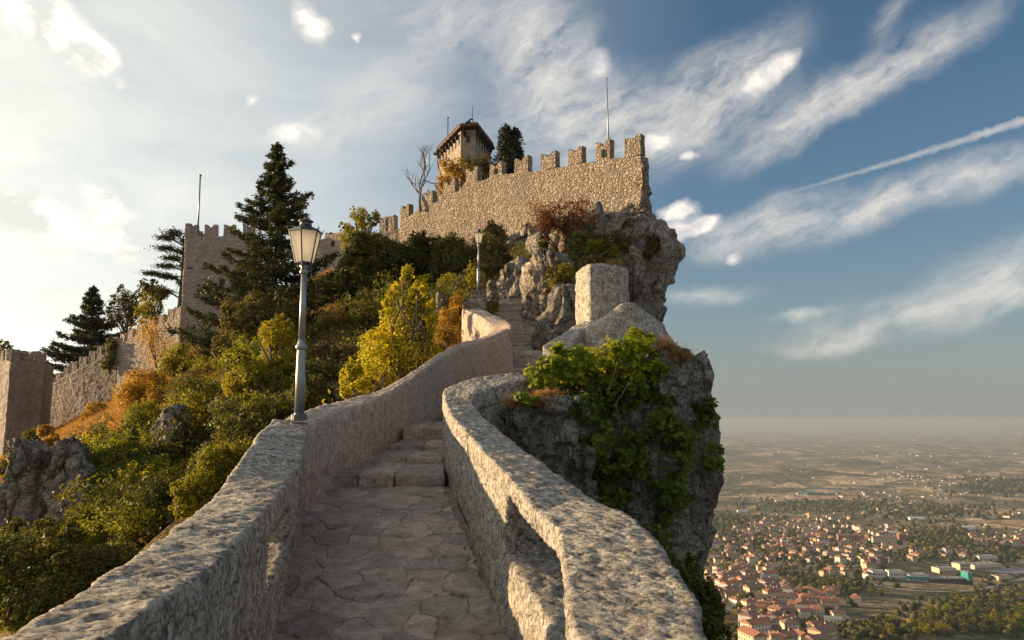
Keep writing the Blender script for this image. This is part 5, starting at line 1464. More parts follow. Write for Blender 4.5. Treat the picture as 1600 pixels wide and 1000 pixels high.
# behind the summit wall
bush('golden_tree', 'golden-orange tree in front of the bell tower foot', 'tree', [(700, 275, 69, 16, 26), (716, 262, 69, 18, 20), (690, 295, 69, 12, 20), (730, 275, 69, 16, 22)], 5200, 0.17, L['orange'], base=P(705, 320, 69), gaps=0.7, seed=31, stem=0.09, surf=0.55, nstem=20)
bush('olive_tree', 'olive-green tree right of the bell tower foot, over the merlons', 'tree', [(742, 262, 67, 18, 18), (755, 275, 67, 20, 20), (732, 255, 67, 12, 10), (763, 258, 67, 10, 18), (778, 262, 67, 10, 16)], 5600, 0.17, L['olive'], base=P(750, 310, 67), gaps=0.5, seed=32, stem=0.09)
bush('shrub', 'low golden shrub behind the broken merlons left of the bell tower', 'shrub', [(680, 318, 71, 10, 12), (672, 305, 71, 6, 8)], 1200, 0.16, L['orange'], base=P(678, 340, 71), gaps=0.6, seed=33)
# on the cliff below the summit wall
b = P(872, 392, 43)
r1_, tp1 = dead_tree('rust_tree', 'rust-leaved twisted little tree against the summit wall', b, (-0.5, 0, 0.9), 1.15, 0.075, 15, 'bark', 3, 0.6, 3, 'tree', 0.7)
mb = MB(); tips = []
rg = np.random.default_rng(3)
for dd, px in (((0.5, 0, .8), 880), ((0.15, 0, 1), 884), ((-0.9, 0, 0.8), 870)):
    grow(mb, P(px, 392, 43), unit(np.array(dd)), 1.15, 0.06, 3, rg, tips, 0.6, 0.2, 3, 0.7)
mb.obj('limb', M['bark'], r1_, True, kind='stuff')
tp = np.array(tp1+tips); idx = rg.integers(0, len(tp), 3400)
lp = tp[idx]+rg.normal(size=(3400, 3))*np.array([0.2, 0.25, 0.15])
lump_c, lump_n = lump_points([pxlump(858, 350, 43, 20, 16), pxlump(878, 325, 43, 20, 12), pxlump(905, 325, 43, 22, 14), pxlump(850, 335, 43, 12, 12), pxlump(895, 345, 43, 20, 10)], 2600, rg, 0.4, 0.6, 0.6)
lp = np.concatenate([lp, lump_c]); link('foliage', leaves_mesh('rust_leaf', lp, rg.normal(size=(len(lp), 3)), 0.11, 0.6, rg), L['rust'], r1_, kind='stuff')
bush('shrub', 'dark green and gold shrub on the cliff edge under the summit wall', 'shrub', [(915, 375, 42, 26, 16), (945, 382, 42, 28, 20), (970, 378, 42, 16, 16), (900, 390, 42, 18, 10), (950, 395, 42, 20, 10)], 8500, 0.11, L['dark'], base=P(935, 405, 42), gaps=0.3, seed=40)
bush('shrub', 'yellow-green tuft in front of the dark shrub under the summit wall', 'shrub', [(928, 385, 41, 18, 10), (958, 393, 41, 12, 8)], 2200, 0.10, L['yellowgreen'], base=P(935, 402, 41), gaps=0.4, seed=41)
bush('shrub', 'small dark shrub left of the rust-leaved tree', 'shrub', [(850, 378, 43.5, 10, 12)], 1300, 0.11, L['dark'], base=P(850, 392, 43.5), seed=42)
bush('shrub', 'dark tuft of shrub in a cleft at the right of the upper cliff', 'shrub', [(1022, 382, 43.5, 10, 16), (1012, 395, 43.5, 8, 12)], 1500, 0.12, L['dark'], base=P(1018, 405, 43.5), seed=43)
bush('shrub', 'dry yellowish shrub above the pale boulders beside the stairway', 'shrub', [(872, 435, 27.5, 20, 22), (890, 415, 28, 18, 18), (862, 455, 27.5, 12, 12), (885, 450, 27.2, 16, 12)], 8500, 0.07, L['olive'], base=P(872, 465, 28), gaps=0.3, seed=44, leafname='foliage')
bush('shrub', 'golden dry brush just left of the tall stone block top', 'shrub', [(885, 425, 27.0, 14, 14), (870, 445, 27.0, 12, 12)], 2600, 0.06, L['yellowgreen'], base=P(878, 450, 27.0), gaps=0.3, seed=45)
bush('shrub', 'brown dry scrub under the rust-leaved tree', 'shrub', [(860, 400, 40, 22, 8), (890, 402, 39, 26, 8), (925, 408, 38, 22, 7)], 5200, 0.09, L['brush'], base=P(890, 415, 39), gaps=0.3, seed=46)
bush('shrub', 'small orange tuft right of the far lamp, on the grey rock', 'shrub', [(806, 412, 33, 8, 8), (800, 422, 33, 6, 6)], 700, 0.08, L['orange'], base=P(805, 428, 33), seed=47)

# dark belt of trees between conifer and stairway
bush('evergreen_tree', 'broad dark evergreen tree right of the near lamp, below the tan curtain wall', 'tree', [(575, 385, 42, 42, 26), (560, 415, 42, 34, 30), (605, 405, 42, 38, 34), (585, 445, 42, 42, 24), (545, 445, 42, 20, 18)], 30000, 0.15, L['dark'], base=P(590, 500, 42), gaps=0.35, seed=50, stem=0.16, nstem=20, clump=0.24)
bush('tree', 'pale yellow-green tree top rising behind the broad evergreen', 'tree', [(565, 345, 58, 22, 20), (548, 372, 58, 16, 26), (585, 340, 58, 10, 14)], 4200, 0.17, L['yellowgreen'], base=P(560, 400, 58), gaps=0.7, seed=51, stem=0.1)
bush('evergreen_tree', 'dark green tree below the left end of the summit wall', 'tree', [(650, 400, 44, 34, 30), (680, 390, 44, 26, 22), (635, 430, 44, 30, 30), (665, 440, 44, 34, 26)], 22000, 0.15, L['dark'], base=P(655, 485, 44), gaps=0.3, seed=52, stem=0.14, clump=0.24)
bush('evergreen_tree', 'deep green tree just left of the far lamp', 'tree', [(705, 395, 41, 28, 28), (725, 420, 40, 30, 26), (700, 435, 40, 28, 22)], 18000, 0.14, L['dark'], base=P(712, 470, 40), gaps=0.3, seed=53, stem=0.13, clump=0.24)
bush('tree', 'olive tree with golden tints behind the far lamp', 'tree', [(765, 385, 40, 26, 30), (780, 405, 40, 22, 24), (760, 420, 39, 26, 24), (775, 365, 41, 16, 14)], 15000, 0.13, L['olive'], base=P(768, 460, 39), gaps=0.35, seed=54, stem=0.12)
bush('shrub', 'small yellow-green sprays below the tree left of the far lamp', 'shrub', [(705, 440, 34, 18, 14), (690, 455, 33, 14, 10), (735, 430, 33, 8, 16)], 2600, 0.09, L['yellowgreen'], base=P(705, 465, 33), gaps=0.6, seed=55)
bush('evergreen_tree', 'dark bushy tree behind the lamp post below the conifer', 'tree', [(530, 510, 40, 36, 26), (500, 530, 38, 34, 26), (560, 520, 38, 30, 24), (590, 490, 40, 22, 22)], 21000, 0.13, L['dark'], base=P(530, 570, 38), gaps=0.35, seed=56, stem=0.1)
bush('shrub', 'grey-brown brush in front of the dark bushy tree behind the lamp post', 'shrub', [(510, 560, 34, 30, 22), (545, 555, 33, 26, 16), (490, 590, 31, 22, 20)], 9000, 0.10, L['brush'], base=P(515, 590, 32), gaps=0.4, seed=57)
# yellow tree right of the lamp
rg = np.random.default_rng(8)
ylump = [(625, 520, 21, 34, 26), (605, 550, 20.5, 36, 26), (640, 555, 20.5, 28, 26), (645, 485, 21, 20, 24), (580, 582, 19.5, 24, 16), (655, 525, 21, 22, 26)]
for t_ in np.linspace(0, 1, 13): ylump.append((646-2*t_+rg.normal()*6, 424+70*t_, 21+rg.normal()*0.1, 6+9*t_, 11))
for _ in range(44):
    t_ = rg.random()**0.8; yy = 440+145*t_; s_ = rg.choice([-1, 1]); w_ = (18+62*t_) if s_ < 0 else (16+24*min(1, t_*1.6))
    ylump.append((645+s_*w_*(0.75+0.4*rg.random())-14*t_, yy-8*rg.random(), 20.8+rg.normal()*0.5, 6+6*rg.random(), 5+5*rg.random()))
yt_ = bush('yellow_tree', 'bright yellow autumn tree over the curving parapet', 'tree', ylump, 19000, 0.08, L['yellow'], base=P(640, 620, 20.5), gaps=0.5, seed=60, stem=0.05, nstem=60, clump=0.6, surf=0.5, sprays=0)
bush('shrub', 'yellow-green sprig leaning over the parapet left of the yellow tree', 'shrub', [(548, 590, 17, 18, 22), (565, 605, 16.5, 16, 12), (540, 612, 16, 10, 8)], 1900, 0.085, L['yellow'], base=P(555, 625, 16.5), gaps=0.6, seed=61, stem=0.03)
bush('shrub', 'low yellow leaves at the foot of the yellow tree along the parapet', 'shrub', [(600, 590, 18.5, 20, 12), (575, 600, 17.5, 14, 10)], 1500, 0.08, L['yellowgreen'], base=P(595, 605, 18), gaps=0.5, seed=62, stem=0.03)
bush('shrub', 'orange dry brush between the yellow tree and the parapet pier', 'shrub', [(700, 500, 27, 18, 20), (708, 525, 26, 14, 14), (690, 520, 26, 12, 14), (712, 475, 28, 9, 18)], 5200, 0.07, L['orange'], base=P(700, 540, 26), gaps=0.4, seed=63, stem=0.03)
bush('shrub', 'reddish dry brush on the brown rock beside the curving parapet', 'shrub', [(680, 548, 24, 24, 12), (650, 565, 23, 18, 8)], 2800, 0.07, L['rust'], base=P(670, 560, 24), gaps=0.4, seed=64, stem=0.03)

# left slope
SETTLE = 6
bush('olive_bush', 'large rounded grey-olive bush under the tall conifer', 'bush', [(400, 500, 40, 44, 34), (380, 530, 40, 38, 34), (425, 525, 40, 40, 34), (400, 480, 40, 30, 20), (440, 500, 40, 22, 26), (370, 560, 39, 26, 20)], 30000, 0.12, L['olive'], base=P(400, 580, 40), gaps=0.25, seed=70, stem=0.1, clump=0.2)
bush('tree', 'yellow-green leafy tree in front of the olive bush, left of the lamp post', 'tree', [(430, 525, 30, 26, 26), (440, 560, 30, 36, 34), (400, 590, 29, 42, 28), (445, 600, 29, 36, 34), (375, 600, 29, 30, 18), (420, 635, 28, 40, 24)], 24000, 0.105, L['yellowgreen'], base=P(425, 660, 28), gaps=0.45, seed=71, stem=0.08, nstem=24, clump=0.26)
bush('tree', 'leafy green-gold tree between the lamp post and the left parapet', 'tree', [(500, 590, 25, 26, 30), (485, 620, 24, 30, 26)], 9000, 0.095, L['dark'], base=P(490, 650, 24), gaps=0.45, seed=72, stem=0.06)
bush('bush', 'yellow-green bush directly behind the outer edge of the left parapet', 'bush', [(335, 725, 22, 28, 26), (320, 760, 21.5, 34, 28), (350, 710, 22.5, 20, 16), (300, 790, 21, 30, 20), (290, 770, 21, 22, 18)], 15000, 0.082, L['yellowgreen'], base=P(320, 810, 21.5), gaps=0.4, seed=73, stem=0.06, nstem=20, clump=0.26)
bush('bush', 'wide leafy green bush in the middle of the left slope', 'bush', [(190, 712, 31, 42, 22), (225, 740, 30, 40, 30), (172, 755, 30, 36, 28), (205, 785, 29, 44, 32), (155, 800, 29, 26, 22), (248, 780, 29, 24, 28)], 36000, 0.105, L['green'], base=P(190, 830, 30), gaps=0.5, seed=74, stem=0.08, nstem=30, clump=0.26)
SETTLE = 0
bush('bush', 'dense dark green bush filling the lower left corner', 'bush', [(40, 880, 19, 70, 50), (120, 900, 18.5, 70, 46), (60, 940, 18, 80, 44), (180, 880, 19, 50, 30), (-40, 900, 19, 60, 60), (20, 850, 20, 50, 24)], 40000, 0.088, L['dark'], base=P(70, 1010, 18), gaps=0.35, seed=75, stem=0.08, nstem=20, clump=0.24)
SETTLE = 6
bush('bush', 'yellow-green bush hanging above the dark bush at lower left', 'bush', [(145, 840, 23, 28, 22), (110, 850, 23, 26, 14), (175, 865, 22, 26, 18)], 7500, 0.085, L['green'], base=P(145, 880, 23), gaps=0.45, seed=76, stem=0.05)
bush('bush', 'golden tips among the dark leaves near the lower left corner', 'bush', [(30, 960, 16.5, 40, 22), (80, 945, 16.6, 26, 14)], 3200, 0.075, L['yellowgreen'], base=P(45, 1000, 16.6), gaps=0.5, seed=77, stem=0.04)
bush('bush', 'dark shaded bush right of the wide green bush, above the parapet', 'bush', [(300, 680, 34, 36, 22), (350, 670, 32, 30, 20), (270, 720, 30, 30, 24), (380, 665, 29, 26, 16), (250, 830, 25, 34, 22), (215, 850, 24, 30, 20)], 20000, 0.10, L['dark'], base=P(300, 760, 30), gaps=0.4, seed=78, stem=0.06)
bush('bush', 'deep green ivy-like bush on the slope above the wide green bush', 'bush', [(225, 650, 38, 30, 22), (250, 670, 37, 24, 18), (212, 670, 37, 20, 14)], 9000, 0.11, L['green'], base=P(230, 690, 37), gaps=0.2, seed=79, stem=0.05)
bush('bush', 'brown-gold brush between the rocks in the middle of the slope', 'bush', [(300, 620, 42, 34, 18), (340, 640, 38, 30, 18), (270, 700, 34, 30, 14)], 11000, 0.11, L['brush'], base=P(300, 650, 40), gaps=0.3, seed=80, stem=0.05)
bush('bush', 'bright orange-gold shrub below the castle tower wall', 'bush', [(230, 600, 50, 34, 22), (205, 620, 49, 26, 22), (250, 625, 48, 26, 20), (215, 590, 51, 18, 14)], 13000, 0.13, L['orange'], base=P(230, 650, 50), gaps=0.5, sprays=2, seed=81, stem=0.07, nstem=16)
bush('bush', 'yellow-green shrub at the foot of the square castle tower', 'bush', [(282, 560, 56, 28, 22), (268, 575, 56, 22, 18), (300, 575, 55, 20, 16)], 9000, 0.14, L['yellowgreen'], base=P(282, 600, 56), gaps=0.35, seed=82, stem=0.07)
bush('bush', 'dull green scrub at the base of the castle tower, behind the olive bush', 'bush', [(325, 550, 58, 26, 16), (345, 570, 56, 22, 16), (320, 580, 55, 22, 12)], 6500, 0.15, L['brush'], base=P(330, 590, 57), gaps=0.35, seed=83, stem=0.07)
bush('bush', 'small golden shrub on the crest in front of the lower curtain wall', 'bush', [(150, 640, 47, 16, 12), (138, 650, 47, 12, 10)], 2800, 0.12, L['orange'], base=P(147, 665, 47), gaps=0.4, seed=84, stem=0.04)
bush('bush', 'golden shrub beside the far-left tower foot', 'bush', [(72, 675, 49, 12, 10), (80, 690, 48, 14, 10)], 2200, 0.12, L['orange'], base=P(76, 705, 48), gaps=0.4, seed=85, stem=0.04)
bush('bush', 'yellow shrub low on the crest at the left edge', 'bush', [(28, 716, 42, 14, 10), (38, 728, 41, 12, 8)], 2200, 0.10, L['yellow'], base=P(30, 738, 42), gaps=0.4, seed=86, stem=0.04)
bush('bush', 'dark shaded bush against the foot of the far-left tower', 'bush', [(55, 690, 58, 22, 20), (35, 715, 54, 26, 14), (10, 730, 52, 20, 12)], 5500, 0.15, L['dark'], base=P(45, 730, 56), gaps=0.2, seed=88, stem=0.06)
SETTLE = 0
bush('ivy', 'dark ivy spilling over the middle of the lower curtain wall', 'ivy', [(172, 556, 80, 10, 16), (166, 570, 80, 7, 8), (175, 540, 80, 8, 10)], 2600, 0.20, L['dark'], base=P(172, 585, 80), gaps=0.1, seed=89, stem=0.04)
bush('tree', 'airy green tree behind the lower curtain wall, left of the golden tree', 'tree', [(195, 470, 94, 22, 18), (185, 495, 94, 20, 20), (210, 488, 94, 18, 22), (220, 462, 94, 12, 12)], 6200, 0.25, L['olive'], base=P(195, 545, 94), gaps=0.7, seed=90, stem=0.12, surf=0.5, nstem=16)
bush('golden_tree', 'golden tree behind the lower curtain wall, left of the pine', 'tree', [(236, 475, 88, 18, 22), (248, 500, 88, 14, 18), (228, 495, 88, 12, 16)], 4400, 0.22, L['yellowgreen'], base=P(238, 540, 88), gaps=0.6, seed=91, stem=0.1, surf=0.5)
bush('tree', 'olive tree crown just left of the pine trunk', 'tree', [(248, 455, 88, 20, 14), (230, 450, 88, 14, 10)], 2600, 0.24, L['olive'], base=P(246, 520, 88), gaps=0.6, seed=92, stem=0.1, surf=0.5)
bush('tree', 'dark treetop peeping over the far-left tower merlons', 'tree', [(4, 542, 90, 12, 12), (-10, 550, 90, 16, 14)], 1500, 0.26, L['dark'], base=P(0, 590, 90), gaps=0.2, seed=93, stem=0.1)
SETTLE = 0
# slim golden sapling against the lit wall
b = P(243, 590, 60); rt_, tp = dead_tree('sapling', 'slim sparse golden sapling against the sunlit wall below the castle tower', b, (0.03, 0, 1), 2.2, 0.09, 77, 'bark', 2, 0.5, 4, 'tree', 0.6)
tp = np.array(tp); idx = RNG.integers(0, len(tp), 1500); link('foliage', leaves_mesh('sapling_leaf', tp[idx]+RNG.normal(size=(1500, 3))*0.5, RNG.normal(size=(1500, 3)), 0.15, 0.6), L['orange'], rt_, kind='stuff')

# many low bushes scattered on the left slope
rg = np.random.default_rng(313)
SHP = []
for mt_, nm_ in (('green', 'green'), ('yellowgreen', 'yellow-green'), ('orange', 'golden'), ('dark', 'dark green'), ('brush', 'brown')):
    for v_ in range(2):
        lum = [(np.array([rg.normal()*0.5, rg.normal()*0.5, 0.45+rg.random()*0.5]), (0.55+0.3*rg.random(), 0.55, 0.4+0.25*rg.random())) for _ in range(5)]
        Cc, Nn = lump_points(lum, 2600, rg, 0.3, 0.75, 0.4); me = leaves_mesh('scrub_leaf', Cc, Nn, 0.10, 0.6, rg); me.materials.append(L[mt_])
        sm_ = MB(); stems(sm_, (0, 0, -0.3), [l_[0] for l_ in lum for _ in range(2)], rg, 0.025, 4); sme = sm_.mesh('scrub_stem'); sme.materials.append(M['bark']); SHP.append((me, sme, nm_))
def scrub(px, py, k, s_):
    yh = surf_y(px, py, 9.0, ('hillside',))
    if yh is None or yh < 19: return
    q = P(px, py, yh); me, sme, nm_ = SHP[k]
    zone = 'near the castle walls' if yh > 42 else ('halfway up left slope' if yh > 26 else 'low on left slope')
    r_ = thing('bush', f'low {nm_} bush {zone}', 'bush', (0, 0, 0), f'low {nm_} bushes {zone}')
    for n_, m_ in (('foliage', me), ('stem', sme)):
        o_ = bpy.data.objects.new(n_, m_); COL.objects.link(o_); o_.parent = r_
        if n_ == 'foliage': o_['kind'] = 'stuff'
    r_.location = tuple(map(float, q)); r_.rotation_euler = (0, 0, rg.random()*6.28); r_.scale = (s_, s_, s_*(0.8+0.5*rg.random())); SCR.append((zone, px, py, f'low {nm_} bush', r_))
SCR = []
for _ in range(95):
    px, py = rg.random()*480-10, 590+rg.random()*290
    if py < 585+(340-px)*0.42 or py > 1000-0.72*max(0, px-60)-20: continue
    if px < 150 and 670 < py < 850: continue
    warm = px < 330 and py < 700
    if warm and rg.random() < 0.6: continue
    k = int(rg.choice([4, 2, 3, 8, 0, 1, 2, 5] if warm else [0, 1, 6, 7, 2, 3, 0, 6, 7, 8])); scrub(px, py, k, 0.75+0.7*rg.random())
for _ in range(14):
    scrub(500+rg.random()*260, 430+rg.random()*90, int(rg.choice([6, 7, 6, 7, 8])), 0.8+0.5*rg.random())
rank_labels(SCR)

# dry grass on the crests and low cover on all the slope
def on_hill(n, x0, x1, y0, y1, rng, keep=None):
    x = x0+(x1-x0)*rng.random(n); y = y0+(y1-y0)*rng.random(n)
    if keep is not None:
        m_ = keep(x, y); x, y = x[m_], y[m_]
    return np.stack([x, y, np.concatenate([hill_z(x[k:k+20000], y[k:k+20000]) for k in range(0, len(x), 20000)])], -1)
rg = np.random.default_rng(99)
qn = lambda x, y, s_: fbm(np.stack([x*s_, y*s_, np.zeros_like(x)+3], -1), 3)
g1 = on_hill(150000, -60, -10, 26, 82, rg, lambda x, y: (qn(x, y, 0.16) > -0.02) | (y > 55))
blades('dry_grass', g1, 0.42, 0.7, L['straw'], None, 4, 0.028, kind='stuff', label='tall straw-coloured grass along the crests of the left slope', category='grass')
g3 = on_hill(110000, -42, -15, 36, 70, rg)
blades('dry_grass', g3, 0.62, 0.8, L['straw'], None, 14, 0.026, kind='stuff', label='long orange dry grass on the upper left slope below the walls', category='grass')
g4 = on_hill(60000, -30, -10, 24, 44, rg, lambda x, y: qn(x+9, y, 0.3) > 0.0)
blades('dry_grass', g4, 0.5, 0.9, L['straw'], None, 15, 0.018, kind='stuff', label='dry straw grass between the bushes on the left slope', category='grass')
g2 = on_hill(60000, -9, 9, 14, 40, rg, lambda x, y: (qn(x, y, 0.3) > 0.05) & ((x < -2.6+(y-14)*0.11) | (x > 1.6)))
blades('dry_grass', g2, 0.22, 0.7, L['straw'], None, 5, 0.010, kind='stuff', label='dry grass tufts on the ridge around the stairway', category='grass')
def cover(name, pts, size, mat, label, lift=0.3, seed=0):
    rng = np.random.default_rng(seed); k = len(pts)
    p_ = pts.copy(); p_[:, 2] += lift*rng.random(k)**1.5*(1.0+1.2*qn(pts[:, 0], pts[:, 1], 0.5))
    p_ += rng.normal(size=p_.shape)*0.08
    link(name, leaves_mesh(name, p_, np.array([0, 0, 1.])+0.8*rng.normal(size=p_.shape), size, 0.6, rng), mat, None, kind='stuff', label=label, category='ground cover')
g = on_hill(150000, -46, -3.2, 8, 62, rg, lambda x, y: (qn(x, y, 0.2) < 0.02) & (y > -1.1*(x+3.2)-2))
cover('undergrowth', g[g[:, 1] < 44][::2], 0.15, L['dark'], 'dark leafy undergrowth covering the left slope', 0.7, 1)
cover('undergrowth', g[1::5], 0.14, L['yellowgreen'], 'yellowing low plants scattered over the left slope', 0.7, 2)
g = on_hill(60000, -46, -3.2, 10, 62, rg, lambda x, y: (qn(x+40, y, 0.25) > 0.0))
cover('undergrowth', g, 0.14, L['brush'], 'brown withered scrub scattered over the left slope', 0.6, 3)
g = on_hill(60000, -14, 8, 24, 66, rg, lambda x, y: (x > -16) & ((x < -3) | (y > 36)))
cover('undergrowth', g, 0.13, L['dark'], 'dark undergrowth below the summit wall', 0.6, 4)

# ------------------------------------------------------------------ the leafy bush on the near cliff
def fig_bush():
    rng = np.random.default_rng(404)
    root = thing('leafy_bush', 'bright green broad-leaved bush sprawling over the cliff edge beyond the right parapet', 'bush', tuple(P(930, 640, 14.6)))
    lit = [pxlump(*l) for l in [(850, 583, 13.6, 34, 22, 0.7), (868, 572, 13.7, 26, 18, 0.7), (895, 570, 13.8, 42, 26, 0.7), (915, 585, 13.6, 40, 24, 0.7), (940, 572, 14.0, 44, 26, 0.7), (985, 556, 14.4, 38, 34, 0.7), (995, 532, 15.0, 26, 22, 0.7), (1010, 580, 14.2, 30, 16, 0.7), (880, 600, 13.4, 46, 16, 0.7)]]
    low = [pxlump(*l) for l in [(950, 625, 13.3, 46, 24, 0.6), (1000, 615, 13.4, 40, 18, 0.6), (935, 680, 13.0, 26, 30, 0.6), (985, 700, 12.9, 44, 40, 0.6), (940, 740, 12.7, 36, 30, 0.6), (965, 775, 12.7, 24, 18, 0.6), (905, 640, 13.3, 26, 20, 0.6), (1040, 640, 13.3, 26, 30, 0.6), (1060, 690, 13.2, 26, 40, 0.6), (1050, 760, 13.0, 24, 46, 0.6), (1035, 820, 12.9, 18, 26, 0.6), (1100, 630, 13.8, 16, 36, 0.6), (1112, 720, 13.9, 18, 24, 0.6), (1120, 655, 14.0, 12, 8, 0.6), (1125, 715, 14.0, 10, 8, 0.6), (820, 620, 13.2, 24, 10, 0.6)]]
    def settle(ls, off, names, kmax=1.45):
        out_ = []
        for c, r_ in ls:
            px, py = to_px(c); ys_ = [surf_y(px+a, py+b_, 12.0, names) for a, b_ in ((0, 0), (12, 8), (-12, 8), (0, 16))]; ys_ = [y for y in ys_ if y is not None]
            k = (min(ys_)-off)/c[1] if ys_ else 1.0
            k = max(0.9, min(k, kmax)); out_.append((np.array(c)*k, tuple(np.array(r_)*k)))
        return out_
    NM = ('cliff', 'cliff_ledge', 'cliff_spur')
    lit = settle(lit, 0.15, NM[:2], 1.08); low = settle(low, 0.12, NM)
    def leafshape(name):
        # three-lobed leaf, cupped, 14 faces
        pr = [(0, 0), (0.28, 0.10), (0.46, 0.34), (0.30, 0.42), (0.34, 0.72), (0.16, 0.70), (0, 1.0), (-0.16, 0.70), (-0.34, 0.72), (-0.30, 0.42), (-0.46, 0.34), (-0.28, 0.10)]
        V_ = [(x, y-0.4, 0.10*abs(x)+0.05*math.sin(7*y)) for x, y in pr]+[(0, 0.0, -0.02)]
        me = bpy.data.meshes.new(name); me.from_pydata(V_, [], [(k, (k+1) % 12, 12) for k in range(12)]); me.update(); me.materials.append(L['fig']); return me
    lm = leafshape('leaf')
    Cc, Nn = lump_points(lit, 5600, rng, 0.34, 0.85, 0.2)
    o_ = np.argsort(Cc[:, 1]-0.6*Cc[:, 2])[:290]       # outermost, towards viewer and sky
    for k in o_:
        ob = bpy.data.objects.new('leaf', lm); COL.objects.link(ob); ob.parent = root; ob.matrix_parent_inverse = world_of(root).inverted()
        s_ = 0.10+0.06*rng.random()
        n_ = Vector(unit(Nn[k]+np.array([-0.5, -0.5, 0.6]))); qt = n_.to_track_quat('Z', 'Y')
        ob.location = Cc[k]; ob.rotation_euler = (qt.to_matrix() @ Matrix.Rotation(rng.random()*6.28, 3, 'Z')).to_euler(); ob.scale = (s_, s_, s_)
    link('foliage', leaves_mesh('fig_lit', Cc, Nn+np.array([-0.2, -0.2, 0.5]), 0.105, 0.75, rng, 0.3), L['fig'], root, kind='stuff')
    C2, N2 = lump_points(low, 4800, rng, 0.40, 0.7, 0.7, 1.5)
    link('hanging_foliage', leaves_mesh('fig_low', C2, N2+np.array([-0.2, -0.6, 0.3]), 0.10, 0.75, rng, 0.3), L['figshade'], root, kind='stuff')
    mb = MB()
    stems(mb, lit[2][0]+np.array([0, 0.4, -0.6]), [l[0]+rng.normal(size=3)*0.15-np.array([0, 0, 0.12]) for l in lit for _ in range(1)], rng, 0.016, 5, 0.08)
    stems(mb, low[1][0]+np.array([0, 0.3, 0.2]), [l[0]+rng.normal(size=3)*0.25 for l in low[:7] for _ in range(1)], rng, 0.013, 5, 0.12)
    mb.obj('stem', M['bark_grey'], root, True)
fig_bush()
def at_surface(pxs, Y, n, rng, jx, jy):
    return np.array([P(px+rng.normal()*jx, py+rng.normal()*jy, (surf_y(px, py, 12.0) or Y)-0.05) for px, py in pxs for _ in range(n)])
rg = np.random.default_rng(17)
gt = at_surface([(835, 622), (855, 618), (875, 616), (815, 626), (895, 614), (845, 630), (805, 632)], 13.3, 300, rg, 9, 3)
blades('dry_grass', gt, 0.16, 1.6, L['straw'], None, 8, 0.004, kind='stuff', label='mat of dry brown grass on the ledge beyond the right parapet', category='grass')
gt = at_surface([(1040, 545), (1055, 555), (1068, 562), (1030, 540)], 16.4, 160, rg, 7, 4)
blades('dry_grass', gt, 0.22, 0.7, L['straw'], None, 9, 0.004, kind='stuff', label='dry grass tuft on the cliff rim right of the stone block', category='grass')
bush('shrub', 'dark evergreen hanging on the cliff foot behind the end of the right parapet', 'shrub', [(1090, 930, 12, 26, 40), (1100, 970, 12, 30, 40), (1080, 890, 12.5, 12, 20), (1050, 900, 12, 24, 30), (1070, 960, 11.5, 24, 40)], 12000, 0.07, L['dark'], base=P(1075, 1020, 12), gaps=0.1, seed=95, stem=0.05)
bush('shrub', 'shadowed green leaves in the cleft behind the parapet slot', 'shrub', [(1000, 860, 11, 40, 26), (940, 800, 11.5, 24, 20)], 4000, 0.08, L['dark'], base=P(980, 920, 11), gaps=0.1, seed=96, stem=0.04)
wq = np.array([path_pt(1.72, 4.9+0.0)+RNG.normal(size=3)*np.array([0.03, 0.03, 0.0])+[0, 0, 0.02] for _ in range(26)])
o = link('weed', leaves_mesh('weed', wq, RNG.normal(size=(26, 3))+[0, 0, 1.0], 0.045, 0.5), L['fig'], None); o['label'] = 'tiny green weed growing between the paving stones by the right parapet'; o['category'] = 'weed'
# ------------------------------------------------------------------ the town and countryside far below
def local_parts(root, parts):
    for nm, mb, mt in parts:
        me = mb.mesh(nm); me.materials.append(M[mt]); o_ = bpy.data.objects.new(nm, me); COL.objects.link(o_); o_.parent = root
def gable(mb, w_, d_, z0, h, ov):
    x, y = w_/2+ov, d_/2+ov
    mb.add([(-x, -y, z0), (x, -y, z0), (x, y, z0), (-x, y, z0), (-x, 0, z0+h), (x, 0, z0+h), (-x, -y, z0-0.3), (x, -y, z0-0.3), (x, y, z0-0.3), (-x, y, z0-0.3)],
           [(0, 1, 5, 4), (2, 3, 4, 5), (3, 0, 4), (1, 2, 5), (6, 7, 1, 0), (7, 8, 2, 1), (8, 9, 3, 2), (9, 6, 0, 3), (9, 8, 7, 6)])
def hip(mb, w_, d_, z0, h, ov):
    x, y = w_/2+ov, d_/2+ov; r_ = max(0.5, x-y)
    mb.add([(-x, -y, z0), (x, -y, z0), (x, y, z0), (-x, y, z0), (-r_, 0, z0+h), (r_, 0, z0+h), (-x, -y, z0-0.3), (x, -y, z0-0.3), (x, y, z0-0.3), (-x, y, z0-0.3)],
           [(0, 1, 5, 4), (2, 3, 4, 5), (3, 0, 4), (1, 2, 5), (6, 7, 1, 0), (7, 8, 2, 1), (8, 9, 3, 2), (9, 6, 0, 3), (9, 8, 7, 6)])
def winrow(mb, w_, d_, h, floors, cols):
    for fl_ in range(floors):
        z = 1.2+fl_*3.0
        for c_ in range(cols):
            x = -w_/2+w_*(c_+0.5)/cols
            mb.box(x-0.5, x+0.5, -d_/2-0.06, -d_/2+0.1, z, z+1.4); mb.box(x-0.5, x+0.5, d_/2-0.1, d_/2+0.06, z, z+1.4)
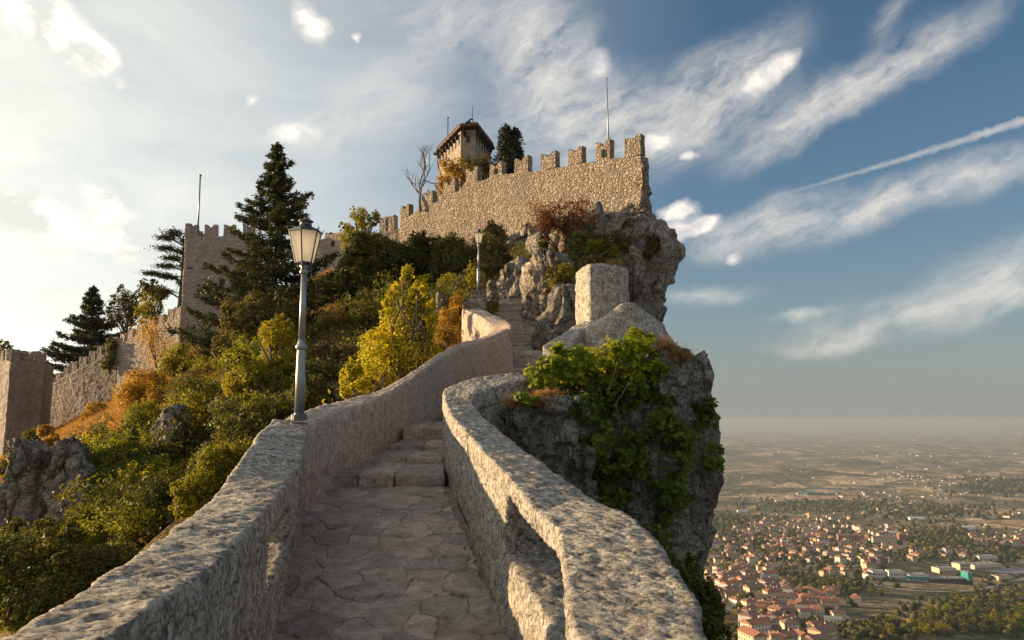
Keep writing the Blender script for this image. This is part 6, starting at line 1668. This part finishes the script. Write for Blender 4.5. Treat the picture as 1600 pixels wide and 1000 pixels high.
def make_house(w_, d_, fl_, roof, wing=False):
    root = thing('house', 'red-roofed house in the hillside town far below', 'house', (0, 0, -1000), 'red-roofed houses of the town')
    h = 3.0*fl_+0.4; wl, rf, ch, wn = MB(), MB(), MB(), MB()
    wl.box(-w_/2, w_/2, -d_/2, d_/2, -4, h); winrow(wn, w_, d_, h, fl_, max(2, int(w_/3)))
    (gable if roof == 'g' else hip)(rf, w_, d_, h, d_*0.24, 0.6)
    if wing: wl.box(w_*0.1, w_*0.42, -d_*0.8, -d_/2+0.02, -4, h-2.4); rf.add([(w_*0.05, -d_*0.85, h-2.4), (w_*0.47, -d_*0.85, h-2.4), (w_*0.47, -d_/2, h-1.0), (w_*0.05, -d_/2, h-1.0)], [(0, 1, 2, 3)])
    ch.box(w_*0.15, w_*0.15+0.8, -0.4, 0.4, h+d_*0.1, h+d_*0.24+1.2)
    local_parts(root, [('wall', wl, 'hwall'), ('roof', rf, 'hroof'), ('chimney', ch, 'hwall'), ('window', wn, 'glass_dark')])
    for c_ in root.children:
        if c_.name.startswith('window'): c_['kind'] = 'stuff'
    return root
protos = [make_house(11, 9, 2, 'g'), make_house(13, 10, 3, 'h'), make_house(10, 10, 2, 'h', True), make_house(15, 9, 2, 'g', True), make_house(18, 10, 3, 'g')]
proto_used = [False]*5
rg = np.random.default_rng(55)
clusters = [  # (centre px, spread px, count, description, yaw)
    ((1175, 920), (55, 20), 34, 'terraced rows at near edge', 0.25),
    ((1165, 960), (50, 18), 16, 'cluster nearest the cliff', 0.5),
    ((1265, 945), (45, 20), 22, 'beside the straight lane', -0.35),
    ((1230, 995), (60, 18), 18, 'at the bottom edge', 0.3),
    ((1140, 905), (40, 12), 12, 'just below the curving road', 0.2),
    ((1170, 868), (60, 14), 24, 'above the curving road', 0.1),
    ((1230, 835), (70, 18), 44, 'crowded town centre', -0.2),
    ((1330, 838), (70, 14), 26, 'around the apartment block', 0.15),
    ((1290, 870), (60, 12), 20, 'between apartments and road', 0.3),
    ((1250, 815), (80, 8), 22, 'far edge of town', 0.0),
    ((1395, 872), (40, 9), 10, 'near the white halls', 0.2),
    ((1490, 868), (22, 5), 5, 'small group above the halls', 0.4),
    ((1565, 845), (45, 9), 18, 'hamlet at the right edge', -0.2),
    ((1320, 898), (40, 8), 9, 'left of the white halls', 0.1),
    ((1380, 800), (40, 6), 10, 'in trees beyond town', 0.0),
    ((1130, 850), (40, 12), 10, 'wooded rise by the cliff', 0.3)]
placed = []
rank = ['bright orange-red roofed', 'brick-red roofed', 'dull red roofed', 'faded terracotta roofed', 'dark red roofed']
nh = 0; HOU = []
for (cx_, cy_), (sx, sy), cnt, where, yaw in clusters:
    made = 0; tries = 0
    while made < cnt and tries < cnt*30:
        tries += 1
        px, py = cx_+sx*(rg.random()*2-1), cy_+sy*(rg.random()*2-1)
        q = on_valley(px, py); dmin = 15.5 if q[1] < 1100 else 18.5
        if any((q[0]-o_[0])**2+(q[1]-o_[1])**2 < dmin**2 for o_ in placed): continue
        placed.append(q); k = rg.integers(0, 5); made += 1; nh += 1
        lab = f"{['small', 'tall', 'square', 'long', 'wide'][k]} red-roofed house {where}"
        loc = (q[0], q[1], q[2]); rz = yaw+rg.choice([0, 0, 1.57, 0.3])+rg.normal()*0.08; sc = 1.02+0.42*rg.random()
        if not proto_used[k]:
            r_ = protos[k]; r_.location = loc; r_.rotation_euler = (0, 0, rz); r_.scale = (sc,)*3; r_['label'] = lab; proto_used[k] = True
        else: r_ = copy_tree(protos[k], loc, rz, sc, lab)
        r_['group'] = 'red-roofed houses, '+where; HOU.append((where, px, py, f"{['small', 'tall', 'square', 'long', 'wide'][k]} red-roofed house", r_))
rank_labels(HOU)

def block(name, label, px, py, w_, d_, h, rz, wallm, roofm, roof='flat', rows=0, cat='building', band=None, wing=None):
    q = on_valley(px, py); root = thing(name, label, cat, (0, 0, 0))
    wl, rf, wn = MB(), MB(), MB(); wl.box(-w_/2, w_/2, -d_/2, d_/2, -8, h)
    if roof == 'flat':
        rf.box(-w_/2-0.3, w_/2+0.3, -d_/2-0.3, d_/2+0.3, h+0.004, h+0.5)
        for u in np.linspace(-0.35, 0.35, max(2, int(w_/16))): rf.box(u*w_-1.5, u*w_+1.5, -1.5, 1.5, h+0.49, h+1.8)
    elif roof == 'g': gable(rf, w_, d_, h+0.35, d_*0.2, 0.5)
    else: hip(rf, w_, d_, h+0.35, d_*0.22, 0.5)
    for fl_ in range(rows):
        z = 1.2+fl_*h/rows; n_ = max(3, int(w_/4))
        for c_ in range(n_):
            x = -w_/2+w_*(c_+0.5)/n_; wn.box(x-1.1, x+1.1, -d_/2-0.08, -d_/2+0.1, z, z+h/rows*0.45)
    ps = [('wall', wl, wallm), ('roof', rf, roofm)]
    if rows: ps.append(('window', wn, 'glass_dark'))
    if band:
        b_ = MB(); b_.box(-w_/2-0.15, w_/2+0.15, -d_/2-0.2, d_/2+0.2, h*band[0], h*band[1]); ps.append(('cladding_band', b_, 'teal'))
    local_parts(root, ps)
    for c_ in root.children:
        if c_.name.startswith('window'): c_['kind'] = 'stuff'
    root.location = tuple(map(float, q)); root.rotation_euler = (0, 0, rz); placed.append(q)
    return root
block('apartment_block', 'long red-roofed apartment block, left half, in the middle of the town', 1328, 846, 62, 18, 16, -0.12, 'hroof', 'hroof', 'g', 4)
block('apartment_block', 'long apartment block, orange right half with red roof, right of the red half', 1382, 849, 56, 18, 15, -0.12, 'hcream', 'hroof', 'g', 4)
block('apartment_block', 'tall red end block closing the long apartment row', 1408, 846, 16, 24, 19, -0.12, 'hroof', 'hroof', 'h', 4)
block('hall', 'first white hall of the pair above the slope', 1372, 904, 24, 26, 13, -0.1, 'hwhite', 'grey_roof', 'flat', 2)
block('hall', 'second white hall, right of the first one above the slope', 1400, 904, 25, 26, 13, -0.1, 'hwhite', 'grey_roof', 'flat', 2)
block('hall', 'low hall with a bright teal band beside the white halls', 1432, 907, 32, 26, 11, -0.1, 'hwhite', 'grey_roof', 'flat', 1, band=(0.35, 0.8))
block('hall', 'long dark-glazed low building right of the teal-banded hall', 1478, 910, 60, 20, 8, -0.02, 'glass_dark', 'grey_roof', 'flat', 0)
block('hall', 'cream warehouse with flat roof behind the dark-glazed building', 1475, 895, 34, 24, 10, 0.1, 'hcream', 'grey_roof', 'flat', 1)
block('hall', 'small teal-clad end building right of the dark-glazed building', 1511, 905, 9, 20, 13, 0.1, 'teal', 'grey_roof', 'flat', 0)
block('hall', 'stepped cream factory block right of the warehouse', 1502, 890, 26, 20, 13, 0.3, 'hcream', 'grey_roof', 'flat', 2)
block('hall', 'large cream factory with long flat roof at the right', 1535, 889, 66, 30, 11, 0.25, 'hcream', 'grey_roof', 'flat', 1)
block('hall', 'grey flat-roofed building beyond the large factory', 1540, 875, 42, 24, 10, 0.0, 'hwhite', 'grey_roof', 'flat', 1)
block('hall', 'small cream workshop in front of the large factory', 1566, 907, 30, 18, 9, 0.2, 'hcream', 'hroof', 'flat', 1)
block('building', 'narrow orange building catching the sun left of the white halls', 1352, 888, 11, 11, 17, 0.2, 'hcream', 'hroof', 'h', 3)
block('building', 'dark red-brown long building above the white halls', 1372, 880, 36, 14, 10, -0.1, 'hroof', 'hroof', 'g', 2)
block('building', 'pale church-like building at the left of the town skyline', 1196, 822, 30, 16, 14, 0.3, 'hcream', 'hroof', 'g', 2)
block('building', 'white house with grey roof at the end of the lane near the bottom', 1302, 975, 17, 11, 6, -0.35, 'hwhite', 'grey_roof', 'g', 1)
block('building', 'long white warehouse alone in the fields beside the cliff', 1160, 800, 46, 16, 7, 0.0, 'hwhite', 'hwhite', 'g', 0)
block('building', 'bright pale building row on the far side of the town', 1388, 836, 60, 10, 8, -0.15, 'hwhite', 'hwhite', 'g', 0)
block('building', 'white industrial sheds among trees beyond the town', 1432, 812, 50, 20, 6, -0.1, 'hwhite', 'hwhite', 'g', 0)
block('building', 'white sheds on the hill crest at the right, beyond the town', 1512, 826, 40, 18, 6, -0.1, 'hwhite', 'hwhite', 'g', 0)

# the further houses of the crowded town, past counting
def small_house(px, py):
    q = on_valley(px, py)
    if any((q[0]-o_[0])**2+(q[1]-o_[1])**2 < 10.5**2 for o_ in placed): return
    placed.append(q); a = rg.choice([0.1, -0.2, 1.5, 0.4])+rg.normal()*0.1; M4 = Matrix.Translation(q) @ Matrix.Rotation(a, 4, 'Z')
    w_, d_, h = 9+6*rg.random(), 8+2*rg.random(), 5.5+3*rg.random()
    mb_h.box(-w_/2, w_/2, -d_/2, d_/2, -5, h, M4); r_ = MB(); (gable if rg.random() < 0.6 else hip)(r_, w_, d_, h+0.35, d_*0.25, 0.6); mb_k.add([M4 @ Vector(v_) for v_ in r_.v], r_.f)
mb_h, mb_k = MB(), MB()
for (cx_, cy_), (sx, sy), cnt in [((1230, 836), (90, 22), 260), ((1290, 862), (110, 16), 130), ((1180, 880), (60, 14), 60), ((1340, 840), (80, 16), 90), ((1565, 846), (50, 10), 40), ((1260, 950), (80, 26), 60), ((1160, 925), (60, 24), 50)]:
    for _ in range(int(cnt*0.36)): small_house(cx_+sx*(rg.random()*2-1), cy_+sy*(rg.random()*2-1))
mb_h.obj('town_houses', M['hcream'], None, False, kind='stuff', label='crowded small houses filling the gaps of the town', category='houses')
mb_k.obj('town_roofs', M['roofmix'], None, False, kind='stuff', label='mixed red and orange roofs filling the gaps of the town', category='roofs')

# far specks of farms and villages, past counting
mb_w, mb_r = MB(), MB()
def speck(px, py, s_):
    q = on_valley(px, py); a = rg.random()*3.14; M4 = Matrix.Translation(q) @ Matrix.Rotation(a, 4, 'Z')
    w_, d_, h = s_*(0.8+rg.random()), s_*0.6, s_*0.4
    mb_w.box(-w_/2, w_/2, -d_/2, d_/2, -6, h, M4)
    r_ = MB(); gable(r_, w_, d_, h+0.35, d_*0.25, 0.6); mb_r.add([M4 @ Vector(v_) for v_ in r_.v], r_.f)
for (cx_, cy_), (sx, sy), cnt, s_ in [((1400, 783), (55, 10), 46, 18), ((1470, 795), (45, 8), 22, 20), ((1560, 800), (50, 8), 22, 22), ((1540, 770), (70, 8), 60, 16), ((1330, 772), (60, 6), 26, 26), ((1420, 745), (90, 6), 50, 22), ((1510, 752), (90, 8), 60, 22),
        ((1230, 690), (110, 12), 60, 30), ((1480, 700), (130, 25), 120, 34), ((1180, 780), (50, 8), 12, 14), ((1300, 730), (160, 25), 60, 22), ((1560, 830), (50, 8), 18, 10), ((1450, 830), (50, 8), 14, 10), ((1200, 800), (80, 5), 12, 12), ((1400, 680), (190, 8), 120, 60)]:
    for _ in range(int(cnt*0.5)):
        speck(cx_+sx*rg.normal()*0.7, cy_+sy*rg.normal()*0.7, s_*0.62)
mb_w.obj('distant_houses', M['hwall'], None, False, kind='stuff', label='pale specks of farms and villages scattered over the far plain', category='houses')
mb_r.obj('distant_roofs', M['hroof'], None, False, kind='stuff', label='tiny reddish roofs scattered over the far plain', category='roofs')

# roads draped on the ground
def road(pts, width, lift=1.2):
    K = np.array([on_valley(*p_) for p_ in pts]); Q = spline(K[:, None, :], 12)[:, 0]
    d = np.gradient(Q, axis=0); s_ = unit(np.stack([-d[:, 1], d[:, 0], 0*d[:, 0]], -1))*width/2
    a, b = Q+s_, Q-s_
    for A_ in (a, b): A_[:, 2] = valley_h(A_[:, 0], A_[:, 1])+lift
    V_ = np.stack([a, b], 1).reshape(-1, 3); k = np.arange(len(Q)-1)*2
    link('road', mesh_np('road', V_, np.stack([k, k+2, k+3, k+1], 1)), M['road'], None, kind='structure')
road([(1085, 862), (1110, 858), (1150, 876), (1190, 884), (1240, 888), (1300, 890), (1360, 880)], 9)
road([(1090, 875), (1130, 870), (1160, 882), (1200, 878), (1250, 893), (1290, 898)], 7)
road([(1225, 903), (1270, 925), (1310, 955), (1340, 975), (1400, 985)], 5)
road([(1345, 905), (1380, 918), (1450, 925), (1530, 922), (1600, 905), (1660, 890)], 8)
road([(1590, 900), (1560, 885), (1520, 880), (1460, 882), (1400, 868), (1330, 872), (1290, 868)], 8)
road([(1090, 830), (1140, 812), (1200, 806), (1280, 800)], 7)
road([(1100, 780), (1180, 785), (1250, 775), (1330, 760), (1430, 772), (1560, 790), (1640, 800)], 8)
q0 = on_valley(1560, 893)
mb = MB(); mb.prism([(q0[0]-45, q0[1]-28, q0[2]-5), (q0[0]+85, q0[1]-18, q0[2]-5), (q0[0]+85, q0[1]+30, q0[2]-5), (q0[0]-45, q0[1]+26, q0[2]-5)], [(q0[0]-45, q0[1]-28, q0[2]+1.5), (q0[0]+85, q0[1]-18, q0[2]+1.5), (q0[0]+85, q0[1]+30, q0[2]+1.5), (q0[0]-45, q0[1]+26, q0[2]+1.5)])
mb.obj('pavement', M['grey_roof'], None, False, kind='structure')
# the long green lake
lk = [on_valley(px, py) for px, py in [(1247, 768), (1265, 763), (1290, 764), (1315, 765), (1313, 771), (1290, 774), (1262, 774)]]
zl = max(q[2] for q in lk)+2
mb = MB(); mb.prism([(q[0], q[1], zl-12) for q in lk], [(q[0], q[1], zl) for q in lk]); mb.obj('lake_water', M['lake'], None, False, kind='structure')

# trees of the valley: nearest ones single, the rest woodland
def make_crown(seed, mat):
    rng = np.random.default_rng(seed); lumps = [((rng.normal()*1.4, rng.normal()*1.4, 5+rng.normal()*1.2), (2.4, 2.4, 2.6)) for _ in range(5)]+[((0, 0, 6), (3.2, 3.2, 3.2))]
    Cc, Nn = lump_points(lumps, 1100, rng, 0.3, 0.85, 0.2); me = leaves_mesh('crown', Cc, Nn, 0.95, 0.8, rng); me.materials.append(mat); return me
tm = MB(); tm.tube([(0, 0, -2), (0.1, 0, 2.5), (0, 0, 5.5)], [0.35, 0.28, 0.12], 6); tme = tm.mesh('trunk'); tme.materials.append(M['bark'])
kinds = [('round dark green tree', make_crown(1, L['dark'])), ('olive-green tree', make_crown(2, L['olive'])), ('yellowing tree', make_crown(3, L['yellowgreen'])), ('deep green tree', make_crown(4, L['green']))]
tp_ = []
TRE = []
areas = [((1550, 960), (60, 28), 70, 'corner grove'), ((1480, 975), (40, 22), 40, 'slope left of corner grove'), ((1400, 985), (50, 14), 24, 'below the brown slope'),
         ((1290, 915), (40, 8), 18, 'below the curving road'), ((1215, 930), (60, 25), 30, 'between the terraced rows'), ((1350, 925), (30, 6), 10, 'below the white halls'), ((1250, 870), (80, 12), 26, 'along the town road'), ((1160, 975), (40, 18), 14, 'beside the nearest houses'), ((1130, 885), (30, 8), 8, 'roadside by the cliff')]
for (cx_, cy_), (sx, sy), cnt, where in areas:
    for _ in range(cnt):
        px, py = cx_+sx*(rg.random()*2-1), cy_+sy*(rg.random()*2-1); q = on_valley(px, py)
        if any((q[0]-o_[0])**2+(q[1]-o_[1])**2 < 8.5**2 for o_ in placed): continue
        k = rg.integers(0, 4); r_ = thing('tree', f'{kinds[k][0]} {where}', 'tree', (0, 0, 0), 'trees '+where)
        for nm, me in (('crown', kinds[k][1]), ('trunk', tme)):
            o_ = bpy.data.objects.new(nm, me); COL.objects.link(o_); o_.parent = r_
        r_.location = tuple(map(float, q)); r_.rotation_euler = (0, 0, rg.random()*6.28); s_ = 0.7+0.6*rg.random(); r_.scale = (s_, s_, s_*1.1); TRE.append((where, px, py, kinds[k][0], r_))
rank_labels(TRE)
# woodland: jittered low crowns joined
bmi = bmesh.new(); bmesh.ops.create_icosphere(bmi, subdivisions=1, radius=1); iv = np.array([v_.co[:] for v_ in bmi.verts]); ifc = np.array([[v_.index for v_ in f.verts] for f in bmi.faces]); bmi.free()
wp, ws = [], []
def wood_patch(cx_, cy_, sx, sy, n, s_):
    for _ in range(n):
        px, py = cx_+sx*rg.normal()*0.6, cy_+sy*rg.normal()*0.6
        if px < 1085 or py < 670: continue
        q = on_valley(px, py)
        if py > 800 and any((q[0]-o_[0])**2+(q[1]-o_[1])**2 < 7**2 for o_ in placed): continue
        wp.append(q); ws.append(s_*(0.6+0.8*rg.random()))
for a_ in [(1440, 800, 110, 10, 380, 8), (1450, 835, 60, 14, 420, 5.5), (1500, 850, 80, 8, 300, 5.5), (1560, 870, 60, 8, 260, 5), (1240, 848, 110, 34, 1100, 4.4), (1210, 925, 90, 32, 520, 3.8), (1150, 815, 60, 8, 200, 6), (1120, 865, 40, 14, 160, 4.5),
           (1300, 915, 60, 10, 220, 4), (1520, 965, 80, 20, 420, 3.8), (1580, 940, 50, 30, 300, 4), (1350, 985, 80, 12, 180, 3.5), (1560, 760, 80, 14, 200, 12), (1300, 790, 140, 8, 260, 8), (1400, 870, 60, 6, 160, 4.5), (1180, 990, 70, 14, 120, 3.5)]:
    wood_patch(*a_)
wp = np.array(wp); ws = np.array(ws); n_ = len(wp)
jit = 1+0.30*rg.normal(size=(n_, len(iv), 1)); V_ = wp[:, None, :]+iv[None]*jit*ws[:, None, None]*np.array([1, 1, 0.9]); V_[..., 2] += ws[:, None]*0.6
Fc = (ifc[None]+(np.arange(n_)*len(iv))[:, None, None]).reshape(-1, 3)
m, t = new_mat('woodland_crowns')
g_ = t.n('NewGeometry'); c_ = t.ramp(g_.outputs['Random Per Island'], [(0.0, (0.030, 0.038, 0.014)), (0.5, (0.058, 0.062, 0.022)), (0.8, (0.10, 0.085, 0.026)), (1.0, (0.15, 0.10, 0.03))])
c_ = t.mix(1.0, c_, t.ramp(t.noise(g_.outputs['Position'], 0.6, 3), [(0.35, 0.6), (0.65, 1.35)]), 'MULTIPLY')
link('woodland', mesh_np('woodland', V_.reshape(-1, 3), Fc), finish(m, t, c_, 0.95, None, 0.05), None, kind='stuff', label='dark clumps of trees spread through the town and the valley', category='woodland')

# ------------------------------------------------------------------ haze
mb = MB(); mb.box(-76000, 76000, -76000, 76000, -760, 42)
m = bpy.data.materials.new('haze'); m.use_nodes = True; nt_ = m.node_tree; nt_.nodes.clear()
pv = nt_.nodes.new('ShaderNodeVolumePrincipled'); pv.inputs['Color'].default_value = (0.40, 0.475, 0.56, 1); pv.inputs['Density'].default_value = 0.00007; pv.inputs['Anisotropy'].default_value = 0.1
o_ = nt_.nodes.new('ShaderNodeOutputMaterial'); nt_.links.new(pv.outputs[0], o_.inputs['Volume'])
hz = mb.obj('haze', m, None, False, kind='stuff'); hz['label'] = 'thin blue-grey haze lying over the valley and its horizon'; hz['category'] = 'haze'
